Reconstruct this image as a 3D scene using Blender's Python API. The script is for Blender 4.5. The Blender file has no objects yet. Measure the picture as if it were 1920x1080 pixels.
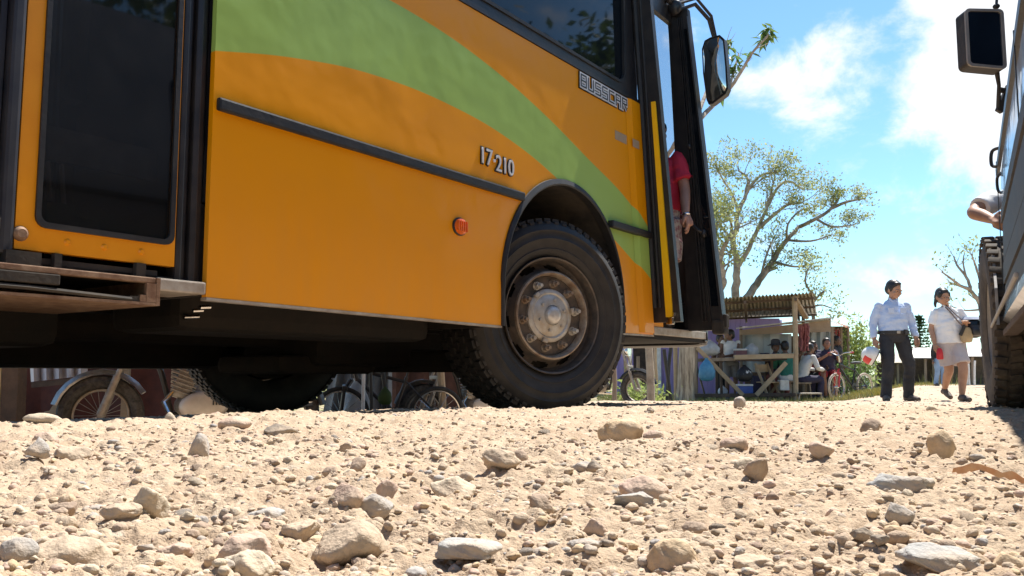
import bpy, bmesh, math, random
import numpy as np
from mathutils import Vector, Matrix
from mathutils.geometry import tessellate_polygon
SC = bpy.context.scene
COL = SC.collection
RAD = math.radians

# ---------------------------------------------------------------- camera
CAM_H = 0.20
PITCH = math.atan2(163, 1600)
cd = bpy.data.cameras.new('camera')
cam = bpy.data.objects.new('camera', cd); COL.objects.link(cam)
cam.location = (0, 0, CAM_H)
cam.rotation_euler = (math.pi/2 + PITCH, 0, 0)
cd.sensor_width = 36; cd.lens = 30.0
cd.clip_start = 0.02; cd.clip_end = 4000
SC.camera = cam

# ---------------------------------------------------------------- sun, sky, exposure
SUN_EL, SUN_AZ = 62.0, 38.0          # azimuth measured clockwise from the view direction (+Y)
sd = Vector((math.sin(RAD(SUN_AZ))*math.cos(RAD(SUN_EL)), math.cos(RAD(SUN_AZ))*math.cos(RAD(SUN_EL)), math.sin(RAD(SUN_EL))))
sl = bpy.data.lights.new('sun', 'SUN'); sl.energy = 4.7; sl.angle = RAD(0.53); sl.color = (1.0, 0.95, 0.87)
so = bpy.data.objects.new('sun', sl); COL.objects.link(so)
so.rotation_euler = sd.to_track_quat('Z', 'Y').to_euler()
SC.view_settings.view_transform = 'Standard'
SC.view_settings.look = 'None'
SC.view_settings.exposure = 1.1
SC.view_settings.gamma = 1
try:
    SC.view_settings.use_curve_mapping = False
except Exception:
    pass

def pix_dir(px, py):
    F = Vector((0, math.cos(PITCH), math.sin(PITCH))); U = Vector((0, -math.sin(PITCH), math.cos(PITCH)))
    return F + Vector((1, 0, 0))*((px-960)/1600) + U*((540-py)/1600)

W = bpy.data.worlds.new('World'); SC.world = W; W.use_nodes = True
nt = W.node_tree; nt.nodes.clear()
def N(t, **k):
    n = nt.nodes.new(t)
    for a, b in k.items(): setattr(n, a, b)
    return n
L = nt.links.new
wo = N('ShaderNodeOutputWorld'); bg = N('ShaderNodeBackground'); bg.inputs['Strength'].default_value = 0.10
sky = N('ShaderNodeTexSky', sky_type='NISHITA'); sky.sun_disc = False
sky.sun_elevation = RAD(SUN_EL); sky.sun_rotation = RAD(SUN_AZ)
sky.air_density = 1.0; sky.dust_density = 0.0; sky.ozone_density = 1.6
tc = N('ShaderNodeTexCoord')
def M(op, a, b=None, c=None, clamp=False):
    n = N('ShaderNodeMath', operation=op); n.use_clamp = clamp
    for i, v in enumerate((a, b, c)):
        if v is None: continue
        if isinstance(v, (int, float)): n.inputs[i].default_value = v
        else: L(v, n.inputs[i])
    return n.outputs[0]
def noise(scale, detail, rough, dist=0.0, vec=None, sc=(1, 1, 1)):
    mp = N('ShaderNodeMapping'); mp.inputs['Scale'].default_value = sc
    L(tc.outputs['Generated'], mp.inputs['Vector'])
    n = N('ShaderNodeTexNoise'); n.inputs['Scale'].default_value = scale; n.inputs['Detail'].default_value = detail
    n.inputs['Roughness'].default_value = rough; n.inputs['Distortion'].default_value = dist
    L(mp.outputs[0], n.inputs['Vector']); return n.outputs['Fac']
def blob(px, py, rad, amp):
    d = pix_dir(px, py).normalized()
    v = N('ShaderNodeVectorMath', operation='DISTANCE'); L(tc.outputs['Generated'], v.inputs[0]); v.inputs[1].default_value = d
    m = N('ShaderNodeMapRange', interpolation_type='SMOOTHSTEP'); L(v.outputs['Value'], m.inputs['Value'])
    m.inputs['From Min'].default_value = 0; m.inputs['From Max'].default_value = rad
    m.inputs['To Min'].default_value = amp; m.inputs['To Max'].default_value = 0
    return m.outputs[0]
nz = noise(11, 10, 0.62, 0.2, sc=(1, 1, 1.3))
tot = M('MULTIPLY', M('SUBTRACT', nz, 0.5), 2.3)
for b in [(1900, 40, .14, .95), (1790, -60, .07, .45), (1810, 190, .10, .55), (1900, 290, .09, .50), (1700, 200, .07, .30), (1550, 215, .075, .42), (1450, 165, .06, .34), (1560, 85, .055, .34),
          (1725, 515, .055, .52), (1640, 505, .04, .36), (1380, 165, .05, .34), (1500, 130, .05, .26), (900, -600, .5, .5), (2600, -200, .4, .5), (-900, 100, .5, .45)]:
    tot = M('ADD', tot, blob(*b))
mk = N('ShaderNodeMapRange', interpolation_type='SMOOTHSTEP'); L(tot, mk.inputs['Value'])
mk.inputs['From Min'].default_value = 0.12; mk.inputs['From Max'].default_value = 0.80
nz2 = noise(5, 6, 0.6, 0.1)
cr = N('ShaderNodeMix', data_type='RGBA'); L(nz2, cr.inputs['Factor'])
cr.inputs['A'].default_value = (3.5, 3.75, 4.1, 1); cr.inputs['B'].default_value = (7.6, 7.6, 7.6, 1)
hs = N('ShaderNodeHueSaturation'); hs.inputs['Saturation'].default_value = 1.0; hs.inputs['Value'].default_value = 1.0
L(sky.outputs[0], hs.inputs['Color'])
tn = N('ShaderNodeMix', data_type='RGBA'); tn.blend_type = 'MULTIPLY'; tn.inputs['Factor'].default_value = 1; L(hs.outputs[0], tn.inputs['A']); tn.inputs['B'].default_value = (.70, .89, .96, 1)
mx = N('ShaderNodeMix', data_type='RGBA'); L(mk.outputs[0], mx.inputs['Factor']); L(tn.outputs['Result'], mx.inputs['A']); L(cr.outputs['Result'], mx.inputs['B'])
L(mx.outputs['Result'], bg.inputs['Color']); L(bg.outputs[0], wo.inputs['Surface'])

# ---------------------------------------------------------------- helpers
def P(px, py, Y):
    d = pix_dir(px, py); t = Y/d.y
    return Vector((0, 0, CAM_H)) + d*t
def sstep(a, b, x):
    t = np.clip((x-a)/(b-a), 0, 1); return t*t*(3-2*t)
TH = RAD(27)
def gbase(x, y):
    """large shape of the ground (numpy friendly)"""
    x = np.asarray(x, float); y = np.asarray(y, float)
    u = x*math.cos(TH) - y*math.sin(TH)
    r = np.hypot(x, y)
    bs = (x-0.246)*0.569 + (y-4.457)*0.822
    by = -((x-0.246)*0.822 - (y-4.457)*0.569)
    z = 0.143 - 0.0235*r
    z = np.where(r < 2.3, 0.089, z); z = np.maximum(z, -0.165)
    ramp = sstep(-0.42, 0.02, by)
    z = z*(1-ramp) + np.minimum(z, 0)*ramp
    z = z - 0.19*sstep(-1.0, -2.4, u)*sstep(8, 15.5, y)
    side = sstep(.11, .04, x/np.maximum(y, .1))
    z = z - 0.36*sstep(2.5, 3.9, by)*side*sstep(90, 60, r) - 0.06*sstep(.35, 1.1, by)*side*sstep(12, 9, y)
    return z
def G(x, y): return float(gbase(x, y))

MATS = {}
def pm(name, c1, c2=None, scale=8, rough=0.6, metal=0, bump=0, bscale=40, coat=0, detail=5, stretch=(1, 1, 1), thresh=(0.35, 0.65), alpha=1, trans=0, rand=0, spec=0.5, obj=True, ior=1.45):
    if name in MATS: return MATS[name]
    m = bpy.data.materials.new(name); m.use_nodes = True; t = m.node_tree; b = t.nodes['Principled BSDF']
    b.inputs['Base Color'].default_value = (*c1, 1); b.inputs['Roughness'].default_value = rough; b.inputs['Metallic'].default_value = metal
    b.inputs['Coat Weight'].default_value = coat; b.inputs['Coat Roughness'].default_value = 0.05; b.inputs['Specular IOR Level'].default_value = spec
    b.inputs['Alpha'].default_value = alpha; b.inputs['Transmission Weight'].default_value = trans; b.inputs['IOR'].default_value = ior
    tc = t.nodes.new('ShaderNodeTexCoord'); mp = t.nodes.new('ShaderNodeMapping'); mp.inputs['Scale'].default_value = stretch
    t.links.new(tc.outputs['Object'], mp.inputs['Vector'])
    last = None
    if c2 is not None:
        n = t.nodes.new('ShaderNodeTexNoise'); n.inputs['Scale'].default_value = scale; n.inputs['Detail'].default_value = detail; n.inputs['Roughness'].default_value = .62
        t.links.new(mp.outputs[0], n.inputs['Vector'])
        r = t.nodes.new('ShaderNodeMapRange'); r.inputs['From Min'].default_value = thresh[0]; r.inputs['From Max'].default_value = thresh[1]
        t.links.new(n.outputs['Fac'], r.inputs['Value'])
        mx = t.nodes.new('ShaderNodeMix'); mx.data_type = 'RGBA'; mx.inputs['A'].default_value = (*c1, 1); mx.inputs['B'].default_value = (*c2, 1)
        t.links.new(r.outputs[0], mx.inputs['Factor']); last = mx.outputs['Result']
        if rand:
            g = t.nodes.new('ShaderNodeNewGeometry'); h = t.nodes.new('ShaderNodeHueSaturation')
            a = t.nodes.new('ShaderNodeMapRange'); a.inputs['To Min'].default_value = 1-rand; a.inputs['To Max'].default_value = 1+rand
            t.links.new(g.outputs['Random Per Island'], a.inputs['Value']); t.links.new(a.outputs[0], h.inputs['Value']); t.links.new(last, h.inputs['Color']); last = h.outputs[0]
        t.links.new(last, b.inputs['Base Color'])
        rr = t.nodes.new('ShaderNodeMapRange'); rr.inputs['To Min'].default_value = max(0, rough-.08); rr.inputs['To Max'].default_value = min(1, rough+.1)
        t.links.new(n.outputs['Fac'], rr.inputs['Value']); t.links.new(rr.outputs[0], b.inputs['Roughness'])
    if bump:
        n = t.nodes.new('ShaderNodeTexNoise'); n.inputs['Scale'].default_value = bscale; n.inputs['Detail'].default_value = 4
        t.links.new(mp.outputs[0], n.inputs['Vector'])
        bp = t.nodes.new('ShaderNodeBump'); bp.inputs['Strength'].default_value = min(1, bump); bp.inputs['Distance'].default_value = 0.2/bscale*max(1, bump)
        t.links.new(n.outputs['Fac'], bp.inputs['Height']); t.links.new(bp.outputs[0], b.inputs['Normal'])
        if coat: t.links.new(bp.outputs[0], b.inputs['Coat Normal'])
    MATS[name] = m; return m

class MB:
    def __init__(s): s.v = []; s.f = []; s.m = []; s.mi = 0
    def add(s, vs, fs):
        o = len(s.v); s.v += [tuple(v) for v in vs]; s.f += [tuple(i+o for i in f) for f in fs]; s.m += [s.mi]*len(fs); return s
    def box(s, c, d, rot=None, bev=0.0):
        x, y, z = [k/2 for k in d]
        if bev > 0:
            b = min(bev, x*.9, y*.9, z*.9); bm = bmesh.new(); bmesh.ops.create_cube(bm, size=1)
            for v in bm.verts: v.co = Vector((v.co.x*2*x, v.co.y*2*y, v.co.z*2*z))
            bmesh.ops.bevel(bm, geom=bm.edges[:], offset=b, segments=2, affect='EDGES', profile=.6)
            vs = [v.co.copy() for v in bm.verts]; bm.verts.index_update(); fs = [[v.index for v in f.verts] for f in bm.faces]; bm.free()
        else:
            vs = [Vector((i*x, j*y, k*z)) for i in (-1, 1) for j in (-1, 1) for k in (-1, 1)]
            fs = [(0, 1, 3, 2), (4, 6, 7, 5), (0, 4, 5, 1), (2, 3, 7, 6), (0, 2, 6, 4), (1, 5, 7, 3)]
        if rot is not None: vs = [rot @ v for v in vs]
        c = Vector(c); return s.add([v+c for v in vs], fs)
    def bb(s, x0, x1, y0, y1, z0, z1, bev=0.0):
        return s.box(((x0+x1)/2, (y0+y1)/2, (z0+z1)/2), (abs(x1-x0), abs(y1-y0), abs(z1-z0)), None, bev)
    def beam(s, a, b, w, h, bev=0.0, up=(0, 0, 1)):
        a = Vector(a); b = Vector(b); d = b-a; q = d.to_track_quat('X', 'Z' if abs(d.normalized().z) < .95 else 'Y').to_matrix()
        return s.box((a+b)/2, (d.length, w, h), q, bev)
    def tube(s, pts, rads, n=10, caps=True, flat=1.0):
        pts = [Vector(p) for p in pts]
        if isinstance(rads, (int, float)): rads = [rads]*len(pts)
        rings = []; up = None
        for i, p in enumerate(pts):
            t = (pts[min(i+1, len(pts)-1)] - pts[max(i-1, 0)])
            if t.length < 1e-9: t = Vector((0, 0, 1))
            t.normalize()
            if up is None:
                up = Vector((0, 0, 1)) if abs(t.z) < .9 else Vector((0, 1, 0))
            x = up.cross(t)
            if x.length < 1e-6: x = Vector((1, 0, 0)).cross(t)
            x.normalize(); y = t.cross(x); up = y
            rr = rads[i]; ra, rb = (rr if isinstance(rr, (tuple, list)) else (rr, rr*flat))
            rings.append([p + x*math.cos(2*math.pi*k/n)*ra + y*math.sin(2*math.pi*k/n)*rb for k in range(n)])
        return s.rings(rings, caps)
    def rings(s, rings, caps=True, closed=False):
        n = len(rings[0]); vs = [v for r in rings for v in r]; fs = []
        R = len(rings)
        for i in range(R if closed else R-1):
            j = (i+1) % R
            for k in range(n): fs.append((i*n+k, i*n+(k+1) % n, j*n+(k+1) % n, j*n+k))
        if caps and not closed:
            fs.append(tuple(reversed(range(n)))); fs.append(tuple((R-1)*n+k for k in range(n)))
        return s.add(vs, fs)
    def lathe(s, prof, c, axis='y', n=32, rot=None, closed=True):
        """prof: (radius, offset along axis)"""
        rings = []
        for k in range(n):
            a = 2*math.pi*k/n; ring = []
            for r, o in prof:
                v = {'y': Vector((r*math.cos(a), o, r*math.sin(a))), 'z': Vector((r*math.cos(a), r*math.sin(a), o)), 'x': Vector((o, r*math.cos(a), r*math.sin(a)))}[axis]
                if rot is not None: v = rot @ v
                ring.append(v + Vector(c))
            rings.append(ring)
        m = len(prof); vs = [v for r in rings for v in r]; fs = []
        for i in range(n):
            j = (i+1) % n
            for k in range(m-1): fs.append((i*m+k, i*m+k+1, j*m+k+1, j*m+k))
        return s.add(vs, fs)
    def ell(s, c, r, n=12, m=8, rot=None):
        vs = []; c = Vector(c)
        if isinstance(r, (int, float)): r = (r, r, r)
        for i in range(1, m):
            th = math.pi*i/m
            for k in range(n):
                a = 2*math.pi*k/n; v = Vector((r[0]*math.sin(th)*math.cos(a), r[1]*math.sin(th)*math.sin(a), r[2]*math.cos(th)))
                vs.append(rot @ v if rot is not None else v)
        t = Vector((0, 0, r[2])); b = Vector((0, 0, -r[2]))
        if rot is not None: t = rot @ t; b = rot @ b
        vs += [t, b]; T = len(vs)-2; B = T+1; fs = []
        for i in range(m-2):
            for k in range(n): fs.append((i*n+k, (i+1)*n+k, (i+1)*n+(k+1) % n, i*n+(k+1) % n))
        for k in range(n):
            fs.append((T, k, (k+1) % n)); fs.append((B, (m-2)*n+(k+1) % n, (m-2)*n+k))
        return s.add([v+c for v in vs], fs)
    def prism(s, outer, holes=(), f=lambda a, b, t: (a, t, b), t0=0.0, t1=0.01):
        """flat plate with holes: 2-D outline (a,b), thickness from t0 to t1 placed by f"""
        loops = [list(outer)] + [list(h) for h in holes]
        tris = tessellate_polygon([[Vector((a, b, 0)) for a, b in lp] for lp in loops])
        pts = [p for lp in loops for p in lp]; n = len(pts)
        vs = [f(a, b, t0) for a, b in pts] + [f(a, b, t1) for a, b in pts]
        fs = [tuple(t) for t in tris] + [tuple(i+n for i in reversed(t)) for t in tris]
        o = 0
        for lp in loops:
            for k in range(len(lp)): a = o+k; b = o+(k+1) % len(lp); fs.append((a, b, b+n, a+n))
            o += len(lp)
        return s.add(vs, fs)
    def build(s, name, mats, parent=None, smooth=False, world=False, loc=None, fix=True, sharp=None):
        me = bpy.data.meshes.new(name); vs = s.v
        if world and parent is not None:
            o = parent.location; vs = [(x-o.x, y-o.y, z-o.z) for x, y, z in vs]
        if loc is not None: vs = [(x-loc[0], y-loc[1], z-loc[2]) for x, y, z in vs]
        me.from_pydata(vs, [], s.f); 
        if fix:
            bm = bmesh.new(); bm.from_mesh(me); bmesh.ops.recalc_face_normals(bm, faces=bm.faces); bm.to_mesh(me); bm.free()
        if not isinstance(mats, (list, tuple)): mats = [mats]
        for m in mats: me.materials.append(m)
        me.polygons.foreach_set('material_index', s.m)
        if smooth:
            me.polygons.foreach_set('use_smooth', [True]*len(me.polygons))
            if sharp is None: sharp = 40
            try: me.set_sharp_from_angle(angle=RAD(sharp))
            except Exception: pass
        o = bpy.data.objects.new(name, me); COL.objects.link(o)
        if parent is not None: o.parent = parent
        if loc is not None: o.location = loc
        return o
def tag(o, label=None, cat=None, group=None, kind=None):
    if label: o['label'] = label
    if cat: o['category'] = cat
    if group: o['group'] = group
    if kind: o['kind'] = kind
    return o
def thing(name, label, cat, loc=(0, 0, 0), rz=0, group=None):
    o = bpy.data.objects.new(name, None); COL.objects.link(o); o.location = loc; o.rotation_euler = (0, 0, rz); o.empty_display_size = .1
    return tag(o, label, cat, group)
def dup(root, loc=None, rz=None, label=None, scale=None):
    kids = {}
    for o in list(COL.objects):
        if o.parent is not None: kids.setdefault(o.parent.name, []).append(o)
    def cp(o, par):
        c = o.copy(); COL.objects.link(c); c.parent = par
        for ch in kids.get(o.name, []): cp(ch, c)
        return c
    r = cp(root, None)
    if loc is not None: r.location = loc
    if rz is not None: r.rotation_euler = (0, 0, rz)
    if scale is not None: r.scale = (scale,)*3
    if label: r['label'] = label
    return r
def remeshed(mb, voxel, name, mats, parent, smooth_it=2, world=False, disp=0):
    """bake one continuous surface out of overlapping volumes"""
    o = mb.build(name+'_tmp', mats, None, fix=True)
    md = o.modifiers.new('r', 'REMESH'); md.mode = 'VOXEL'; md.voxel_size = voxel; md.use_smooth_shade = True
    if smooth_it:
        sm = o.modifiers.new('s', 'SMOOTH'); sm.iterations = smooth_it; sm.factor = .5
    dg = bpy.context.evaluated_depsgraph_get()
    me = bpy.data.meshes.new_from_object(o.evaluated_get(dg)); me.name = name
    bpy.data.objects.remove(o)
    ob = bpy.data.objects.new(name, me); COL.objects.link(ob); ob.parent = parent
    if world and parent is not None:
        me.transform(Matrix.Translation(-parent.location))
    if not me.materials:
        me.materials.append(mats if not isinstance(mats, (list, tuple)) else mats[0])
    me.polygons.foreach_set('use_smooth', [True]*len(me.polygons))
    return ob
# ---------------------------------------------------------------- ground: one sheet out to the horizon
rng = np.random.default_rng(7)
def vnoise(x, y, seed):
    """smooth value noise"""
    xi = np.floor(x).astype(np.int64); yi = np.floor(y).astype(np.int64); fx = x-xi; fy = y-yi
    fx = fx*fx*(3-2*fx); fy = fy*fy*(3-2*fy)
    def h(a, b):
        n = (a*374761393 + b*668265263 + seed*974711) & 0x7fffffff
        n = ((n ^ (n >> 13))*1274126177) & 0x7fffffff
        return ((n ^ (n >> 16)) & 0xffff)/65535.0
    return (h(xi, yi)*(1-fx)+h(xi+1, yi)*fx)*(1-fy) + (h(xi, yi+1)*(1-fx)+h(xi+1, yi+1)*fx)*fy
def gdetail(x, y):
    r = np.hypot(x, y); f = 1/(1+(r/14)**2)
    z = 0.014*(vnoise(x*2.1, y*2.1, 1)-.5) + 0.016*(vnoise(x*6+3, y*6, 2)-.5)*f
    q = vnoise(x*23+7, y*23, 3)
    z = z + (0.012*(q-.5) + 0.0085*(vnoise(x*58, y*58, 4)-.5) + 0.0058*(vnoise(x*140, y*140, 5)-.5) + 0.0022*(vnoise(x*330, y*330, 6)-.5))*f
    n = vnoise(x*44+7, y*44, 9); z = z + 0.006*np.clip(n-.6, 0, .4)/.4*f
    return z
def GD(x, y): return gbase(x, y) + gdetail(np.asarray(x, float), np.asarray(y, float))
def np_mesh(name, V, F, mat, smooth=True, cols=None):
    me = bpy.data.meshes.new(name); k = F.shape[1]
    me.vertices.add(len(V)); me.vertices.foreach_set('co', V.astype(np.float32).ravel())
    me.loops.add(F.size); me.loops.foreach_set('vertex_index', F.astype(np.int32).ravel())
    me.polygons.add(len(F)); me.polygons.foreach_set('loop_start', np.arange(0, F.size, k, dtype=np.int32)); me.polygons.foreach_set('loop_total', np.full(len(F), k, np.int32))
    me.polygons.foreach_set('use_smooth', np.full(len(F), smooth)); me.materials.append(mat)
    if cols is not None:
        a = me.color_attributes.new('tint', 'FLOAT_COLOR', 'POINT'); c = np.ones((len(V), 4), np.float32); c[:, :3] = cols; a.data.foreach_set('color', c.ravel())
    me.update(calc_edges=True); me.validate()
    o = bpy.data.objects.new(name, me); COL.objects.link(o); return o

def ground_mat():
    m = bpy.data.materials.new('gravel_dirt'); m.use_nodes = True; t = m.node_tree; b = t.nodes['Principled BSDF']; nn = t.nodes.new; ln = t.links.new
    tc = nn('ShaderNodeTexCoord')
    def nz(s, d=6, r=.6):
        n = nn('ShaderNodeTexNoise'); n.inputs['Scale'].default_value = s; n.inputs['Detail'].default_value = d; n.inputs['Roughness'].default_value = r; ln(tc.outputs['Object'], n.inputs['Vector']); return n.outputs['Fac']
    def mr(v, a, b_):
        n = nn('ShaderNodeMapRange'); n.inputs['From Min'].default_value = a; n.inputs['From Max'].default_value = b_; ln(v, n.inputs['Value']); return n.outputs[0]
    def mix(f, a, b_):
        n = nn('ShaderNodeMix'); n.data_type = 'RGBA'; ln(f, n.inputs['Factor'])
        for s_, c in (('A', a), ('B', b_)):
            if isinstance(c, tuple): n.inputs[s_].default_value = (*c, 1)
            else: ln(c, n.inputs[s_])
        return n.outputs['Result']
    c = mix(mr(nz(1.3), .35, .65), (.37, .27, .185), (.45, .34, .24))
    c = mix(mr(nz(14), .4, .7), c, (.48, .38, .275))
    c = mix(mr(nz(60, 3), .58, .72), c, (.55, .46, .36))
    c = mix(mr(nz(110, 3), .60, .75), c, (.25, .19, .14))
    # grass and weeds tint on the verge, far from the road
    sp = nn('ShaderNodeSeparateXYZ'); ln(tc.outputs['Object'], sp.inputs[0])
    def mm(op, a, b_):
        n = nn('ShaderNodeMath'); n.operation = op
        for i, v in enumerate((a, b_)):
            if isinstance(v, (int, float)): n.inputs[i].default_value = v
            else: ln(v, n.inputs[i])
        return n.outputs[0]
    u = mm('SUBTRACT', mm('MULTIPLY', sp.outputs[0], math.cos(TH)), mm('MULTIPLY', sp.outputs[1], math.sin(TH)))
    verge = mm('MULTIPLY', mr(mm('ADD', u, mm('MULTIPLY', nz(.8), 1.5)), -.9, -1.8), mr(sp.outputs[1], 13, 16))
    far = mr(sp.outputs[1], 31, 34)
    gr = mm('MAXIMUM', mm('MULTIPLY', verge, mr(nz(3), .35, .6)), far)
    c = mix(gr, c, mix(nz(9), (.10, .13, .035), (.28, .25, .12)))
    ln(c, b.inputs['Base Color']); b.inputs['Roughness'].default_value = .95; b.inputs['Specular IOR Level'].default_value = .2
    bp = nn('ShaderNodeBump'); bp.inputs['Strength'].default_value = .8; bp.inputs['Distance'].default_value = .006
    ln(mm('ADD', nz(90, 6, .7), mm('MULTIPLY', nz(260, 3), .5)), bp.inputs['Height']); ln(bp.outputs[0], b.inputs['Normal'])
    return m
GM = ground_mat()
# polar grid, fine near the camera
na = 820
ang = np.concatenate([np.linspace(-180, -46, 40, endpoint=False), np.linspace(-46, 46, na), np.linspace(46, 180, 40)[1:]])
ang = np.radians(ang)
rr = [0.12]
while rr[-1] < 3000:
    r = rr[-1]; rr.append(r*(1.0062 if .33 < r < 6.2 else (1.011 if 7 <= r < 26 else 1.07)))
rr = np.array(rr)
A, Rr = np.meshgrid(ang, rr); X = np.sin(A)*Rr; Y = np.cos(A)*Rr
Z = GD(X, Y)
nr, nA = X.shape
V = np.stack([X, Y, Z], -1).reshape(-1, 3)
idx = np.arange(nr*nA).reshape(nr, nA)
Fq = np.stack([idx[:-1, :-1], idx[:-1, 1:], idx[1:, 1:], idx[1:, :-1]], -1).reshape(-1, 4)
# centre cap
g = np_mesh('ground', V, Fq, GM)
tag(g, 'pale sandy gravel road surface running to the horizon', 'ground', kind='structure')

# ---------------------------------------------------------------- stones
def ico(sub):
    bm = bmesh.new(); bmesh.ops.create_icosphere(bm, subdivisions=sub, radius=1)
    V = np.array([v.co[:] for v in bm.verts]); F = np.array([[v.index for v in f.verts] for f in bm.faces]); bm.free(); return V, F
ICO = {k: ico(k) for k in (1, 2, 3, 4)}
def stone_mat(name, objcol=False):
    m = bpy.data.materials.new(name); m.use_nodes = True; t = m.node_tree; b = t.nodes['Principled BSDF']; nn = t.nodes.new; ln = t.links.new
    tc = nn('ShaderNodeTexCoord'); vc = nn('ShaderNodeAttribute'); vc.attribute_name = 'tint'
    n = nn('ShaderNodeTexNoise'); n.inputs['Scale'].default_value = 90; n.inputs['Detail'].default_value = 7; n.inputs['Roughness'].default_value = .65; ln(tc.outputs['Object'], n.inputs['Vector'])
    r = nn('ShaderNodeMapRange'); r.inputs['From Min'].default_value = .3; r.inputs['From Max'].default_value = .7; r.inputs['To Min'].default_value = .74; r.inputs['To Max'].default_value = 1.2; ln(n.outputs['Fac'], r.inputs['Value'])
    h = nn('ShaderNodeHueSaturation'); ln(r.outputs[0], h.inputs['Value']); ln(vc.outputs['Color'], h.inputs['Color'])
    # dust settled on the stones
    n2 = nn('ShaderNodeTexNoise'); n2.inputs['Scale'].default_value = 26; n2.inputs['Detail'].default_value = 5; ln(tc.outputs['Object'], n2.inputs['Vector'])
    r2 = nn('ShaderNodeMapRange'); r2.inputs['From Min'].default_value = .4; r2.inputs['From Max'].default_value = .68; r2.inputs['To Min'].default_value = .12; r2.inputs['To Max'].default_value = .85; ln(n2.outputs['Fac'], r2.inputs['Value'])
    mx = nn('ShaderNodeMix'); mx.data_type = 'RGBA'; ln(r2.outputs[0], mx.inputs['Factor']); ln(h.outputs[0], mx.inputs['A']); mx.inputs['B'].default_value = (.48, .375, .275, 1)
    ln(mx.outputs['Result'], b.inputs['Base Color']); b.inputs['Roughness'].default_value = .9; b.inputs['Specular IOR Level'].default_value = .25
    bp = nn('ShaderNodeBump'); bp.inputs['Strength'].default_value = .7; bp.inputs['Distance'].default_value = .003
    n3 = nn('ShaderNodeTexNoise'); n3.inputs['Scale'].default_value = 240; n3.inputs['Detail'].default_value = 5; ln(tc.outputs['Object'], n3.inputs['Vector'])
    ln(n3.outputs['Fac'], bp.inputs['Height']); ln(bp.outputs[0], b.inputs['Normal'])
    return m
SM = stone_mat('stone')
TINT = dict(sand=(.46, .365, .27), cream=(.54, .46, .35), grey=(.33, .32, .31), blue=(.36, .37, .37), pink=(.50, .36, .29), brown=(.30, .22, .17), dark=(.17, .15, .13), ochre=(.54, .40, .25))
def stone_verts(sub, size, seed, angular=.5):
    """irregular stone, size = half extents"""
    r = np.random.default_rng(seed); V = ICO[sub][0].copy()
    # chop with random planes for flat faces
    for _ in range(int(6+12*angular)):
        d = r.normal(size=3); d /= np.linalg.norm(d); c = r.uniform(.5, .9) if angular > .3 else r.uniform(.72, .95)
        k = V@d; over = np.clip(k-c, 0, None); V -= over[:, None]*d*(.75+.25*angular)
    q = V*1.7+r.uniform(0, 50, 3); V *= (1+.28*(vnoise(q[:, 0]+q[:, 2], q[:, 1]-q[:, 2]*.7, seed % 97)-.5))[:, None]
    if sub >= 3:
        q = V*6+r.uniform(0, 50, 3); V *= (1+.14*(vnoise(q[:, 0]+q[:, 2]*.8, q[:, 1]-q[:, 2], seed % 89)-.5))[:, None]
    V = V*np.asarray(size); a = r.uniform(0, 6.28); c, s = math.cos(a)*0+1, 0
    t = r.uniform(-.25, .25); V = np.stack([V[:, 0], V[:, 1]*math.cos(t)-V[:, 2]*math.sin(t), V[:, 1]*math.sin(t)+V[:, 2]*math.cos(t)], -1)
    return V
def ground_at(px, py):
    d = pix_dir(px, py); lo, hi = 0.3, 60.0; t = lo
    while t < hi:
        p = Vector((0, 0, CAM_H)) + d*t
        if p.z < G(p.x, p.y): break
        t *= 1.01
    return p.x, p.y, d.length*t
def rock(px, py, w, h, tint, label, ang=.5, seed=0, sink=.3, name='rock', dep=.8, group=None):
    """a stone whose foot is seen at (px, py) in the photo, w by h photo pixels big"""
    x, y, dist = ground_at(px, py)
    if py < 788 and px < 1150:
        dist = float(np.interp(px, [0, 100, 300, 600, 900, 1168], [1.9, 2.1, 2.35, 2.75, 3.35, 4.3])); d_ = pix_dir(px, 703); x, y = d_.x*dist/d_.y*.98, dist*.98
    m = dist/1600
    a, c = w*m/2, h*m/2/(1-sink*.5)
    V = stone_verts(4 if w > 60 else 3, (a, a*dep, c), seed+int(px*7+py), ang)
    zz = GD(np.array([x]), np.array([y+a*dep*.6]))[0]
    o = np_mesh(name, V, ICO[4 if w > 60 else 3][1], SM, cols=np.tile(np.array(TINT[tint])*1.0, (len(V), 1)))
    o.location = (x, y+a*dep*.7, zz + c*(1-sink))
    tag(o, label, 'stone', group)
    return o
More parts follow.
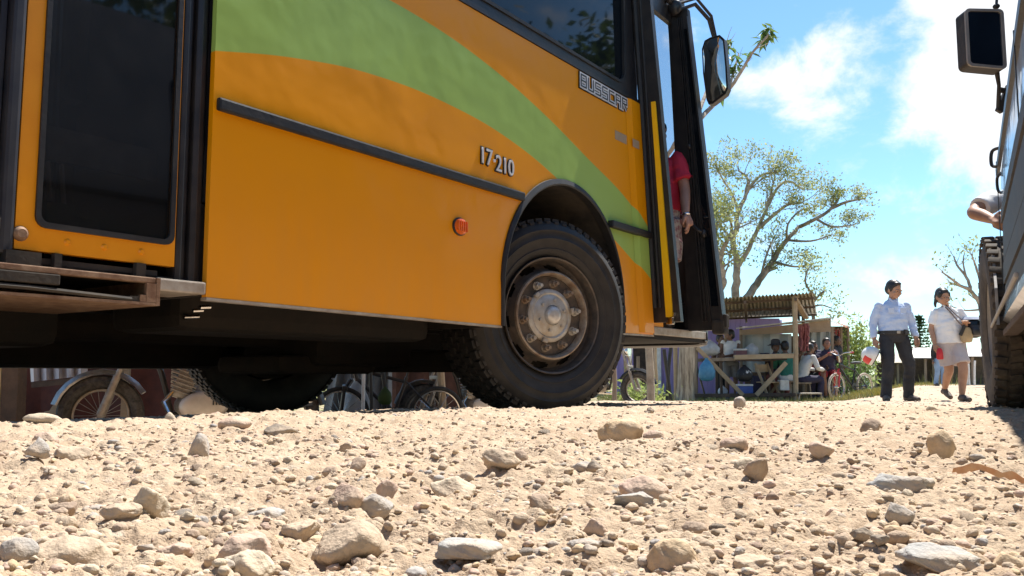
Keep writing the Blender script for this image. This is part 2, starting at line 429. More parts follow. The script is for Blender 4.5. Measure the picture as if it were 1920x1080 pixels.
ROCKS = [
 (645, 1045, 145, 82, 'sand', 'largest tan boulder-like stone at lower left centre, casting a dark shadowed front', .35),
 (560, 1010, 70, 40, 'sand', 'small pale stone tucked against the left side of the largest stone', .4),
 (440, 1070, 110, 75, 'pink', 'angular brown stone with a dark shadowed underside just left of the largest stone', .8),
 (455, 1086, 90, 44, 'cream', 'rounded pale stone at the bottom edge in front of the angular brown stone', .2),
 (495, 995, 70, 26, 'blue', 'flat slate-grey stone behind the gap left of the largest stone', .7),
 (1170, 826, 80, 46, 'ochre', 'smooth oval yellowish cobble lying mid-road below the front wheel', .05),
 (1228, 826, 40, 20, 'pink', 'small pinkish pebble touching the right of the smooth oval cobble', .1),
 (1268, 1052, 92, 62, 'ochre', 'rounded yellow stone with a reddish base near the bottom, right of centre', .2),
 (1310, 1004, 56, 32, 'brown', 'brown stone with dark shadowed face just behind the rounded yellow stone', .7),
 (1423, 905, 54, 38, 'brown', 'two-tone stone with a pitted brown face at middle right', .7),
 (1405, 890, 60, 26, 'cream', 'pale stone leaning on the back of the pitted brown stone', .5),
 (1210, 938, 90, 42, 'pink', 'pinkish rounded stone with a darker right end, centre right', .3),
 (1200, 955, 90, 32, 'blue', 'flat grey stone in front of the pinkish rounded stone', .6),
 (1010, 972, 60, 36, 'brown', 'knobbly brown lump of stone in the middle of the road', .8),
 (1772, 858, 44, 44, 'ochre', 'upright orange-tan stone on the right, shaped like a potato', .2),
 (1705, 934, 115, 34, 'blue', 'broad flat blue-grey slab half buried at right', .4),
 (1690, 990, 56, 48, 'grey', 'grey wedge-shaped stone at lower right below the broad slab', .8),
 (1780, 1075, 130, 40, 'blue', 'long flat slate slab at the bottom edge, lower right', .7),
 (1622, 1030, 40, 24, 'dark', 'small dark angular stone behind the long slate slab', .9),
 (1655, 1046, 36, 22, 'dark', 'dark chip of stone beside the small dark angular stone, nearer the slab', .9),
 (1640, 818, 40, 30, 'brown', 'jagged brown stone in the road below the walking man', .9),
 (840, 925, 95, 36, 'cream', 'large flat cream stone with a hollow shadowed edge, left of centre', .5),
 (722, 945, 44, 36, 'pink', 'tan pebble with a shaded right face in front of the flat cream stone', .4),
 (650, 976, 70, 34, 'pink', 'low pinkish stone just behind the largest stone', .6),
 (700, 972, 80, 40, 'grey', 'pale grey broken stone behind and right of the largest stone', .6),
 (938, 893, 70, 36, 'sand', 'pale stone with a shaded right side in the centre of the road', .5),
 (666, 883, 34, 34, 'brown', 'small upright brownish stone between the flat cream stone and the dark flat stone', .8),
 (618, 902, 36, 24, 'brown', 'brown nub of stone left of the flat cream stone', .8),
 (655, 908, 26, 17, 'cream', 'small bright round pebble beside the brown nub', .1),
 (520, 824, 62, 24, 'dark', 'long dark flat stone lying under the bus side panel area, left of centre', .6),
 (648, 850, 32, 24, 'brown', 'dark tilted chip of stone right of the long dark flat stone', .9),
 (432, 814, 60, 20, 'pink', 'long low pinkish stone near the front left tyre', .3),
 (367, 858, 52, 38, 'grey', 'roundish grey stone at left with a shaded right side', .5),
 (78, 836, 42, 20, 'pink', 'small rounded stone at far left edge of the road', .3),
 (125, 870, 62, 20, 'sand', 'low flat pale stone second row at far left', .4),
 (60, 880, 44, 34, 'grey', 'pale broken stone at the far left, third row', .7),
 (320, 784, 24, 26, 'cream', 'round pale stone on the crest in front of the motorcycle engine', .1),
 (384, 780, 26, 20, 'sand', 'stone on the crest just right of the motorcycle', .3),
 (405, 779, 26, 20, 'pink', 'pinkish stone on the crest beside the front left tyre', .3),
 (556, 771, 20, 14, 'cream', 'small pale stone on the crest under the bus', .2),
 (1388, 768, 22, 20, 'grey', 'round grey pebble on the skyline in front of the wooden stall', .1),
 (1220, 776, 20, 14, 'dark', 'small dark triangular stone near the purple wall skyline', .9),
 (1115, 882, 30, 24, 'dark', 'dark grey cube-like chip in the middle of the road right of centre', .8),
 (1100, 880, 50, 20, 'grey', 'pale grey stone behind the dark cube-like chip', .5),
 (975, 875, 36, 26, 'brown', 'brown chip beside the pale centre stone', .8),
 (1380, 852, 50, 32, 'pink', 'tan pebble with shaded base right of the smooth oval cobble', .5),
 (1545, 864, 50, 26, 'pink', 'low pinkish stone below the stall, right half of the road', .5),
 (1115, 1000, 52, 34, 'pink', 'small grey-pink stone toward the bottom centre', .6),
 (870, 1052, 150, 36, 'blue', 'wide flat grey slab half buried at the bottom centre', .4),
 (100, 1066, 130, 60, 'sand', 'large rounded pale stone at the bottom left corner', .3),
 (20, 1078, 60, 34, 'grey', 'grey stone cut by the left bottom corner', .3),
 (270, 990, 70, 56, 'cream', 'upright block of pale stone at lower left', .5),
 (215, 998, 70, 26, 'sand', 'flat pale stone left of the upright block', .4),
 (160, 1022, 40, 24, 'cream', 'rounded cream pebble at lower left below the flat stone', .2),
 (322, 1046, 60, 26, 'pink', 'tan lump of stone between the bottom left stone and the angular brown stone', .6),
 (100, 950, 30, 16, 'dark', 'small dark chip at left above the lower left stones', .8),
 (115, 965, 44, 22, 'brown', 'brown stone with black shaded face at left', .8),
 (1420, 1052, 80, 24, 'sand', 'low sandy lump near the bottom right of centre', .4),
 (1100, 1036, 70, 20, 'grey', 'pale grey flat stone near the bottom centre right', .5),
 (1140, 1030, 26, 16, 'dark', 'dark chip at the end of the pale grey flat stone', .8),
 (1390, 1042, 26, 20, 'grey', 'small grey cube of stone behind the low sandy lump', .6),
 (1170, 878, 20, 14, 'brown', 'tiny brown chip left of the pinkish rounded stone', .8),
 (1750, 770, 18, 12, 'cream', 'pale pebble in the road below the walking woman', .2),
 (1520, 930, 50, 20, 'cream', 'flat yellowish stone between the grey slab and the pitted stone', .3),
 (1250, 955, 30, 14, 'sand', 'small sandy chip at the right end of the flat grey stone', .5),
 (70, 800, 60, 16, 'cream', 'flat pale stone in front of the wooden post at far left', .2),
 (1900, 1074, 50, 34, 'ochre', 'pale yellow stone at the bottom right corner', .3),
]
for i, (px, py, w, h, t, lab, an) in enumerate(ROCKS):
    flat = h/w
    rock(px, py, w, h, t, lab, an, seed=i*13, sink=.48 if flat > .5 else .55)
# a torn strip of dry orange leaf sheath lying on the gravel
x, y, d = ground_at(1880, 905)
b = MB(); pts = []
for i in range(9):
    k = i/8; px = 1790+150*k; py = 876+34*k
    gx, gy, gd = ground_at(px, py+4); pts.append(Vector((gx, gy, GD(np.array([gx]), np.array([gy]))[0]+.004+.006*abs(math.sin(k*5)))))
rg = []
for i, p in enumerate(pts):
    w = .004+.008*math.sin(math.pi*min(1, i/8+.1)); rg.append([p+Vector((0, -w, .0)), p+Vector((0, -w*.4, .005)), p+Vector((0, w*.5, .006)), p+Vector((0, w, 0)), p+Vector((0, w*.4, .003)), p+Vector((0, -w*.4, .002))])
b.rings(rg)
o = b.build('dry_bark_strip', pm('dry_sheath', (.55, .27, .13), (.62, .42, .25), 30, .8, bump=.5, bscale=80), None, smooth=True, loc=tuple(pts[4]))
tag(o, 'curled orange-brown strip of dry bark lying on the gravel at right', 'bark strip')

# countable smaller stones: individual copies of a few shapes
R = random.Random(5)
protos = []
for i in range(14):
    tn = ['sand', 'cream', 'sand', 'pink', 'sand', 'grey', 'sand', 'ochre', 'brown', 'sand', 'cream', 'pink', 'grey', 'dark'][i]
    V = stone_verts(3, (1, R.uniform(.65, .95), R.uniform(.38, .7)), 900+i*31, R.choice([.1, .4, .8]))
    me = np_mesh('small_stone', V, ICO[3][1], SM, cols=np.tile(np.array(TINT[tn]), (len(V), 1)))
    protos.append(me)
cnt = 0
first = {}
for k in range(300):
    px = R.uniform(-10, 1930); py = 766+ (R.random()**1.1)*312
    if py < 790 and px < 700: py += 14
    x, y, d = ground_at(px, py)
    if d > 12: continue
    s = (5+R.random()**2.4*17)*d/1600*(.6+.5*(py-760)/320)
    s = min(s, .016)
    pr = protos[R.randrange(14)]
    if pr.name not in first: o = pr; first[pr.name] = 1
    else: o = pr.copy(); COL.objects.link(o)
    o.location = (x, y, GD(np.array([x]), np.array([y]))[0]-s*.12); o.scale = (s, s, s); o.rotation_euler = (R.uniform(-.3, .3), R.uniform(-.3, .3), R.uniform(0, 6.28))
    tag(o, 'small rounded or broken stone scattered on the sandy gravel road', 'stone', 'small loose stones on the gravel road')
for pr in protos:
    if pr.name not in first: bpy.data.objects.remove(pr)

# fine gravel: nobody could count it
def gravel(n, r0, r1, smin, smax, sub, seed, az=40):
    r = np.random.default_rng(seed); V0s = [stone_verts(sub, (1, r.uniform(.6, 1), r.uniform(.45, .8)), seed*50+i, r.choice([.1, .5, .9])) for i in range(24)]
    F0 = ICO[sub][1]; nv = len(V0s[0]); cols = np.array([TINT[k] for k in ('sand', 'sand', 'sand', 'cream', 'cream', 'pink', 'grey', 'ochre', 'brown', 'sand')])
    rad = r0*(r1/r0)**(r.random(n)); a = np.radians(r.uniform(-az, az, n))
    x = np.sin(a)*rad; y = np.cos(a)*rad
    s = (smin + (smax-smin)*r.random(n)**3.5)*(rad/r0)**.35
    z = GD(x, y)
    th = r.uniform(0, 6.283, n); k = r.integers(0, 24, n); B = np.stack(V0s)[k]
    c, s_ = np.cos(th)[:, None], np.sin(th)[:, None]
    Vx = B[:, :, 0]*c-B[:, :, 1]*s_; Vy = B[:, :, 0]*s_+B[:, :, 1]*c; Vz = B[:, :, 2]
    V = np.stack([Vx*s[:, None]+x[:, None], Vy*s[:, None]+y[:, None], Vz*s[:, None]+(z-s*.05)[:, None]], -1).reshape(-1, 3)
    F = (F0[None]+(np.arange(n)*nv)[:, None, None]).reshape(-1, 3)
    C = cols[r.integers(0, len(cols), n)]*r.uniform(.85, 1.12, (n, 1)); C = np.repeat(C, nv, 0)
    return V, F, C
vs, fs, cs = [], [], []; off = 0
for a in [(15000, .33, 1.5, .0009, .0055, 2, 1), (900, .4, 3.0, .0028, .008, 2, 7), (14000, 1.2, 4.5, .0018, .0075, 1, 2), (8000, 4, 13, .004, .015, 1, 3), (3500, 11, 28, .008, .03, 1, 4)]:
    V, F, C = gravel(*a); vs.append(V); fs.append(F+off); cs.append(C); off += len(V)
g = np_mesh('gravel', np.concatenate(vs), np.concatenate(fs), SM, cols=np.concatenate(cs))
tag(g, 'fine loose gravel and pebbles covering the sandy road', 'gravel', kind='stuff')
# ---------------------------------------------------------------- the bus
ALPHA = 0.60537  # heading, clockwise from +Y
BUS = thing('city_bus', 'orange city bus with a green swoosh, front door open and front wheel turned out', 'bus', (0.2462, 4.4575, 0), math.pi/2-ALPHA)
def BW(s, y, z):
    """bus coordinates (along, inward, up) to world"""
    c, n = math.cos(ALPHA), math.sin(ALPHA)
    return Vector((0.2462+s*n-y*c, 4.4575+s*c+y*n, z))
def paint_mat():
    m = bpy.data.materials.new('bus_paint'); m.use_nodes = True; t = m.node_tree; b = t.nodes['Principled BSDF']; nn = t.nodes.new; ln = t.links.new
    tc = nn('ShaderNodeTexCoord'); sp = nn('ShaderNodeSeparateXYZ'); ln(tc.outputs['Object'], sp.inputs[0])
    S0, S1 = -2.3, 1.3
    ms = nn('ShaderNodeMapRange'); ms.inputs['From Min'].default_value = S0; ms.inputs['From Max'].default_value = S1; ln(sp.outputs[0], ms.inputs['Value'])
    def curve(pts):
        fc = nn('ShaderNodeFloatCurve'); c = fc.mapping.curves[0]
        pts = [((s-S0)/(S1-S0), z/2.2) for s, z in pts]
        c.points[0].location = pts[0]; c.points[1].location = pts[-1]
        for p in pts[1:-1]: c.points.new(*p)
        fc.mapping.update(); ln(ms.outputs[0], fc.inputs['Value'])
        k = nn('ShaderNodeMath'); k.operation = 'MULTIPLY'; k.inputs[1].default_value = 2.2; ln(fc.outputs[0], k.inputs[0]); return k.outputs[0]
    top = curve([(-2.3, 1.70), (-1.44, 1.735), (-1.083, 1.725), (-.697, 1.68), (-.24, 1.583), (.307, 1.42), (.828, 1.248), (1.106, 1.088), (1.3, .95)])
    bot = curve([(-2.3, 1.21), (-2.136, 1.256), (-1.79, 1.338), (-1.405, 1.392), (-.856, 1.394), (-.433, 1.343), (.017, 1.228), (.42, 1.075), (.78, .93), (1.11, .781), (1.3, .66)])
    def st(a, b_):
        k = nn('ShaderNodeMath'); k.operation = 'SUBTRACT'; ln(a, k.inputs[0]); ln(b_, k.inputs[1])
        r = nn('ShaderNodeMapRange'); r.inputs['From Min'].default_value = -.002; r.inputs['From Max'].default_value = .002; ln(k.outputs[0], r.inputs['Value']); return r.outputs[0]
    mul = nn('ShaderNodeMath'); mul.operation = 'MULTIPLY'; ln(st(top, sp.outputs[2]), mul.inputs[0]); ln(st(sp.outputs[2], bot), mul.inputs[1])
    n = nn('ShaderNodeTexNoise'); n.inputs['Scale'].default_value = 2.2; n.inputs['Detail'].default_value = 6; ln(tc.outputs['Object'], n.inputs['Vector'])
    o2 = nn('ShaderNodeMix'); o2.data_type = 'RGBA'; ln(n.outputs['Fac'], o2.inputs['Factor']); o2.inputs['A'].default_value = (.78, .285, .0, 1); o2.inputs['B'].default_value = (.85, .33, .0, 1)
    g2 = nn('ShaderNodeMix'); g2.data_type = 'RGBA'; ln(mul.outputs[0], g2.inputs['Factor']); ln(o2.outputs['Result'], g2.inputs['A']); g2.inputs['B'].default_value = (.34, .50, .11, 1)
    # road dust low on the panels
    dmp = nn('ShaderNodeMapping'); dmp.inputs['Scale'].default_value = (2.2, 1, .45); ln(tc.outputs['Object'], dmp.inputs['Vector']); d = nn('ShaderNodeTexNoise'); d.inputs['Scale'].default_value = 6; d.inputs['Detail'].default_value = 8; d.inputs['Roughness'].default_value = .7; ln(dmp.outputs[0], d.inputs['Vector'])
    dz = nn('ShaderNodeMapRange'); dz.inputs['From Min'].default_value = 1.0; dz.inputs['From Max'].default_value = .42; dz.inputs['To Max'].default_value = .40; ln(sp.outputs[2], dz.inputs['Value'])
    dm = nn('ShaderNodeMath'); dm.operation = 'MULTIPLY'; ln(dz.outputs[0], dm.inputs[0]); ln(d.outputs['Fac'], dm.inputs[1])
    g3 = nn('ShaderNodeMix'); g3.data_type = 'RGBA'; ln(dm.outputs[0], g3.inputs['Factor']); ln(g2.outputs['Result'], g3.inputs['A']); g3.inputs['B'].default_value = (.50, .30, .12, 1)
    ln(g3.outputs['Result'], b.inputs['Base Color']); b.inputs['Roughness'].default_value = .42; b.inputs['Coat Weight'].default_value = .3; b.inputs['Specular IOR Level'].default_value = .12; b.inputs['Coat Roughness'].default_value = .13
    bp = nn('ShaderNodeBump'); bp.inputs['Strength'].default_value = .3; bp.inputs['Distance'].default_value = .025
    n3 = nn('ShaderNodeTexNoise'); n3.inputs['Scale'].default_value = 3.4; n3.inputs['Detail'].default_value = 2.5; ln(tc.outputs['Object'], n3.inputs['Vector'])
    ln(n3.outputs['Fac'], bp.inputs['Height']); ln(bp.outputs[0], b.inputs['Coat Normal']); ln(bp.outputs[0], b.inputs['Normal'])
    return m
PAINT = paint_mat()
ORANGE = pm('orange_paint', (.74, .27, .0), (.80, .31, .003), 6, .4, coat=.25)
YELLOW = pm('yellow_paint', (.92, .56, .0), (.88, .50, .005), 9, .5)
BLACK = pm('black_rubber', (.012, .012, .014), (.025, .023, .022), 20, .55, bump=.2, bscale=60)
BLKMET = pm('black_metal', (.016, .016, .018), (.035, .03, .028), 8, .38, bump=.15, bscale=30)
DUST = pm('dusty_black', (.02, .018, .016), (.06, .048, .036), 7, .85, bump=.3, bscale=50)
UNDER = pm('underbody', (.008, .007, .006), (.02, .015, .011), 5, .9, bump=.3, bscale=20)
TINTG = pm('tinted_glass', (.005, .007, .010), None, rough=.03, spec=.35)
CLEARG = pm('clear_glass', (.35, .42, .45), None, rough=.03, alpha=.22, spec=.6)
RUST = pm('rusty_steel', (.16, .085, .05), (.30, .20, .13), 25, .7, metal=.3, bump=.4, bscale=90)
GREYM = pm('dull_aluminium', (.42, .38, .33), (.28, .23, .18), 14, .55, metal=.35, bump=.3, bscale=60)
WHITEP = pm('white_paint', (.78, .78, .76), (.62, .60, .56), 9, .5)
CHROME = pm('chrome', (.75, .75, .75), (.5, .48, .45), 30, .18, metal=1)
INTER = pm('bus_interior', (.02, .02, .024), (.04, .04, .045), 4, .7)

def sidef(a, b, t): return (a, t, b)
# side panel with the wheel arch cut out
arc = [(.1+.62*math.cos(RAD(180-k*6)), .6+.62*math.sin(RAD(180-k*6))) for k in range(31)]
b = MB(); out = [(-2.14, .446), (-1.3, .438), (-.52, .431)] + arc + [(.72, .446), (1.136, .451), (.974, 1.903), (-2.137, 1.903)]
b.prism(out, [], sidef, 0, .022)
sp_ = b.build('side_panel', PAINT, BUS)
# folded lower edge
b = MB(); b.beam((-2.14, .012, .440), (-.52, .012, .426), .03, .010); b.build('panel_hem', GREYM, BUS); b = MB(); b.beam((.72, .012, .441), (1.14, .012, .445), .03, .010); b.build('panel_hem', GREYM, BUS)
# raised corner strip by the front door
b = MB(); b.add([(.935, -.001, .46), (.985, -.018, .46), (1.115, -.018, .46), (1.139, .01, .46), (.785, -.001, 1.90), (.84, -.018, 1.90), (.955, -.018, 1.90), (.976, .01, 1.90), (.935, .012, .46), (.785, .012, 1.9)],
          [(0, 1, 5, 4), (1, 2, 6, 5), (2, 3, 7, 6), (0, 8, 3, 2, 1), (4, 5, 6, 7, 9)])
b.build('corner_strip', PAINT, BUS)
# wheel arch lip and liner
b = MB(); rg = []
for k in range(0, 45):
    if k < 5: c = Vector((.1-.62, 0, .43+(.17)*k/5)); d = Vector((-1, 0, 0))
    elif k > 39: c = Vector((.1+.62, 0, .6-(.155)*(k-39)/5)); d = Vector((1, 0, 0))
    else: a = RAD(180-(k-5)*180/34); d = Vector((math.cos(a), 0, math.sin(a))); c = Vector((.1, 0, .6))+d*.62
    w_ = .004+.022*max(0, d.z)**.5; rg.append([c+d*w_+Vector((0, .004, 0)), c+d*(w_-.001)+Vector((0, -.010, 0)), c-d*.002+Vector((0, -.018, 0)), c-d*.010+Vector((0, -.014, 0)), c-d*.008+Vector((0, .03, 0))])
b.rings(rg); b.build('arch_trim', BLACK, BUS, smooth=True)
b = MB(); rg = []
for k in range(0, 31):
    a = RAD(180-k*6); d = Vector((math.cos(a), 0, math.sin(a))); c = Vector((.1, 0, .6))
    rg.append([c+d*.63+Vector((0, .02, 0)), c+d*.63+Vector((0, .75, 0)), c+d*.65+Vector((0, .75, 0)), c+d*.65+Vector((0, .02, 0))])
b.rings(rg); b.bb(-.55, .75, .74, .77, .45, 1.25); b.build('arch_liner', DUST, BUS)
# rub strip
b = MB(); b.bb(-2.13, -.345, -.022, -.001, 1.056, 1.100, .008); b.build('rub_strip', BLACK, BUS); b = MB(); b.bb(.545, 1.075, -.038, -.001, 1.054, 1.096, .008); b.build('rub_strip', BLACK, BUS)
b = MB(); b.bb(1.075, 1.118, -.036, -.001, 1.051, 1.097, .006); b.build('strip_end', RUST, BUS)
# window band
b = MB()
w1 = (-.80, .80); w2 = (-2.10, -.90)
def rrect(x0, x1, z0, z1, r=.09, sh=0):
    o = []
    for cx, cz, a0 in ((x1-r, z1-r, 0), (x0+r, z1-r, 90), (x0+r, z0+r, 180), (x1-r, z0+r, 270)):
        for k in range(5): a = RAD(a0+k*22.5); o.append((cx+r*math.cos(a), cz+r*math.sin(a)))
    return o
b.prism([(-2.137, 1.905), (.972, 1.905), (.865, 2.88), (-2.137, 2.88)], [rrect(-2.08, -.90, 1.975, 2.80), rrect(-.80, .80, 1.975, 2.80)], sidef, .004, .03)
b.bb(-2.137, .96, -.006, .003, 1.906, 1.930); b.build('window_surround', BLKMET, BUS)
for x0, x1 in ((-2.08, -.90), (-.80, .80)):
    b = MB(); b.prism(rrect(x0, x1, 1.975, 2.80), [rrect(x0+.018, x1-.018, 1.993, 2.782, .075)], sidef, -.004, .02); fr = b.build('window', BLACK, BUS)
    b = MB(); b.prism(rrect(x0+.019, x1-.019, 1.994, 2.781, .075), [], sidef, .012, .018); b.build('pane', TINTG, fr)
# upper side, roof, far side, rear, floor
b = MB(); b.bb(-9.4, 1.6, .0, .03, 2.882, 3.05); b.build('cant_rail', ORANGE, BUS)
b = MB(); rg = []
for s_ in (-9.4, 1.55):
    rg.append([Vector((s_, y_, z_)) for y_, z_ in ((0, 3.052), (.12, 3.18), (.5, 3.25), (1.25, 3.28), (2.0, 3.25), (2.38, 3.18), (2.5, 3.052), (2.4, 3.0), (.1, 3.0))])
b.rings(rg); b.build('roof', WHITEP, BUS)
b = MB(); b.bb(-9.4, 2.0, 2.47, 2.5, .75, 1.903); b.bb(-9.4, -.55, 2.47, 2.5, .44, .749); b.bb(.75, 2.0, 2.47, 2.5, .44, .749)
for k in range(8): b.bb(-9.4+k*1.42, -9.4+k*1.42+.12, 2.47, 2.5, 1.904, 3.05)
b.build('far_side_panel', ORANGE, BUS)
b = MB(); b.bb(-9.3, 1.9, 2.478, 2.49, 1.904, 3.05); b.build('far_side_glazing', TINTG, BUS)
b = MB(); b.bb(-9.43, -9.401, 0, 2.5, .44, 3.1); b.build('rear_wall', ORANGE, BUS)
b = MB(); b.bb(-9.4, -3.72, 0, .022, .44, 1.90); b.build('rear_side_panel', ORANGE, BUS)
b = MB(); b.prism([(-9.4, 1.905), (-3.72, 1.905), (-3.72, 2.88), (-9.4, 2.88)], [rrect(-9.2+k*1.35, -7.95+k*1.35, 1.98, 2.80) for k in range(4)], sidef, .004, .03); b.build('rear_window_surround', BLKMET, BUS)
b = MB(); b.bb(-9.38, -3.74, .031, .036, 1.91, 2.87); b.build('rear_glazing', TINTG, BUS)
b = MB(); b.bb(-9.4, -3.62, .04, 2.46, .70, .75); b.bb(-3.62, -2.16, .6, 2.46, .70, .75); b.bb(-2.16, -.56, .04, 2.46, .70, .75); b.bb(-.56, .76, .78, 2.46, .70, .75); b.bb(.76, 1.15, .04, 2.46, .70, .75); b.bb(1.15, 1.95, .75, 2.46, .70, .75)
b.bb(1.15, 1.95, .02, .40, .47, .50); b.bb(1.15, 1.95, .40, .42, .50, .62); b.bb(1.15, 1.95, .42, .75, .60, .62); b.bb(1.15, 1.95, .75, .77, .62, .74)
b.bb(-3.62, -2.16, .02, .6, .478, .50); b.bb(-3.62, -2.16, .6, .62, .50, .70)
b.bb(1.12, 1.148, .04, .75, .45, .74); b.bb(-2.158, -2.13, .04, .6, .45, .74)
b.build('floor', UNDER, BUS)
# interior: dark partitions, dashboard and seats close off the view
b = MB(); b.bb(-3.6, .9, 1.22, 1.26, .76, 2.98); b.bb(1.00, 1.03, .035, 1.24, .76, 2.95); b.bb(.86, .90, .032, .3, 1.92, 2.95); b.bb(-2.13, -2.10, .05, 1.2, .76, 2.9); b.bb(-3.66, -3.63, .03, 1.2, .5, 2.9); b.bb(-9.3, 1.5, .05, 2.45, 2.985, 2.998)
b.build('partition', INTER, BUS)
b = MB(); b.bb(1.62, 1.96, .76, 2.45, .76, 1.42, .05); b.build('dashboard', INTER, BUS)
b = MB(); b.bb(-2.9, -2.86, .62, 1.2, .74, 1.9); b.bb(-2.6, -2.2, .7, 1.15, .76, 1.2, .04); b.bb(-2.25, -2.17, .7, 1.15, 1.2, 1.8, .03); b.build('passenger_seat', pm('seat_vinyl', (.03, .03, .035), (.05, .05, .06), 5, .6), BUS)
b = MB(); b.tube([(-2.50, .30, .52), (-2.52, .30, 2.2)], .016, 8); b.tube([(-2.46, .34, .52), (-2.48, .34, 2.2)], .012, 8); b.build('grab_pole', CHROME, BUS)
b = MB(); b.bb(-2.70, -2.24, .14, .16, .82, .92); b.build('reflected_band', GREYM, BUS)  # grey strip imitates the light band reflected in the door glass
for s_ in (-2.555, -2.515): b = MB(); b.beam((s_, .13, .52), (s_-.035, .13, .81), .008, .016, .002); b.build('stair_rail', WHITEP, BUS)
# front wall with windscreen opening
def fr(a, bb_, t):
    s_ = 1.98 - max(0, bb_-1.35)*.17 + t; return (s_, a, bb_)
b = MB()
for q in ([(.0, .46), (2.5, .46), (2.5, 1.40), (.0, 1.40)], [(.0, 1.401), (.12, 1.401), (.12, 2.85), (.0, 2.85)], [(2.3, 1.401), (2.5, 1.401), (2.5, 2.85), (2.3, 2.85)], [(.0, 2.851), (2.5, 2.851), (2.5, 3.1), (.0, 3.1)]):
    b.prism(q, [], fr, -.03, .02)
b.build('front_wall', BLKMET, BUS)
b = MB(); b.prism([(.12, 1.40), (2.3, 1.40), (2.3, 2.85), (.12, 2.85)], [], fr, -.008, -.002); b.build('windscreen', CLEARG, BUS)
b = MB(); b.bb(1.9, 2.08, .0, 2.5, .40, .72, .05); b.build('front_bumper', BLKMET, BUS)
b = MB(); b.bb(1.70, 1.955, .0, .03, .51, 1.36); b.add([(1.62, 0, 1.361), (1.955, 0, 1.361), (1.71, 0, 2.88), (1.50, 0, 2.88), (1.62, .03, 1.361), (1.955, .03, 1.361), (1.71, .03, 2.88), (1.50, .03, 2.88)], [(0, 1, 2, 3), (4, 7, 6, 5), (0, 4, 5, 1), (1, 5, 6, 2), (2, 6, 7, 3), (3, 7, 4, 0)]); b.build('front_pillar', BLKMET, BUS)
# header over the front door with its dark lettered box
b = MB(); b.bb(.868, 1.70, -.005, .03, 2.62, 2.879); b.build('door_header', BLKMET, BUS)
# sill
b = MB(); b.bb(1.142, 2.0, -.006, .12, .452, .505, .006); b.build('door_sill', GREYM, BUS)
b = MB(); b.bb(.75, 2.0, .0, 2.46, .425, .449); b.build('step_underside', UNDER, BUS)
b = MB(); b.bb(1.142, 1.30, .005, .10, .506, .585, .004); b.build('step_riser', ORANGE, BUS)
# near door leaf (folded, edge-on) with the yellow rail
def leaf(name, s0, s1, z0, z1, ya, yb0, yb1, th, mat_, par=BUS):
    b = MB(); vs = []
    for s_, z, yb in ((s0, z0, yb0), (s1, z1, yb1)):
        vs += [(s_, ya, z), (s_+th, ya, z), (s_+th, yb, z), (s_, yb, z)]
    b.add(vs, [(0, 1, 2, 3), (4, 7, 6, 5), (0, 4, 5, 1), (1, 5, 6, 2), (2, 6, 7, 3), (3, 7, 4, 0)]); return b.build(name, mat_, par)
nl = leaf('door_leaf', 1.14, .905, .53, 2.66, .0, -.185, -.115, .045, BLKMET)
leaf('rail', 1.126, .962, .56, 1.90, -.092, -.138, -.120, .013, YELLOW, nl)
b = MB(); b.beam((1.118, -.145, .535), (1.155, -.09, .535), .02, .045, .004); b.beam((1.118, -.15, .56), (1.122, -.155, .585), .016, .016); b.build('hinge_foot', CHROME, nl)
b = MB(); b.tube([(1.125, -.02, .62), (.915, -.012, 2.62)], .022, 8); b.tube([(1.125, -.055, .62), (.915, -.05, 2.62)], .012, 8); b.build('rubber_seal', BLACK, nl, smooth=True)
b = MB(); b.add([(1.128, -.035, .75), (1.128, -.085, .75), (.93, -.08, 2.5), (.93, -.035, 2.5)], [(0, 1, 2, 3)]); 
# far door leaf, folded outward and forward
fl = leaf('door_leaf', 1.69, 1.50, .50, 2.70, .0, -.262, -.120, .05, BLKMET)
def on_far(y, z, o=-.004):
    k = (z-.50)/2.2; s_ = 1.69-.19*k; w = -.262+.142*k; return (s_+o, w*y, z)
b = MB()
for y0, y1 in ((.42, .47), (.52, .56), (.64, .67), (.93, 1.0)):
    vs = []
    for z in (.56, 2.64): vs += [on_far(y0, z), on_far(y1, z), on_far(y1, z, -.02), on_far(y0, z, -.02)]
    b.add(vs, [(0, 1, 2, 3), (4, 7, 6, 5), (0, 4, 5, 1), (1, 5, 6, 2), (2, 6, 7, 3), (3, 7, 4, 0)])
b.build('leaf_profile', BLKMET, fl)
b = MB(); b.add([on_far(.70, .66), on_far(.90, .66), on_far(.90, 2.56), on_far(.70, 2.56)], [(0, 1, 2, 3)]); b.build('leaf_glass', TINTG, fl)
b = MB(); b.tube([on_far(.05, 1.28, -.02), on_far(.3, 1.24, -.05), on_far(.6, 1.17, -.05), on_far(.72, 1.15, -.01)], .011, 8); b.ell(on_far(.72, 1.15, -.02), (.02, .02, .03)); b.ell(on_far(.5, 1.75, -.02), (.014, .014, .02)); b.build('grab_handle', BLKMET, fl, smooth=True)
b = MB(); b.box(on_far(.85, .52, .02), (.10, .09, .10), None, .02); b.box(on_far(1.02, .56, .02), (.06, .03, .09), None, .01); b.build('leaf_foot', DUST, fl)
b = MB(); b.tube([(2.0, -.005, .50), (2.0, -.01, .44), (1.95, -.01, .44)], .008, 6); b.build('sill_hook', BLKMET, BUS)
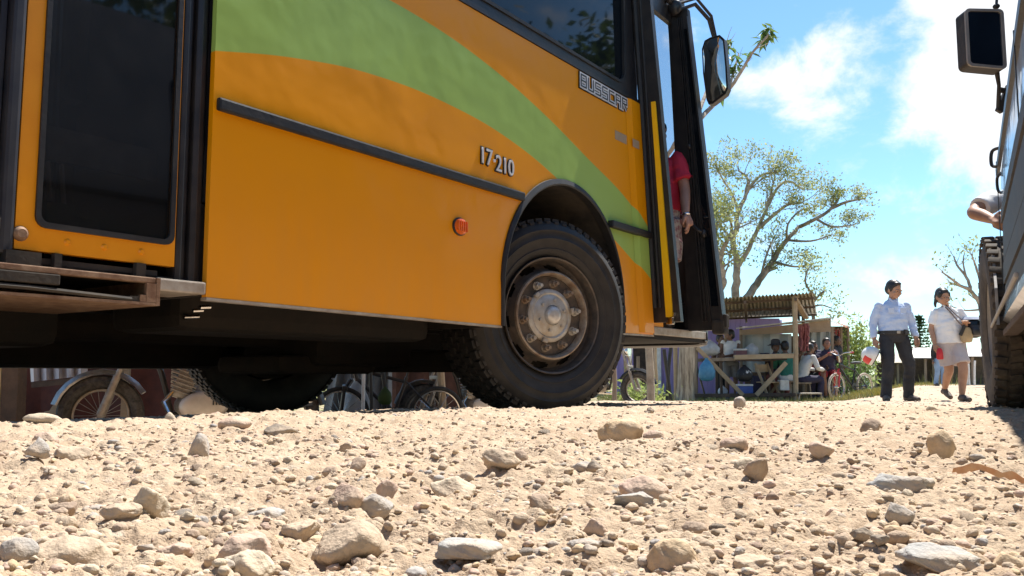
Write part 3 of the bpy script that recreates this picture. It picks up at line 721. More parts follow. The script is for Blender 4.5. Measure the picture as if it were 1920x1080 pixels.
# mirror arm and mirror
b = MB()
b.tube([(1.46, -.06, 2.68), (1.60, -.14, 2.76), (1.72, -.19, 2.68), (1.78, -.2, 2.57)], .014, 8); b.tube([(1.46, -.06, 2.73), (1.60, -.15, 2.80), (1.74, -.20, 2.71), (1.80, -.205, 2.58)], .011, 8)
b.ell((1.46, -.05, 2.71), (.04, .05, .06)); b.ell((1.42, -.03, 2.76), (.03, .03, .035)); am = b.build('mirror_arm', BLKMET, BUS, smooth=True)
def mirror_face(a, bb_, t): 
    ang = RAD(12); return (1.775 + t*math.cos(ang) + a*math.sin(ang)*-1 , -.20 - a*math.cos(ang) - t*math.sin(ang)*-1*0, 2.33+bb_)
ol = [(-.075, .235), (-.03, .245), (.05, .24), (.085, .20), (.10, .0), (.105, -.16), (.085, -.195), (-.02, -.24), (-.055, -.235), (-.07, -.2), (-.095, .0), (-.10, .18)]
b = MB(); b.prism(ol, [], mirror_face, 0, .06); mh = b.build('mirror_housing', BLKMET, am)
b = MB(); oo = [(x*.88, z*.93) for x, z in ol]; dense = []
for i in range(len(oo)):
    for t in (0, .33, .66): dense.append((oo[i][0]*(1-t)+oo[(i+1) % len(oo)][0]*t, oo[i][1]*(1-t)+oo[(i+1) % len(oo)][1]*t))
mv = [mirror_face(x*k_, z*k_, -.004-.034*(1-k_*k_)) for k_ in (1, .85, .68, .5, .3, .12) for x, z in dense]; nd = len(dense)
mf = [(i*nd+k, i*nd+(k+1) % nd, (i+1)*nd+(k+1) % nd, (i+1)*nd+k) for i in range(5) for k in range(nd)]+[tuple(5*nd+k for k in range(nd))]
b.add(mv, mf); b.build('mirror_glass', pm('mirror_glass', (.70, .73, .68), None, rough=.03, metal=1), am, smooth=True)
b = MB(); b.lathe([(.045, -.001), (.042, -.012), (.03, -.02), (0, -.026)], (1.775, -.255, 2.19), 'x', 20); b.build('round_mirror', CHROME, am, smooth=True)
# middle door
b = MB(); b.prism([(-2.722, .532), (-2.249, .532), (-2.249, .60), (-2.249, 2.60), (-2.722, 2.60)], [rrect(-2.672, -2.262, .600, 2.50, .03)], sidef, .012, .04)
md = b.build('middle_door_leaf', ORANGE, BUS)
b = MB(); b.prism(rrect(-2.674, -2.256, .596, 2.504, .03), [rrect(-2.660, -2.272, .612, 2.488, .022)], sidef, .004, .012); b.build('glass_gasket', BLACK, md)
b = MB(); b.prism(rrect(-2.661, -2.271, .611, 2.489, .022), [], sidef, .014, .019); b.build('door_glass', pm('dark_door_glass', (.008, .009, .010), None, rough=.03, alpha=.68, spec=.8), md)
for s_ in (-2.582, -2.475, -2.36): 
    b = MB(); b.lathe([(0, -.006), (.006, -.006), (.0085, -.002), (.010, .0)], (s_, .012, .566), 'y', 12); b.build('bolt', ORANGE, md, smooth=True)
b = MB(); b.lathe([(0, -.012), (.012, -.012), (.019, -.006), (.021, 0)], (-2.708, .012, .573), 'y', 14); b.build('hinge_cap', RUST, md, smooth=True)
b = MB()
for i, (s0, s1, y) in enumerate(((-2.247, -2.225, .010), (-2.222, -2.200, .03), (-2.197, -2.172, .015), (-2.170, -2.143, .035))): b.bb(s0, s1, y, y+.05, .47, 2.75, .006)
b.build('door_jamb', BLKMET, BUS)
b = MB(); b.bb(-2.762, -2.726, .004, .05, .515, 2.65, .01); b.bb(-2.782, -2.766, .03, .06, .515, 2.65); b.build('door_seal', pm('seal_rubber', (.02, .022, .03), (.035, .035, .04), 8, .45), BUS)
b = MB(); b.prism([(-3.34, .532), (-2.83, .532), (-2.80, 2.60), (-3.34, 2.60)], [rrect(-3.29, -2.872, .600, 2.50, .03)], sidef, .012, .04); ml = b.build('middle_door_leaf', ORANGE, BUS)
b = MB(); b.prism(rrect(-3.288, -2.874, .602, 2.498, .03), [], sidef, .018, .022); b.build('door_glass', TINTG, ml)
b = MB(); b.bb(-3.72, -3.342, .01, .04, .47, 2.75); b.bb(-3.72, -2.14, .0, .03, 2.65, 2.881); b.build('door_surround', BLKMET, BUS)
b = MB(); b.tube([(-2.83, .0, .60), (-2.80, -.012, .615), (-2.775, -.012, .60), (-2.775, -.01, .575)], .006, 6); b.build('door_chain', BLKMET, BUS, smooth=True)
# folding step under the middle door
b = MB(); b.bb(-3.6, -2.335, -.03, .0, .470, .487, .003); b.bb(-3.6, -2.335, -.034, .56, .404, .412); b.bb(-3.6, -2.335, .45, .47, .413, .469)
b.bb(-2.334, -2.322, -.034, .56, .404, .487); b.bb(-2.366, -2.335, -.034, -.022, .413, .469); b.bb(-2.385, -2.367, -.034, -.022, .413, .433)
st_ = b.build('folding_step', RUST, BUS)
b = MB(); b.bb(-3.6, -2.62, -.036, -.02, .440, .468, .003); b.tube([(-3.6, -.028, .43), (-2.7, -.03, .428), (-2.41, -.028, .418)], .007, 6); b.bb(-2.415, -2.385, -.03, .0, .412, .428); b.build('step_latch', DUST, st_)
b = MB(); b.bb(-2.318, -2.146, -.008, .18, .452, .492, .006); b.build('sill_block', GREYM, BUS)
b = MB(); b.bb(-2.9, -2.3, .02, .4, .493, .515); b.bb(-2.62, -2.60, .0, .02, .49, .53); b.bb(-2.38, -2.35, .0, .02, .49, .53); b.bb(-2.75, -2.66, -.01, .02, .49, .525); b.build('door_track', DUST, BUS)
# underside: rails, axle, tanks, engine
b = MB(); b.bb(-9.2, 1.9, .85, .93, .44, .70); b.bb(-9.2, 1.9, 1.57, 1.65, .44, .70)
for s_ in (-3.4, -2.6, -1.7, -.7, .8, 1.6): b.bb(s_, s_+.08, .1, 2.4, .50, .69)
b.build('chassis_rail', UNDER, BUS)
b = MB(); b.bb(-.09, .07, .42, 2.08, .215, .34, .03); b.bb(-.8, .7, .95, 1.55, .245, .69, .05); b.bb(-1.0, -.3, 1.0, 1.5, .205, .3, .05); b.tube([(-9, 1.25, .42), (-.5, 1.25, .42)], .08, 12); b.build('front_axle', UNDER, BUS)
b = MB(); b.bb(-2.7, -.75, 1.75, 2.42, .235, .69, .06); b.bb(-4.6, -2.8, 1.6, 2.42, .240, .69, .04); b.bb(-2.0, -.62, .35, .80, .36, .69, .05); b.bb(-3.6, -2.2, .75, 1.5, .30, .68, .05); b.build('fuel_tank', UNDER, BUS)
b = MB(); b.bb(-.62, -.60, .05, 2.44, .42, .70); b.bb(.82, .84, .05, 2.44, .42, .70); b.bb(-9.3, -.62, 2.44, 2.465, .42, .7); b.bb(.84, 2, 2.44, 2.465, .42, .7); b.build('splash_guard', UNDER, BUS)
b = MB(); b.tube([(-1.98, .35, .405), (-1.92, .35, .41)], .010, 10); b.build('pipe_end', CHROME, BUS, smooth=True); b = MB(); b.tube([(-2.02, .2, .43), (-1.98, .2, .434)], .008, 8); b.build('pipe_end', CHROME, BUS, smooth=True); b = MB(); b.tube([(-2.02, .24, .42), (-1.98, .24, .424)], .007, 8); b.build('pipe_end', CHROME, BUS, smooth=True)
# amber side lamp
b = MB(); b.lathe([(.050, .0), (.050, -.006), (.044, -.010)], (0, 0, 0), 'y', 28); 
b.v = [(x*1.0-.847, y, z*.82+.858) for x, y, z in b.v]; lp_ = b.build('side_lamp', BLACK, BUS, smooth=True)
b = MB(); b.lathe([(.045, -.006), (.043, -.016), (.03, -.020), (0, -.022)], (0, 0, 0), 'y', 28); 
for k in range(5): b.bb(-.034+k*.015, -.028+k*.015, -.026, -.014, -.028, .028)
b.v = [(x*1.0-.847, y, z*.82+.858) for x, y, z in b.v]; b.build('lamp_lens', pm('amber_plastic', (.75, .16, .01), (.6, .10, .01), 60, .25, coat=.4), lp_, smooth=True)
# writing
def text_mesh(txt, size, bold, ext, font=None):
    c = bpy.data.curves.new('t', 'FONT'); c.body = txt; c.size = size; c.offset = bold; c.extrude = ext; c.align_x = 'LEFT'
    o = bpy.data.objects.new('t', c); COL.objects.link(o); dg = bpy.context.evaluated_depsgraph_get(); me = bpy.data.meshes.new_from_object(o.evaluated_get(dg)); bpy.data.objects.remove(o); return me
INK = pm('emblem_black', (.015, .015, .018), None, rough=.4); LET = pm('emblem_white', (.72, .73, .74), (.6, .6, .6), 40, .35)
def plate_text(txt, s0, z0, width, height, name, shear=0):
    for bold, ext, y, mt in ((.045, .004, -.004, INK), (.0, .004, -.009, LET)):
        me = text_mesh(txt, 1, bold, .1)
        co = np.zeros(len(me.vertices)*3); me.vertices.foreach_get('co', co); co = co.reshape(-1, 3)
        if bold > 0: x0, x1, y0, y1 = co[:, 0].min()+.045, co[:, 0].max()-.045, co[:, 1].min()+.045, co[:, 1].max()-.045
        nx = s0+(co[:, 0]-x0)/(x1-x0)*width; nz = z0+(co[:, 1]-y0)/(y1-y0)*height
        out = np.stack([nx+shear*(nz-z0), y-co[:, 2]*.03, nz], -1); me.vertices.foreach_set('co', out.ravel()); me.materials.clear(); me.materials.append(mt)
        o = bpy.data.objects.new(name, me); COL.objects.link(o)
        if bold > 0: o.parent = BUS; base = o
        else: o.parent = base; o.name = 'white_digits'
plate_text('17', -.690, 1.178, .085, .078, 'model_number'); plate_text('210', -.578, 1.166, .148, .078, 'model_number')
b = MB(); b.bb(-.596, -.586, -.012, -.004, 1.205, 1.218); b.build('number_dot', LET, BUS)
# square block letters B U S S C A R
cells = dict(B=['t', 'm', 'b', 'lu', 'll', 'ru', 'rl'], U=['b', 'lu', 'll', 'ru', 'rl'], S=['t', 'm', 'b', 'lu', 'rl'], C=['t', 'b', 'lu', 'll'], A=['t', 'm', 'lu', 'll', 'ru', 'rl'], R=['t', 'm', 'lu', 'll', 'ru', 'd'])
em = None
for lay, (hw, y0, y1, mt) in enumerate(((.0165, -.006, -.0012, INK), (.0125, -.009, -.0062, LET), (.0042, -.0105, -.0092, INK))):
    b = MB(); x = .236; w, h, z0 = .056, .066, 1.815
    for ch in 'BUSSCAR':
        X0, X1, Zb, Zm, Zt = x, x+w, z0, z0+h/2, z0+h
        seg = dict(t=(X0, Zt, X1, Zt), m=(X0, Zm, X1, Zm), b=(X0, Zb, X1, Zb), lu=(X0, Zm, X0, Zt), ll=(X0, Zb, X0, Zm), ru=(X1, Zm, X1, Zt), rl=(X1, Zb, X1, Zm), d=(X0+w*.4, Zm, X1, Zb))
        e = 0
        for c_ in cells[ch]:
            a0, b0, a1, b1 = seg[c_]; d = Vector((a1-a0, 0, b1-b0)).normalized()*hw*.85; e += 1
            if c_ == 'd': b.beam((a0, (y0+y1)/2, b0), (a1, (y0+y1)/2, b1), y1-y0-.0004*e, hw*2)
            else: b.bb(min(a0, a1)-hw, max(a0, a1)+hw, y0-.00012*e-.00004*(ord(ch) % 5), y1, min(b0, b1)-hw, max(b0, b1)+hw)
        x += w+.0275
    o = b.build('maker_emblem' if lay == 0 else ('emblem_outline' if lay == 1 else 'emblem_core'), mt, BUS if lay == 0 else em)
    if lay == 0: em = o
b = MB(); b.bb(.65, .80, -.002, -.0008, 1.605, 1.660); b.bb(.845, .93, -.0225, -.020, 1.60, 1.65); dc = b.build('faded_sticker', pm('faded_grey', (.34, .25, .17), (.42, .30, .18), 60, .6), BUS)

# wheels
TYRE = pm('tyre_rubber', (.014, .013, .013), (.035, .030, .026), 9, .62, bump=.25, bscale=60)
RIMD = pm('rim_dark', (.075, .068, .062), (.15, .115, .09), 22, .55, metal=.35, bump=.3, bscale=90)
RIML = pm('rim_ring', (.34, .29, .23), (.20, .13, .085), 16, .5, metal=.3, bump=.2, bscale=80)
HUBM = pm('hub_cap', (.48, .48, .46), (.36, .30, .23), 14, .45, metal=.25, bump=.2, bscale=60)
def make_wheel(loc, rz, mirror=False):
    """axle along local y; outer face toward -y"""
    m = -1 if mirror else 1
    def bld(b, name, mt, par, sm=True):
        b.v = [(x, y*m, z) for x, y, z in b.v]
        o = b.build(name, mt, par, smooth=sm); return o
    b = MB(); b.lathe([(.05, .09), (.287, .09), (.287, .24), (.05, .24), (.05, .09)], (0, 0, 0), 'y', 24); b.tube([(0, .1, 0), (0, .38, 0)], .06, 12)
    w = bld(b, 'wheel', UNDER, BUS); w.location = loc; w.rotation_euler = (0, 0, rz)
    b = MB(); R_ = .508
    pr = [(.300, .02), (.318, -.004), (.345, -.018), (.352, -.021), (.356, -.018), (.40, -.030), (.405, -.034), (.41, -.030), (.445, -.030), (.450, -.034), (.458, -.030), (.480, -.018), (.498, .0), (R_-.008, .02), (R_, .05), (R_, .235), (R_-.008, .265), (.498, .285), (.46, .31), (.40, .315), (.345, .30), (.30, .27), (.30, .02)]
    b.lathe(pr, (0, 0, 0), 'y', 72)
    n = 58
    for k in range(n):
        a = 2*math.pi*k/n
        for row, (y0, y1, ro, w0, off) in enumerate(((-.002, .052, .507, .040, 0), (.066, .118, .511, .034, .5), (.130, .170, .511, .034, 0), (.182, .232, .511, .034, .5), (.246, .298, .507, .040, 0))):
            aa = a+off*2*math.pi/n; rot = Matrix.Rotation(-aa, 3, 'Y'); hgt = .018
            b.box(rot @ Vector((ro, (y0+y1)/2, 0)), (hgt, y1-y0, w0), rot)
        rot = Matrix.Rotation(-a, 3, 'Y'); b.box(rot @ Vector((.490, -.009, 0)), (.020, .009, .030), rot, .003)
    bld(b, 'tyre', TYRE, w, True)
    b = MB()
    prof = [(.296, .03), (.303, -.008), (.309, -.012), (.306, -.018), (.299, -.014), (.294, .006), (.290, .045)]
    b.lathe(prof, (0, 0, 0), 'y', 64)
    # dish with ten hand holes: rings of faces left out
    n = 80; ra, rb = .247, .277
    def yr(r): return .062-(.277-r)*1.3 if r <= .277 else .062-(r-.277)*1.5
    rads = [.292, .277, .270, .262, .254, .247, .238, .232]; ys = [.045, .062, .060, .055, .047, .038, .012, .0]
    vs = []; fs = []
    for r, y in zip(rads, ys):
        for k in range(n): a = 2*math.pi*(k+.5)/n; vs.append((r*math.cos(a), y, r*math.sin(a)))
    for i in range(len(rads)-1):
        for k in range(n):
            ph = (k % 8); hole = (1 <= i <= 4 and ph in (0, 1, 2)) or (2 <= i <= 3 and ph in (7, 3))
            if hole: continue
            fs.append((i*n+k, i*n+(k+1) % n, (i+1)*n+(k+1) % n, (i+1)*n+k))
    b.add(vs, fs)
    b.lathe([(.21, .034), (.208, .030), (.150, .030), (.10, .030)], (0, 0, 0), 'y', 64)
    rim = bld(b, 'rim', RIMD, w)
    b = MB(); b.lathe([(.236, .002), (.232, -.010), (.224, -.013), (.216, -.004), (.210, .03)], (0, 0, 0), 'y', 64); bld(b, 'rim_ring', RIML, w)
    b = MB(); b.lathe([(.142, .030), (.141, .016), (.132, .008), (.120, .006), (.112, .012), (.100, .004), (.070, -.006), (.054, -.008), (.052, -.012)], (0, 0, 0), 'y', 48)
    for k in range(6):
        a = 2*math.pi*(k+.3)/6; b.tube([(.082*math.cos(a), .002, .082*math.sin(a)), (.082*math.cos(a), -.012, .082*math.sin(a))], .008, 6)
    for k in range(3):
        a = 2*math.pi*(k+.1)/3; rot = Matrix.Rotation(-a, 3, 'Y'); b.box(rot @ Vector((.140, .004, 0)), (.02, .02, .03), rot, .003)
    bld(b, 'hub', HUBM, w)
    b = MB(); b.lathe([(.050, -.008), (.047, -.022), (.036, -.032), (.02, -.037), (0, -.038)], (0, 0, 0), 'y', 28); bld(b, 'hub_cap', CHROME if False else pm('hub_knob', (.62, .60, .57), (.45, .42, .38), 30, .3, metal=.3), w)
    for k in range(10):
        a = 2*math.pi*(k+.25)/10; c = Vector((.172*math.cos(a), 0, .172*math.sin(a)))
        b = MB(); b.tube([c+Vector((0, .030, 0)), c+Vector((0, .024, 0))], .024, 12); b.tube([c+Vector((0, .026, 0)), c+Vector((0, -.002, 0))], .0175, 6); b.tube([c+Vector((0, 0, 0)), c+Vector((0, -.022, 0))], .010, 8)
        bld(b, 'wheel_nut', RIML if k % 3 else HUBM, w, False)
    return w
STEER = -RAD(21.5)
make_wheel((0.0, .045, .512), STEER)
def copy_wheel(src, loc, rz, flip):
    kids = [o for o in COL.objects if o.parent == src]; c = src.copy(); COL.objects.link(c); c.location = loc; c.rotation_euler = (0, 0, rz)
    for k in kids: d = k.copy(); COL.objects.link(d); d.parent = c
    return c
W0 = [o for o in COL.objects if o.name.startswith('wheel') and o.parent == BUS][0]
copy_wheel(W0, (0, 2.40, .46), STEER+math.pi, True)
copy_wheel(W0, (-5.95, .05, .512), 0, False)
copy_wheel(W0, (-5.95, 2.45, .50), math.pi, True)
# ---------------------------------------------------------------- plants
def leafy(m, w=.45):
    """thin leaves let some light through"""
    t = m.node_tree; b = t.nodes['Principled BSDF']; o = t.nodes['Material Output']; tr = t.nodes.new('ShaderNodeBsdfTranslucent'); mx = t.nodes.new('ShaderNodeMixShader'); mx.inputs[0].default_value = w
    src = b.inputs['Base Color'].links[0].from_socket; t.links.new(src, tr.inputs['Color']); t.links.new(b.outputs[0], mx.inputs[1]); t.links.new(tr.outputs[0], mx.inputs[2]); t.links.new(mx.outputs[0], o.inputs['Surface']); return m
BARK = pm('bark', (.12, .10, .06), (.30, .25, .18), 3, .9, bump=1.5, bscale=12)
BARKP = pm('pale_bark', (.20, .16, .12), (.44, .38, .30), 3.5, .9, bump=1.2, bscale=16, detail=9)
LEAF = pm('leaf_olive', (.22, .26, .08), (.40, .41, .18), 1.2, .6, rand=.35)
LEAFD = pm('leaf_dark', (.035, .06, .015), (.08, .12, .03), 1.5, .6, rand=.35)
LEAFL = pm('leaf_light', (.22, .30, .07), (.36, .42, .14), 2.0, .6, rand=.3)
LEAFG = pm('leaf_glossy', (.08, .15, .04), (.16, .24, .07), 3.0, .45, rand=.3)
for m_ in (LEAF, LEAFL, LEAFG, LEAFD): leafy(m_)
def leaf_mesh(name, pts, size, mat_, parent, seed=1, aspect=.5, origin=(0, 0, 0), jit=.5, droop=0):
    r = np.random.default_rng(seed); pts = np.asarray(pts, float)-np.asarray(origin, float); n = len(pts)
    s = size*r.uniform(1-jit, 1+jit, n)
    a = r.normal(size=(n, 3)); a[:, 2] -= droop; a /= np.linalg.norm(a, axis=1)[:, None]; c = r.normal(size=(n, 3)); b = np.cross(a, c); b /= np.linalg.norm(b, axis=1)[:, None]
    q = np.stack([pts-a*s[:, None], pts+b*(s*aspect)[:, None], pts+a*s[:, None], pts-b*(s*aspect)[:, None]], 1).reshape(-1, 3)
    F = np.arange(n*4).reshape(n, 4)
    o = np_mesh(name, q, F, mat_, smooth=False); o.parent = parent; return o
def ccurve(p, n=8):
    """catmull-rom through points"""
    p = [Vector(q) for q in p]; out = []
    for i in range(len(p)-1):
        a = p[max(i-1, 0)]; b = p[i]; c = p[i+1]; d = p[min(i+2, len(p)-1)]
        for k in range(n):
            t = k/n; out.append(.5*((2*b)+(c-a)*t+(2*a-5*b+4*c-d)*t*t+(-a+3*b-3*c+d)*t**3))
    out.append(p[-1]); return out
def grow(b, start, dirv, length, rad, depth, R, leaves, lsize, up=.25, spread=.6, nb=3, flat=.0):
    """recursive limb; fills leaves with clump centres"""
    pts = [start.copy()]; d = dirv.normalized(); seg = max(3, int(length/ (lsize*6))) if depth else 3; seg = min(seg, 6)
    for i in range(seg):
        d = (d+Vector((R.gauss(0, .16), R.gauss(0, .16), R.gauss(0, .12)+up*.12))).normalized(); pts.append(pts[-1]+d*length/seg)
    b.tube(pts, [rad*(1-.65*i/seg) for i in range(seg+1)], 6 if depth > 0 else 4, caps=False)
    if depth == 0:
        for i in range(1, seg+1): leaves.append((pts[i], 1))
        return
    for k in range(nb):
        i = R.randint(max(1, seg//2), seg); t = pts[i]
        dd = (d+Vector((R.gauss(0, spread), R.gauss(0, spread), R.gauss(0, spread*.7)*(1-flat)+up*.3))).normalized()
        grow(b, t, dd, length*R.uniform(.5, .8), rad*.45, depth-1, R, leaves, lsize, up, spread, nb, flat)
def clump_points(cent, n, rad, seed, flat=.6):
    r = np.random.default_rng(seed); c = np.array([p[0][:] for p in cent]); idx = r.integers(0, len(c), n)
    q = r.normal(size=(n, 3))*rad; q[:, 2] *= flat; return c[idx]+q
def tree(label, Y, limbs, seed, leafmat, bark, nleaf, lsize, crad, twl, name='tree', depth=2, group=None, base=None, r0=.2, nb=3, up=.3, jitter=.6, cat='tree'):
    """limbs: list of (list of photo pixels along a limb, start radius); every limb gets its own depth"""
    R = random.Random(seed); first = limbs[0][0][0]; root = P(first[0], first[1], Y)
    gz = G(root.x, root.y); rt = thing(name, label, cat, (root.x, root.y, gz), 0, group)
    b = MB(); leaves = []
    tp = {}
    for li, (pix, rad) in enumerate(limbs):
        pts = []
        dy = R.uniform(-jitter, jitter)*2
        for i, (px, py) in enumerate(pix):
            k = i/(len(pix)-1); off = 0 if li == 0 and i == 0 else dy*k
            if (px, py) in tp: pts.append(tp[(px, py)]); off0 = tp[(px, py)].y-Y; dy = dy*.5+off0; continue
            q = P(px, py, Y+off); tp[(px, py)] = q; pts.append(q)
        if li == 0: pts.insert(0, Vector((pts[0].x+R.uniform(-.1, .1), pts[0].y, gz-.1)))
        cv = ccurve(pts, 5); n = len(cv)
        b.tube([c+Vector((R.gauss(0, rad*.12), R.gauss(0, rad*.12), 0)) for c in cv], [rad*(1-.72*i/n)+.004 for i in range(n)], 8, caps=False)
        d = (cv[-1]-cv[-3]).normalized()
        for k in range(nb+2):
            i = R.randint(int(n*.5), n-1); dd = (d+Vector((R.gauss(0, .6), R.gauss(0, .6), R.gauss(0, .4)+up))).normalized()
            grow(b, cv[i], dd, twl*R.uniform(.6, 1.1), rad*.24, depth, R, leaves, lsize, up, .55, nb)
    b.build('trunk', bark, rt, smooth=True, world=True)
    pts = clump_points(leaves, nleaf, crad, seed); leaf_mesh('crown', pts, lsize, leafmat, rt, seed, origin=rt.location)
    return rt
YT = 34
tree('tall pale tree with a wide airy umbrella crown behind the left of the stall roof', YT,
 [([(1378, 560), (1382, 500), (1376, 450), (1384, 400), (1400, 360)], .19), ([(1384, 400), (1375, 370), (1352, 330)], .07), ([(1382, 500), (1402, 470), (1420, 430), (1440, 385), (1450, 345)], .11),
  ([(1420, 430), (1445, 408), (1475, 385), (1505, 380)], .09), ([(1400, 360), (1402, 335), (1385, 320)], .08), ([(1376, 450), (1356, 430), (1340, 400)], .07), ([(1440, 385), (1460, 350), (1480, 340), (1505, 355)], .07),
  ([(1400, 360), (1425, 330), (1460, 322)], .07)], 11, LEAF, BARKP, 7000, .05, .17, .95, jitter=.9)
tree('leaning tree with thick mossy trunk and one long branch reaching right', YT-2,
 [([(1372, 600), (1398, 562), (1425, 525), (1448, 490), (1475, 450), (1500, 425)], .20), ([(1500, 425), (1530, 410), (1560, 390), (1575, 365), (1572, 350)], .08), ([(1560, 390), (1590, 378), (1622, 372)], .07),
  ([(1475, 450), (1478, 420), (1500, 395), (1520, 392)], .045), ([(1530, 410), (1560, 425), (1600, 422)], .05), ([(1425, 525), (1440, 470), (1455, 440)], .05), ([(1448, 490), (1490, 500), (1520, 495)], .05), ([(1475, 450), (1520, 452), (1560, 440)], .05)],
 23, LEAF, BARK, 4600, .048, .14, .62, jitter=.9)
# epiphytes along the leaning trunk
tree('slim pale-barked tree between the mossy leaning trunk and the bus door', YT-1,
 [([(1352, 560), (1356, 520), (1350, 480), (1362, 455)], .2), ([(1356, 520), (1345, 495), (1338, 470)], .1), ([(1362, 455), (1372, 430), (1368, 410)], .08), ([(1350, 480), (1340, 450), (1345, 420)], .08)], 31, LEAF, BARKP, 2600, .06, .26, .8)
tree('low leafy tree whose twigs show just right of the stall roof edge', YT-6,
 [([(1525, 600), (1522, 575), (1530, 560), (1545, 545)], .07), ([(1522, 575), (1540, 572), (1560, 578)], .03), ([(1530, 560), (1510, 530), (1515, 505)], .04)], 41, LEAF, BARK, 700, .05, .2, .5)
# near tree beyond the bus: only one branch reaches out past the mirror
tree('broad-leaved tree branch poking out past the bus mirror, tree standing behind the bus', 13,
 [([(1215, 560), (1225, 430), (1240, 330), (1265, 270), (1300, 235)], .06), ([(1300, 235), (1340, 195), (1365, 170), (1392, 130), (1410, 100), (1440, 66)], .035), ([(1300, 235), (1330, 160), (1350, 110), (1362, 80)], .03), ([(1365, 170), (1380, 120), (1385, 100)], .02), ([(1240, 330), (1190, 250), (1180, 180)], .05)],
 57, LEAFG, BARKP, 1, .05, .05, .25, nb=1, depth=0)
rt = [o for o in COL.objects if o.parent is None and o.get('label', '').startswith('broad-leaved tree branch')][0]
old = [o for o in COL.objects if o.parent == rt and o.name.startswith('crown')][0]; bpy.data.objects.remove(old)
rngl = random.Random(3); b = MB()
for (px, py, n, sp) in [(1440, 60, 34, .13), (1430, 74, 12, .10), (1356, 130, 14, .14), (1348, 90, 12, .12), (1362, 84, 16, .13), (1352, 110, 12, .12), (1378, 104, 10, .1), (1366, 130, 12, .13), (1352, 150, 10, .12), (1384, 122, 8, .1), (1345, 172, 8, .1), (1408, 100, 5, .06), (1190, 240, 14, .3), (1180, 180, 14, .3), (1342, 80, 6, .1)]:
    c = P(px, py, 13)
    for k in range(n):
        a = rngl.uniform(0, 6.28); el = rngl.uniform(-1.1, .5); d = Vector((math.cos(a)*math.cos(el), math.sin(a)*math.cos(el), math.sin(el))); w = d.cross(Vector((0, 0, 1))).normalized()*.032; l = rngl.uniform(.13, .24)
        s0 = c+Vector((rngl.gauss(0, sp*.3), rngl.gauss(0, sp*.3), rngl.gauss(0, sp*.3)))
        b.add([s0, s0+d*l*.45+w, s0+d*l+Vector((0, 0, -.03)), s0+d*l*.45-w], [(0, 1, 2), (0, 2, 3)])
b.build('crown', LEAFG, rt, world=True, fix=False)
# bare twiggy tree by the truck
tree('nearly bare twiggy tree beside the parked truck, behind the woman', 26,
 [([(1850, 640), (1842, 580), (1822, 548), (1800, 535)], .11), ([(1822, 548), (1812, 520), (1795, 498), (1788, 480)], .05), ([(1842, 580), (1838, 530), (1828, 495), (1822, 478)], .05), ([(1800, 535), (1780, 520), (1766, 510)], .04), ([(1812, 520), (1806, 495), (1808, 475)], .03), ([(1842, 580), (1810, 582), (1785, 575)], .03)],
 61, LEAF, BARKP, 260, .05, .10, .45, nb=2, depth=1)
# light green bamboo-like shrub
def shrub(label, px, py0, py1, Y, w, n, mat_, seed, lsize=.06, name='shrub', cat='shrub', stems=14):
    b0 = P(px, py0, Y); gz = G(b0.x, b0.y); H_ = P(px, py1, Y).z-gz; rt = thing(name, label, cat, (b0.x, b0.y, gz)); R = random.Random(seed); b = MB(); pts = []
    for k in range(stems):
        x0 = R.uniform(-w, w)*.6; y0 = R.uniform(-w, w)*.6; h = H_*R.uniform(.6, 1.0); dx = R.uniform(-.25, .25)*w; dy = R.uniform(-.25, .25)*w
        pp = [Vector((x0+dx*t*t*1.5, y0+dy*t*t*1.5, h*t)) for t in (0, .25, .5, .75, 1)]; b.tube(pp, [.018, .016, .013, .009, .004], 5, caps=False)
        for j in range(n//stems):
            t = R.uniform(.15, 1)**.8; q = Vector((x0+dx*t*t*1.5, y0+dy*t*t*1.5, h*t)); sp = .16*w+.10; pts.append((q.x+R.gauss(0, sp), q.y+R.gauss(0, sp), q.z+R.gauss(0, sp*.7)))
    b.build('stem', mat_ if mat_ == LEAFL else BARK, rt, smooth=True); pts = [p for p in pts if p[2] > .02]; leaf_mesh('foliage', pts, lsize, mat_, rt, seed, aspect=.35); return rt
shrub('tall pale green leafy shrub between the tin-roofed shack and the walking man', 1612, 738, 592, 22, .42, 1900, LEAFL, 4, .06, stems=16)
shrub('lower green bush in front of the tall pale green shrub, right of the bicycle', 1600, 745, 668, 20, .35, 700, LEAFG, 6, .05)
shrub('bright green weeds at the foot of the purple wall, left of the wooden stall', 1205, 752, 722, 15, .5, 700, LEAFL, 9, .05)
# conifer far off
p0 = P(1728, 700, 60); gz = G(p0.x, p0.y); rt = thing('conifer', 'small dark conifer far down the road between the two walkers', 'tree', (p0.x, p0.y, gz)); b = MB(); Ht = P(1718, 588, 60).z-gz
b.tube([(0, 0, 0), (0, 0, Ht)], [.12, .02], 6); b.build('trunk', BARK, rt); pts = []; R = random.Random(8)
for i in range(16):
    z = Ht*(.28+.72*i/16); L_ = 1.35*(1-i/17)+.1
    for k in range(9):
        a = k*.698+i*.4
        for j in range(10): t = j/9; pts.append((math.cos(a)*L_*t+R.gauss(0, .04), math.sin(a)*L_*t+R.gauss(0, .04), z-.12*L_*t+.18*L_*t*t+R.gauss(0, .03)))
leaf_mesh('crown', pts, .11, LEAFD, rt, 5)
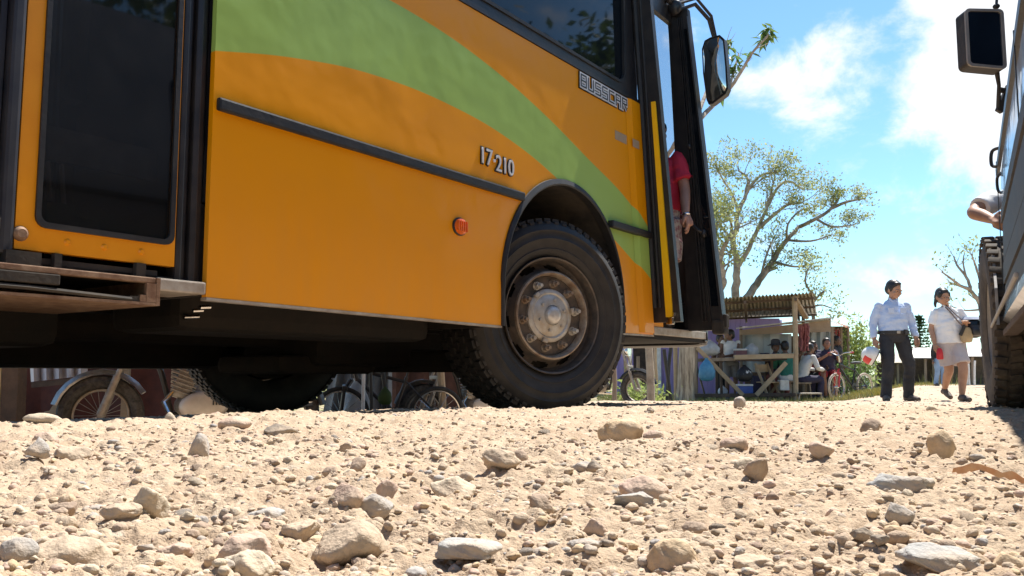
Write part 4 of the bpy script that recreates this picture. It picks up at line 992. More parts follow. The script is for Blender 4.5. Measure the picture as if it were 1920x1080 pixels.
# agave-like spiky plant
p0 = P(1208, 748, 14.3); rt = thing('spiky_plant', 'spiky long-leaved plant by the poles under the bus front', 'plant', (p0.x, p0.y, G(p0.x, p0.y))); b = MB(); R = random.Random(12)
for k in range(26):
    a = R.uniform(0, 6.28); l = R.uniform(.22, .42); el = R.uniform(.3, 1.3); d = Vector((math.cos(a)*math.cos(el), math.sin(a)*math.cos(el), math.sin(el))); w = d.cross(Vector((0, 0, 1))).normalized()*.022; z0 = Vector((0, 0, R.uniform(.1, .25)))
    b.add([z0-w*.6, z0+w*.6, z0+d*l*.6+w, z0+d*l*.6-w, z0+d*l+Vector((0, 0, -.08))], [(0, 1, 2, 3), (3, 2, 4)])
b.build('leaf_rosette', LEAFL, rt, fix=False); b = MB(); b.tube([(0, 0, -.02), (0, 0, .24)], .03, 8); b.build('stem', BARK, rt)
# verge grass: stuff
def grass(n, fn, hmin, hmax, name, label, mat_, seed):
    r = random.Random(seed); vs = []; fs = []
    for i in range(n):
        x, y = fn(r); z = G(x, y); h = r.uniform(hmin, hmax); a = r.uniform(0, 6.28); w = .006+h*.03; dx = math.cos(a)*w; dy = math.sin(a)*w; lx = r.gauss(0, h*.35); ly = r.gauss(0, h*.35); o = len(vs)
        vs += [(x-dx, y-dy, z-.01), (x+dx, y+dy, z-.01), (x+lx, y+ly, z+h)]; fs.append((o, o+1, o+2))
    o = np_mesh(name, np.array(vs), np.array(fs), mat_, smooth=False); tag(o, label, 'grass', kind='stuff'); return o
GRASSM = pm('grass_blades', (.13, .17, .04), (.34, .30, .12), 1.5, .7, rand=.3)
def f1(r):
    px = r.uniform(1120, 1640); Y = r.uniform(14.2, 23); p = P(px, 740, Y); return p.x, p.y
grass(9000, f1, .03, .13, 'verge_grass', 'short green and dry grass along the verge under the wooden stall', GRASSM, 1)
def f2(r):
    px = r.uniform(1560, 1760) if r.random() < .4 else r.uniform(1600, 1662); Y = r.uniform(15.5, 19) if px < 1662 else r.uniform(29, 34); p = P(px, 740, Y); return p.x, p.y
grass(3500, f2, .04, .16, 'roadside_grass', 'yellowish grass tufts around the bicycle and in front of the far sheds', pm('grass_yellow', (.30, .28, .06), (.5, .44, .12), 2, .7, rand=.25), 2)
def f3(r):
    a = r.uniform(-.75, .65); d = r.uniform(33, 75); return d*math.sin(a), d*math.cos(a)
grass(7000, f3, .15, .5, 'far_grass', 'rough grass in the distance behind the buildings', GRASSM, 3)
# far tree belts, either side of the road, that close the horizon (and stand beside the road outside the frame)
def far_tree(x, y, h, w, seed, label, lm=LEAFD, n=1500, ls=.28, group=None):
    z = G(x, y); rt = thing('broadleaf_tree', label, 'tree', (x, y, z), 0, group); R = random.Random(seed); b = MB(); cl = []
    b.tube([(0, 0, -.1), (R.uniform(-.2, .2), 0, h*.3), (R.uniform(-.4, .4), 0, h*.6)], [h*.03, h*.022, h*.012], 7)
    for k in range(14):
        a = R.uniform(0, 6.28); rr_ = w*R.uniform(.2, .9); zz = h*R.uniform(.35, .95); rr_ *= math.sqrt(max(.1, 1-((zz/h-.6)/.5)**2)); q = Vector((math.cos(a)*rr_, math.sin(a)*rr_, zz)); cl.append((q, 1)); b.tube([(0, 0, h*.3), q*.6+Vector((0, 0, h*.12)), q], [h*.012, h*.007, h*.003], 5, caps=False)
    b.build('trunk', BARK, rt, smooth=True); leaf_mesh('crown', clump_points(cl, n, w*.26, seed), ls, lm, rt, seed)
for i, (x, y, h, w) in enumerate([(14, 2.5, 7.5, 3.2), (13, -3, 7, 3.2), (15, -9, 8, 3.5), (17, 8, 9, 3.6), (16, 13, 9, 3.8), (19, 3, 10, 4), (18, -3, 9.5, 4), (12, -6, 8, 3.2)]):
    far_tree(x, y, h, w, 80+i, 'dense green roadside tree standing behind and right of the camera', LEAFD, 4200, .16, 'roadside trees right of the camera')
for i, (px, Y, h, w) in enumerate([(-300, 40, 7, 4), (60, 44, 6, 4), (330, 38, 6, 3.6), (620, 46, 7, 4.2), (860, 42, 6, 3.8), (1080, 45, 6.5, 4)]):
    p = P(px, 703, Y); far_tree(p.x, p.y, h, w, 60+i, 'green tree of the far belt hidden behind the bus', LEAFD, 1600, .3, 'far trees beyond the bus')
# ---------------------------------------------------------------- the parked truck at the right edge
TA = RAD(28.0)
TP = Vector((.096*math.cos(TA), -.096*math.sin(TA), 0))
TRUCK = thing('parked_truck', 'dark dusty truck at the right edge with knobbly front tyre and tall mirror', 'truck', tuple(TP), math.pi/2-TA)
# local x = heading (away), local y = left (outward), z up; body to the right of the side plane (y<0)
TB = pm('truck_paint', (.13, .145, .18), (.17, .18, .21), 5, .3, coat=.7, bump=.1, bscale=3)
TC = pm('truck_cladding', (.03, .028, .028), (.075, .065, .058), 12, .6, bump=.3, bscale=50)
TGR = pm('truck_grey', (.26, .25, .24), (.38, .35, .32), 10, .55, bump=.2, bscale=50)
prof = [(.43, -.10), (.46, -.06), (.55, -.078), (.78, -.085), (1.0, -.082), (1.16, -.085), (1.26, -.10), (1.55, -.18), (1.75, -.24), (2.15, -.35), (2.45, -.44)]
b = MB(); rg = []
for s_ in (-3.0, -1, .6, 1.3, 1.9, 2.4, 3.0, 3.6, 4.2, 4.7, 4.95):
    k = max(0, (s_-4.5)/.45)**2
    rg.append([Vector((s_, w-.02*k, z)) for z, w in prof]+[Vector((s_, -2.0, 2.55)), Vector((s_, -2.05, .43))])
b.rings(rg)
body = b.build('body', TB, TRUCK, smooth=True, sharp=25)
b = MB(); b.prism([(3.05, 1.30), (4.72, 1.30), (4.45, 2.05), (3.05, 2.05)], [], lambda a, z, t: (a, -.10-(z-1.26)*.283+t, z), .003, .009); b.build('side_window', TINTG, TRUCK)
# lower cladding with ribs and flare
b = MB()
for z0, z1, o in ((.47, .60, .012), (.615, .70, .018), (.715, .86, .012), (.875, .93, .02)):
    b.prism([(1.2+ z0*.2, z0), (4.6-(z0-.4)*.5, z0), (4.55-(z1-.4)*.5, z1), (1.2+z1*.2, z1)], [], lambda a, z, t: (a, -.078+t*.6, z), .0, o)
b.build('side_cladding', TC, TRUCK)
for s_ in (2.95, 4.78):
    b = MB(); b.prism([(s_, .50), (s_+.012, .50), (s_+.006, 1.25), (s_-.006, 1.25)], [], lambda a, z, t: (a, -.079+t, z), .0, .004); b.build('door_seam', BLKMET, TRUCK)
b = MB(); b.prism([(1.5, 1.20), (4.9, 1.20), (4.9, 1.235), (1.5, 1.235)], [], lambda a, z, t: (a, -.092+t, z), .0, .016); b.build('waist_moulding', BLKMET, TRUCK)
# running board: bright lower edge with slatted underside
b = MB(); b.bb(2.3, 4.75, -.020, -.010, .426, .440, .004); b.build('sill_trim', TGR, TRUCK)
b = MB()
for k in range(6): b.bb(1.4, 4.68, -.12-k*.12, -.06-k*.12, .385-k*.012, .41-k*.012, .004)
b.build('running_board', pm('brown_grime', (.05, .03, .02), (.10, .065, .045), 14, .85, bump=.3, bscale=50), TRUCK)
b = MB(); b.prism([(4.72, .44), (4.95, .46), (4.90, .80), (4.74, .62)], [], lambda a, z, t: (a, -.05+t, z), 0, .012); b.build('mudflap', TGR, TRUCK)
b = MB(); b.bb(-3, 4.6, -1.9, -.7, .40, .425); b.build('truck_underside', UNDER, TRUCK)
# hood and front beyond the wheel, set back from the side plane
b = MB(); b.bb(4.96, 6.4, -1.95, -.16, .62, 1.35, .12); b.build('hood', TB, TRUCK, smooth=True, sharp=30)
b = MB(); b.bb(4.955, 5.0, -1.9, -.13, .47, 1.2, .02); b.build('firewall', TC, TRUCK)
# tyre: tread faces us
def truck_wheel(loc, rz):
    b = MB(); Rr_ = .47; W_ = .285
    b.lathe([(.24, W_/2-.02), (.30, W_/2), (.40, W_/2+.004), (.445, W_/2-.012), (Rr_-.012, W_/2-.035), (Rr_-.008, -W_/2+.035), (.445, -W_/2+.012), (.40, -W_/2-.004), (.30, -W_/2), (.24, -W_/2+.02)], (0, 0, 0), 'y', 72)
    n = 44
    for k in range(n):
        a = 2*math.pi*k/n
        for row, (yc, wy, wl, off) in enumerate(((.118, .052, .058, 0), (.052, .052, .05, .45), (-.012, .048, .05, .05), (-.07, .05, .05, .5), (-.122, .046, .058, .1))):
            aa = a+off*2*math.pi/n; rot = Matrix.Rotation(-aa, 3, 'Y') @ Matrix.Rotation(.18 if row % 2 else -.15, 3, 'X'); b.box(Matrix.Rotation(-aa, 3, 'Y') @ Vector((Rr_-.004, yc, 0)), (.011, wy, wl*.62), rot, .003)
        rot = Matrix.Rotation(-a, 3, 'Y'); b.box(rot @ Vector((.448, .142, 0)), (.020, .007, .026), rot, .003)
    w = b.build('front_tyre', pm('dusty_tyre', (.035, .028, .024), (.10, .08, .06), 14, .85, bump=.35, bscale=70), TRUCK, smooth=True, sharp=30); w.location = loc; w.rotation_euler = (0, 0, rz)
    b = MB(); b.lathe([(.245, .12), (.24, .10), (.20, .05), (.12, .045), (.10, .09), (0, .10)], (0, 0, 0), 'y', 40); b.build('rim', TGR, w, smooth=True); return w
w_ = truck_wheel((5.22, -.145, .465), RAD(3))
w2 = w_.copy(); COL.objects.link(w2); w2.location = (5.22, -1.8, .465)
w3 = w_.copy(); COL.objects.link(w3); w3.location = (-1.6, -.2, .465)
b = MB(); b.bb(5.0, 5.45, -.31, -.30, .2, .9); b.bb(5.2, 5.26, -1.8, -.3, .42, .50); b.bb(5.5, 5.6, -1.9, -.33, .3, .75); b.build('front_suspension', UNDER, TRUCK)
# door handles and loops on the edge
b = MB(); b.tube(ccurve([(4.7, -.01, 1.30), (4.72, .03, 1.29), (4.72, .034, 1.22), (4.70, .0, 1.21)], 5), .008, 6); b.build('door_handle', BLKMET, TRUCK, smooth=True).location = (0, -.09, 0)
b = MB(); b.tube(ccurve([(4.72, -.005, 1.18), (4.74, .014, 1.16), (4.74, .014, 1.10), (4.72, .0, 1.08)], 5), .007, 6); b.build('door_handle', BLKMET, TRUCK, smooth=True).location = (0, -.09, 0)
# tall mirror
def TW(px, py, Y): return TRUCK.matrix_basis.inverted() @ P(px, py, Y)
mc = TW(1846, 73, 3.62); rotm = Matrix.Rotation(-(math.pi/2-TA), 3, 'Z')
def tm(a, z, t):
    v = rotm @ Vector((a, t, 0)); return (mc.x+v.x, mc.y+v.y, mc.z+z)
def rr2(x0, x1, z0, z1, r, sk=0):
    o = rrect(x0, x1, z0, z1, r); return [(x, z+sk*(x-x0)) for x, z in o]
b = MB(); b.prism([(x*1.0, z-.10*(x+.08)*(1 if z < 0 else .2)) for x, z in rr2(-.085, .085, -.125, .135, .02)], [], tm, 0, .07); mh2 = b.build('mirror_housing', TC, TRUCK)
b = MB(); b.prism([(x, z-.10*(x+.08)*(1 if z < 0 else .2)) for x, z in rr2(-.085, .085, -.125, .135, .02)], [[(x, z-.10*(x+.08)*(1 if z < 0 else .2)) for x, z in rr2(-.073, .073, -.113, .124, .014)]], tm, -.012, -.0005); b.build('mirror_rim', TGR, mh2)
b = MB(); b.prism([(x, z-.10*(x+.08)*(1 if z < 0 else .2)) for x, z in rr2(-.074, .074, -.114, .125, .014)], [], tm, -.005, -.0008); b.build('mirror_glass', pm('dark_mirror', (.30, .32, .35), (.16, .17, .19), 3, .06, metal=1), mh2)
m0 = TW(1868, 128, 3.66); m1 = TW(1873, 160, 3.68); m2 = TW(1872, 205, 3.7); m3 = TW(1884, 175, 3.72)
b = MB(); b.tube([m0, m1, m2], [.011, .008, .010], 8); b.tube([m0+Vector((0, 0, .02)), m0-Vector((0, 0, .012))], .017, 10); b.beam(m2-Vector((0, 0, .012)), m3+Vector((0, -.02, .03)), .02, .03, .004); b.beam(m1-Vector((0, 0, .02)), m3+Vector((0, -.03, .0)), .02, .02, .004)
b.build('mirror_bracket', TC, mh2, smooth=True); b = MB(); mt_ = TW(1868, 12, 3.66); mt2 = TW(1872, -40, 3.7); b.tube([mt_, mt2], .006, 8); b.ell(mt_, (.015, .015, .012)); b.build('mirror_stay', TC, mh2, smooth=True)
# ---------------------------------------------------------------- people
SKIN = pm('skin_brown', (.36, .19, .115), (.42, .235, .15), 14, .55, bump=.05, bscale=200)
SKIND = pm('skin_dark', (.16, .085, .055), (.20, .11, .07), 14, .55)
HAIR = pm('black_hair', (.012, .010, .010), (.03, .024, .02), 60, .45, bump=.5, bscale=160, stretch=(1, 1, .3))
EYE = pm('eye', (.02, .015, .012), None, rough=.2)
def cloth(name, c1, c2, sc=5, r=.85, bump=.3, bs=18): return pm(name, c1, c2, sc, r, bump=bump, bscale=bs)
def V3(t): return Vector(t)
def std_pose(h=1.70):
    """front is -y (towards the camera); x to the camera's right; joints in metres for a person of height h"""
    k = h/1.70
    j = dict(pelvis=(0, 0, .93), waist=(0, 0, 1.05), chest=(0, 0, 1.26), neck=(0, .01, 1.44), head=(0, -.01, 1.57),
             shL=(-.185, 0, 1.385), elL=(-.235, .02, 1.11), wrL=(-.25, -.03, .87), shR=(.185, 0, 1.385), elR=(.235, .02, 1.11), wrR=(.25, -.03, .87),
             hipL=(-.095, 0, .90), knL=(-.10, -.01, .49), anL=(-.10, .02, .085), hipR=(.095, 0, .90), knR=(.10, -.01, .49), anR=(.10, .02, .085))
    return {a: Vector(v)*k for a, v in j.items()}
def ring(c, ax, ay, n=16, rot=0, back=1.0):
    return [Vector((c[0]+ax*math.cos(a)*math.cos(rot)-ay*math.sin(a)*(back if math.sin(a) > 0 else 1)*math.sin(rot), c[1]+ax*math.cos(a)*math.sin(rot)+ay*math.sin(a)*(back if math.sin(a) > 0 else 1)*math.cos(rot), c[2])) for a in [2*math.pi*i/n for i in range(n)]]
def limb(b, pts, rads, n=12): b.tube(ccurve(pts, 4), np.interp(np.linspace(0, len(pts)-1, (len(pts)-1)*4+1), range(len(pts)), rads).tolist(), n)
def hand(b, wr, d, side, k=1.0, curl=.35, palm=None, mit=False):
    """palm, five fingers; d = direction of the hand, palm = direction the palm faces"""
    d = Vector(d).normalized(); pn = Vector(palm if palm else (side*-1, 0, 0)); pn = (pn-d*pn.dot(d)).normalized(); w = d.cross(pn).normalized()
    base = Vector(wr); b.tube([base-d*.02*k, base+d*.03*k, base+d*.065*k, base+d*.095*k], [(.026*k, .022*k), (.036*k, .018*k), (.044*k, .017*k), (.040*k, .014*k)], 10)
    # orient by explicit blocks so that the palm is wide along w
    for i, (o, l) in enumerate(((-.036, .062), (-.012, .074), (.012, .070), (.036, .054))):
        p = base+d*.085*k+w*o*k; q = [p]; dd = d.copy()
        for s_ in range(3):
            dd = (dd+pn*curl*(.5+.25*s_)).normalized(); q.append(q[-1]+dd*l*k*(.42, .33, .25)[s_]+w*o*k*.06)
        b.tube(q, [.0095*k, .009*k, .008*k, .006*k], 7)
    # palm slab
    b.box(base+d*.055*k, (.085*k, .028*k, .080*k), Matrix((w, pn, d)).transposed(), .012*k)
    tdir = -w if side > 0 else -w
    fw = w if (w.y < 0) else -w
    q = [base+d*.02*k+fw*.03*k, base+d*.045*k+fw*.055*k+pn*.01*k, base+d*.075*k+fw*.062*k+pn*.022*k, base+d*.095*k+fw*.06*k+pn*.03*k]; b.tube(q, [.013*k, .012*k, .010*k, .007*k], 7)
def head_mesh(b, c, k=1.0, yaw=0, pitch=0, fat=1.0):
    """c = centre of skull; face toward -y before yaw"""
    R_ = Matrix.Rotation(yaw, 3, 'Z') @ Matrix.Rotation(pitch, 3, 'X'); o = Vector(c)
    def E(p, r, rt=None): b.ell(o+R_ @ (Vector(p)*k), tuple(Vector(r)*k), 16, 12, R_ if rt is None else R_ @ rt)
    E((0, .012, .025), (.078, .098, .095)); E((0, -.020, -.035), (.066*fat, .074, .075)); E((0, -.042, -.078), (.040*fat, .042, .034)); E((0, -.030, -.055), (.056*fat, .055, .045))
    E((0, -.098, -.022), (.013, .022, .026)); E((0, -.108, -.032), (.017, .014, .011)); E((-.032, -.078, .008), (.028, .020, .010)); E((.032, -.078, .008), (.028, .020, .010))
    E((0, -.090, -.062), (.024, .013, .007)); E((0, -.087, -.072), (.021, .013, .008)); E((-.043*fat, -.062, -.035), (.024, .024, .026)); E((.043*fat, -.062, -.035), (.024, .024, .026))
    for s_ in (-1, 1): E((s_*.079, .008, -.015), (.011, .020, .031))
    return R_
def person(name, label, loc, j, skin=SKIN, k=1.0, rz=0, yaw=0, pitch=0, fat=1.0, group=None, voxel=.006, top=None, legs=None, hair='short', handL=None, handR=None, shoes=None, topfat=1.0, sleeve='long', legkind='trousers', hem=.9, legr=1.0, eyes=True, belt=False):
    rt = thing(name, label, 'person', loc, rz, group)
    b = MB()
    pv, ws, ch, nk, hd = (j[a] for a in ('pelvis', 'waist', 'chest', 'neck', 'head'))
    tor = [(pv+Vector((0, 0, -.06*k)), .150, .105), (pv, .165, .115), (ws, .145*topfat, .105*topfat), ((ws+ch)/2, .150*topfat, .112*topfat), (ch, .168, .115), (ch+(nk-ch)*.55, .140, .084), (ch+(nk-ch)*.85, .085, .062), (nk, .052, .052), (nk+(hd-nk)*.5, .050, .052)]
    b.rings([ring(c, ax*k, ay*k, 16) for c, ax, ay in tor])
    for s_ in 'LR':
        limb(b, [j['sh'+s_]+Vector((0, 0, -.01)), (j['sh'+s_]+j['el'+s_])/2, j['el'+s_], (j['el'+s_]*.55+j['wr'+s_]*.45), j['wr'+s_]], [.046*k, .048*k, .040*k, .038*k, .026*k])
        b.ell(j['sh'+s_]+Vector((0, 0, -.015*k)), .047*k)
        limb(b, [j['hip'+s_], (j['hip'+s_]+j['kn'+s_])/2, j['kn'+s_], j['kn'+s_]*.62+j['an'+s_]*.38, j['an'+s_]], [.088*k*legr, .078*k*legr, .056*k*legr, .054*k*legr, .036*k])
        ft = j.get('toe'+s_, j['an'+s_]+Vector((0, -.17*k, -.065*k))); b.tube([j['an'+s_]+Vector((0, .05*k, -.05*k)), j['an'+s_]+Vector((0, -.02*k, -.045*k)), ft], [.034*k, .040*k, .028*k], 10)
    dl = (j['wrL']-j['elL']).normalized(); dr = (j['wrR']-j['elR']).normalized()
    hl = handL or {}; hr = handR or {}
    hand(b, j['wrL'], hl.get('d', dl), -1, k, hl.get('curl', .35), hl.get('palm', (1, 0, 0))); hand(b, j['wrR'], hr.get('d', dr), 1, k, hr.get('curl', .35), hr.get('palm', (-1, 0, 0)))
    R_ = head_mesh(b, hd, k*1.07, yaw, pitch, fat)
    body = remeshed(b, voxel, 'body', skin, rt, 1)
    if eyes:
        for s_ in (-1, 1):
            b = MB(); b.ell(hd+R_ @ (Vector((s_*.031, -.087, -.004))*k*1.07), tuple(Vector((.011, .007, .006))*k), 10, 8, R_); b.build('eye', EYE, rt, smooth=True)
    # hair
    b = MB()
    def E(p, r): b.ell(hd+R_ @ (Vector(p)*k*1.07), tuple(Vector(r)*k*1.07), 20, 14, R_)
    if hair == 'short':
        E((0, .022, .040), (.086, .100, .094)); E((0, .05, 0), (.083, .074, .085)); E((-.070, .0, .012), (.018, .034, .045)); E((.070, .0, .012), (.018, .034, .045)); E((0, -.038, .090), (.056, .036, .022))
    elif hair in ('tied', 'long', 'braid'):
        E((0, .022, .040), (.087, .102, .094)); E((0, .05, -.01), (.085, .076, .09)); E((-.066, -.02, .03), (.024, .044, .05)); E((.066, -.02, .03), (.024, .044, .05)); E((0, -.036, .092), (.056, .032, .018))
        if hair == 'tied': E((0, .115, -.02), (.035, .045, .05)); limb(b, [hd+R_ @ Vector((-.06, .06, -.05))*k, hd+R_ @ Vector((-.078, .05, -.12))*k, hd+R_ @ Vector((-.075, .03, -.17))*k], [.028*k, .022*k, .012*k])
        if hair == 'braid':
            for i in range(11): b.ell(hd+Vector((.02+.012*math.sin(i), .10+.01*i*.3, -.03-i*.038))*k, (.026*k*(1-i*.05), .024*k*(1-i*.05), .026*k), 10, 8)
    if hair: remeshed(b, .007*max(1, voxel/.006), 'hair', HAIR, rt, 1)
    # top
    if top:
        b = MB(); g = .014*k
        tor2 = [(pv+Vector((0, 0, .02*k)) if hem != 'low' else pv+Vector((0, 0, -.05*k)), .176*topfat, .126*topfat), (pv*.6+ws*.4, .176*topfat, .128*topfat), (ws, .166*topfat, .124*topfat*1.04), ((ws+ch)/2, .168*topfat, .128*topfat), (ch, .184, .130), (ch+(nk-ch)*.42, .182, .110), (ch+(nk-ch)*.64, .140, .092), (ch+(nk-ch)*.8, .105, .076), (nk-Vector((0, 0, .012*k)), .068, .064)] if hem != 'low' else None
        if tor2 is None: tor2 = [(pv+Vector((0, 0, -.07*k)), .186*topfat, .132*topfat), (pv, .182*topfat, .130*topfat), (ws, .166*topfat, .126*topfat*1.04), ((ws+ch)/2, .168*topfat, .130*topfat), (ch, .184, .132), (ch+(nk-ch)*.42, .182, .110), (ch+(nk-ch)*.64, .140, .092), (ch+(nk-ch)*.8, .105, .076), (nk-Vector((0, 0, .02*k)), .070, .066)]
        b.rings([ring(c, ax*k, ay*k, 18) for c, ax, ay in tor2])
        for s_ in 'LR':
            sh, el, wr = j['sh'+s_], j['el'+s_], j['wr'+s_]
            if sleeve == 'long': limb(b, [sh, (sh+el)/2, el, el*.5+wr*.5, el*.12+wr*.88], [.060*k, .064*k, .056*k, .052*k, .044*k]); b.ell(sh+Vector((0, 0, -.012*k)), .060*k)
            elif sleeve == 'short': limb(b, [sh, (sh*.6+el*.4), sh*.25+el*.75], [.062*k, .068*k, .072*k]); b.ell(sh+Vector((0, 0, -.012*k)), .062*k)
            else: b.ell(sh+Vector((0, 0, -.0)), .062*k)
            if sleeve == 'long':
                b.tube([el*.18+wr*.82, el*.08+wr*.92], .044*k, 10)
        t_ = remeshed(b, voxel*1.3, 'shirt', top, rt, 2)
        dirt = t_.data; co = np.zeros(len(dirt.vertices)*3); dirt.vertices.foreach_get('co', co); co = co.reshape(-1, 3); nn_ = np.zeros(len(co)*3); dirt.vertices.foreach_get('normal', nn_); nn_ = nn_.reshape(-1, 3)
        f = (vnoise(co[:, 0]*13+co[:, 2]*9, co[:, 2]*16-co[:, 0]*5+co[:, 1]*8, 3)-.5)*.016+(vnoise(co[:, 0]*31+co[:, 2]*12, co[:, 2]*38+co[:, 1]*9, 5)-.5)*.007
        co += nn_*f[:, None]*k; dirt.vertices.foreach_set('co', co.ravel())
        b = MB()
        for s_ in (-1, 1): b.add([nk+Vector((s_*.005, -.072, -.055))*k, nk+Vector((s_*.050, -.070, -.035))*k, nk+Vector((s_*.066, -.030, .012))*k, nk+Vector((s_*.05, -.052, .016))*k, nk+Vector((s_*.005, -.084, -.045))*k, nk+Vector((s_*.050, -.082, -.030))*k, nk+Vector((s_*.074, -.036, .006))*k, nk+Vector((s_*.056, -.062, .012))*k], [(0, 1, 2, 3), (4, 7, 6, 5), (0, 4, 5, 1), (1, 5, 6, 2), (2, 6, 7, 3), (3, 7, 4, 0)])
        if sleeve != 'none': b.build('collar', top, t_)
    if legs:
        b = MB(); b.rings([ring(c, ax*k, ay*k, 18) for c, ax, ay in [(pv+Vector((0, 0, -.10*k)), .165, .120), (pv+Vector((0, 0, -.04*k)), .180*min(topfat, 1.1), .130), (pv, .176*min(topfat, 1.1), .128), (ws*.35+pv*.65, .166*topfat, .124*topfat)]])
        for s_ in 'LR':
            hp, kn, an = j['hip'+s_], j['kn'+s_], j['an'+s_]
            if legkind == 'trousers': limb(b, [hp, (hp+kn)/2, kn, (kn+an)/2, an+Vector((0, 0, -.03*k))], [.105*k, .096*k, .078*k, .074*k, .072*k])
            elif legkind == 'shorts': limb(b, [hp, hp*.6+kn*.4, hp*.15+kn*.85], [.105*k*legr, .104*k*legr, .098*k*legr])
        lg = remeshed(b, voxel*1.3, 'trousers' if legkind == 'trousers' else 'shorts', legs, rt, 2)
        dirt = lg.data; co = np.zeros(len(dirt.vertices)*3); dirt.vertices.foreach_get('co', co); co = co.reshape(-1, 3); nn_ = np.zeros(len(co)*3); dirt.vertices.foreach_get('normal', nn_); nn_ = nn_.reshape(-1, 3)
        co += nn_*((vnoise(co[:, 0]*12+co[:, 1]*9, co[:, 2]*22+co[:, 0]*7, 8)-.5)*.013)[:, None]*k; dirt.vertices.foreach_set('co', co.ravel())
    if shoes:
        for s_ in 'LR':
            an = j['an'+s_]; ft = j.get('toe'+s_, an+Vector((0, -.17*k, -.065*k))); b = MB(); fd = (ft-an); fd.z = 0; fd = fd.normalized()
            b.tube([an-fd*.06*k+Vector((0, 0, -.045*k)), an+Vector((0, 0, -.035*k)), (an+ft)/2+Vector((0, 0, -.01*k)), ft+fd*.03*k], [.040*k, .050*k, .048*k, .034*k], 12)
            b.ell(an+Vector((0, 0, -.01*k)), (.046*k, .05*k, .04*k)); remeshed(b, .008, 'shoe', shoes, rt, 1)
    if belt:
        b = MB(); c = ws*.32+pv*.68
        r0 = ring(c-Vector((0, 0, .022)), .182*topfat*k, .133*topfat*k, 28); r1 = ring(c+Vector((0, 0, .022)), .182*topfat*k, .133*topfat*k, 28); i0 = ring(c-Vector((0, 0, .022)), .17*topfat*k, .12*topfat*k, 28); i1 = ring(c+Vector((0, 0, .022)), .17*topfat*k, .12*topfat*k, 28)
        b.rings([i0, r0, r1, i1], closed=True, caps=False); bl = b.build('belt', BLKMET, rt, smooth=True)
        b = MB(); b.box(c+Vector((0, -.137*topfat*k, 0)), (.05, .012, .04), None, .004); b.build('buckle', GREYM, bl); b = MB(); b.box(c+Vector((.11, -.112*topfat*k, .0)), (.06, .035, .07), Matrix.Rotation(.5, 3, 'Z'), .008); b.build('phone_pouch', BLKMET, bl)
    return rt
# ---- the walking man
Ym = 12.0; pm0 = P(1681, 752, Ym); zm = G(pm0.x, pm0.y)
j = std_pose(1.69)
j['anL'] = Vector((-.19, -.10, .085)); j['knL'] = Vector((-.155, -.13, .48)); j['anR'] = Vector((.185, .04, .085)); j['knR'] = Vector((.175, -.06, .49)); j['hipL'] = Vector((-.10, 0, .89)); j['hipR'] = Vector((.10, 0, .89))
j['toeL'] = Vector((-.24, -.26, .03)); j['toeR'] = Vector((.235, -.13, .03)); j['head'] = Vector((.015, -.045, 1.565)); j['neck'] = Vector((0, .0, 1.435))
j['shL'] = Vector((-.19, 0, 1.345)); j['shR'] = Vector((.19, 0, 1.345)); j['elL'] = Vector((-.265, .04, 1.10)); j['wrL'] = Vector((-.285, -.03, .87)); j['elR'] = Vector((.275, .03, 1.10)); j['wrR'] = Vector((.285, -.06, .885))
SHIRT = cloth('pale_shirt', (.42, .52, .72), (.52, .61, .78)); TROU = cloth('black_trousers', (.022, .022, .026), (.045, .043, .045)); SHOE = pm('dusty_shoe', (.05, .035, .03), (.16, .12, .09), 20, .7)
MAN = person('person', 'man in pale blue long-sleeved shirt and black trousers, walking with a helmet in hand', (pm0.x, pm0.y, zm-.005), j, yaw=.45, pitch=.30, top=SHIRT, legs=TROU, shoes=SHOE, topfat=1.20, belt=True, handL=dict(d=(.1, -.25, -1), curl=.8, palm=(1, 0, 0)), handR=dict(d=(.05, -.2, -1), curl=.5, palm=(-1, -.3, 0)), fat=1.08)
b = MB()
for s_, x in ((-1, -.085), (1, .085)):
    bb_ = [(x-.045, 1.235), (x+.045, 1.235), (x+.045, 1.30), (x-.045, 1.30)]
    b.box((x, -.148, 1.265), (.085, .014, .075), Matrix.Rotation(.12, 3, 'X'), .005)
b.build('shirt_pocket', SHIRT, MAN)
b = MB()
for i in range(4): b.ell((0, -.155-.004*i, 1.32-.08*i), (.007, .005, .007), 8, 6)
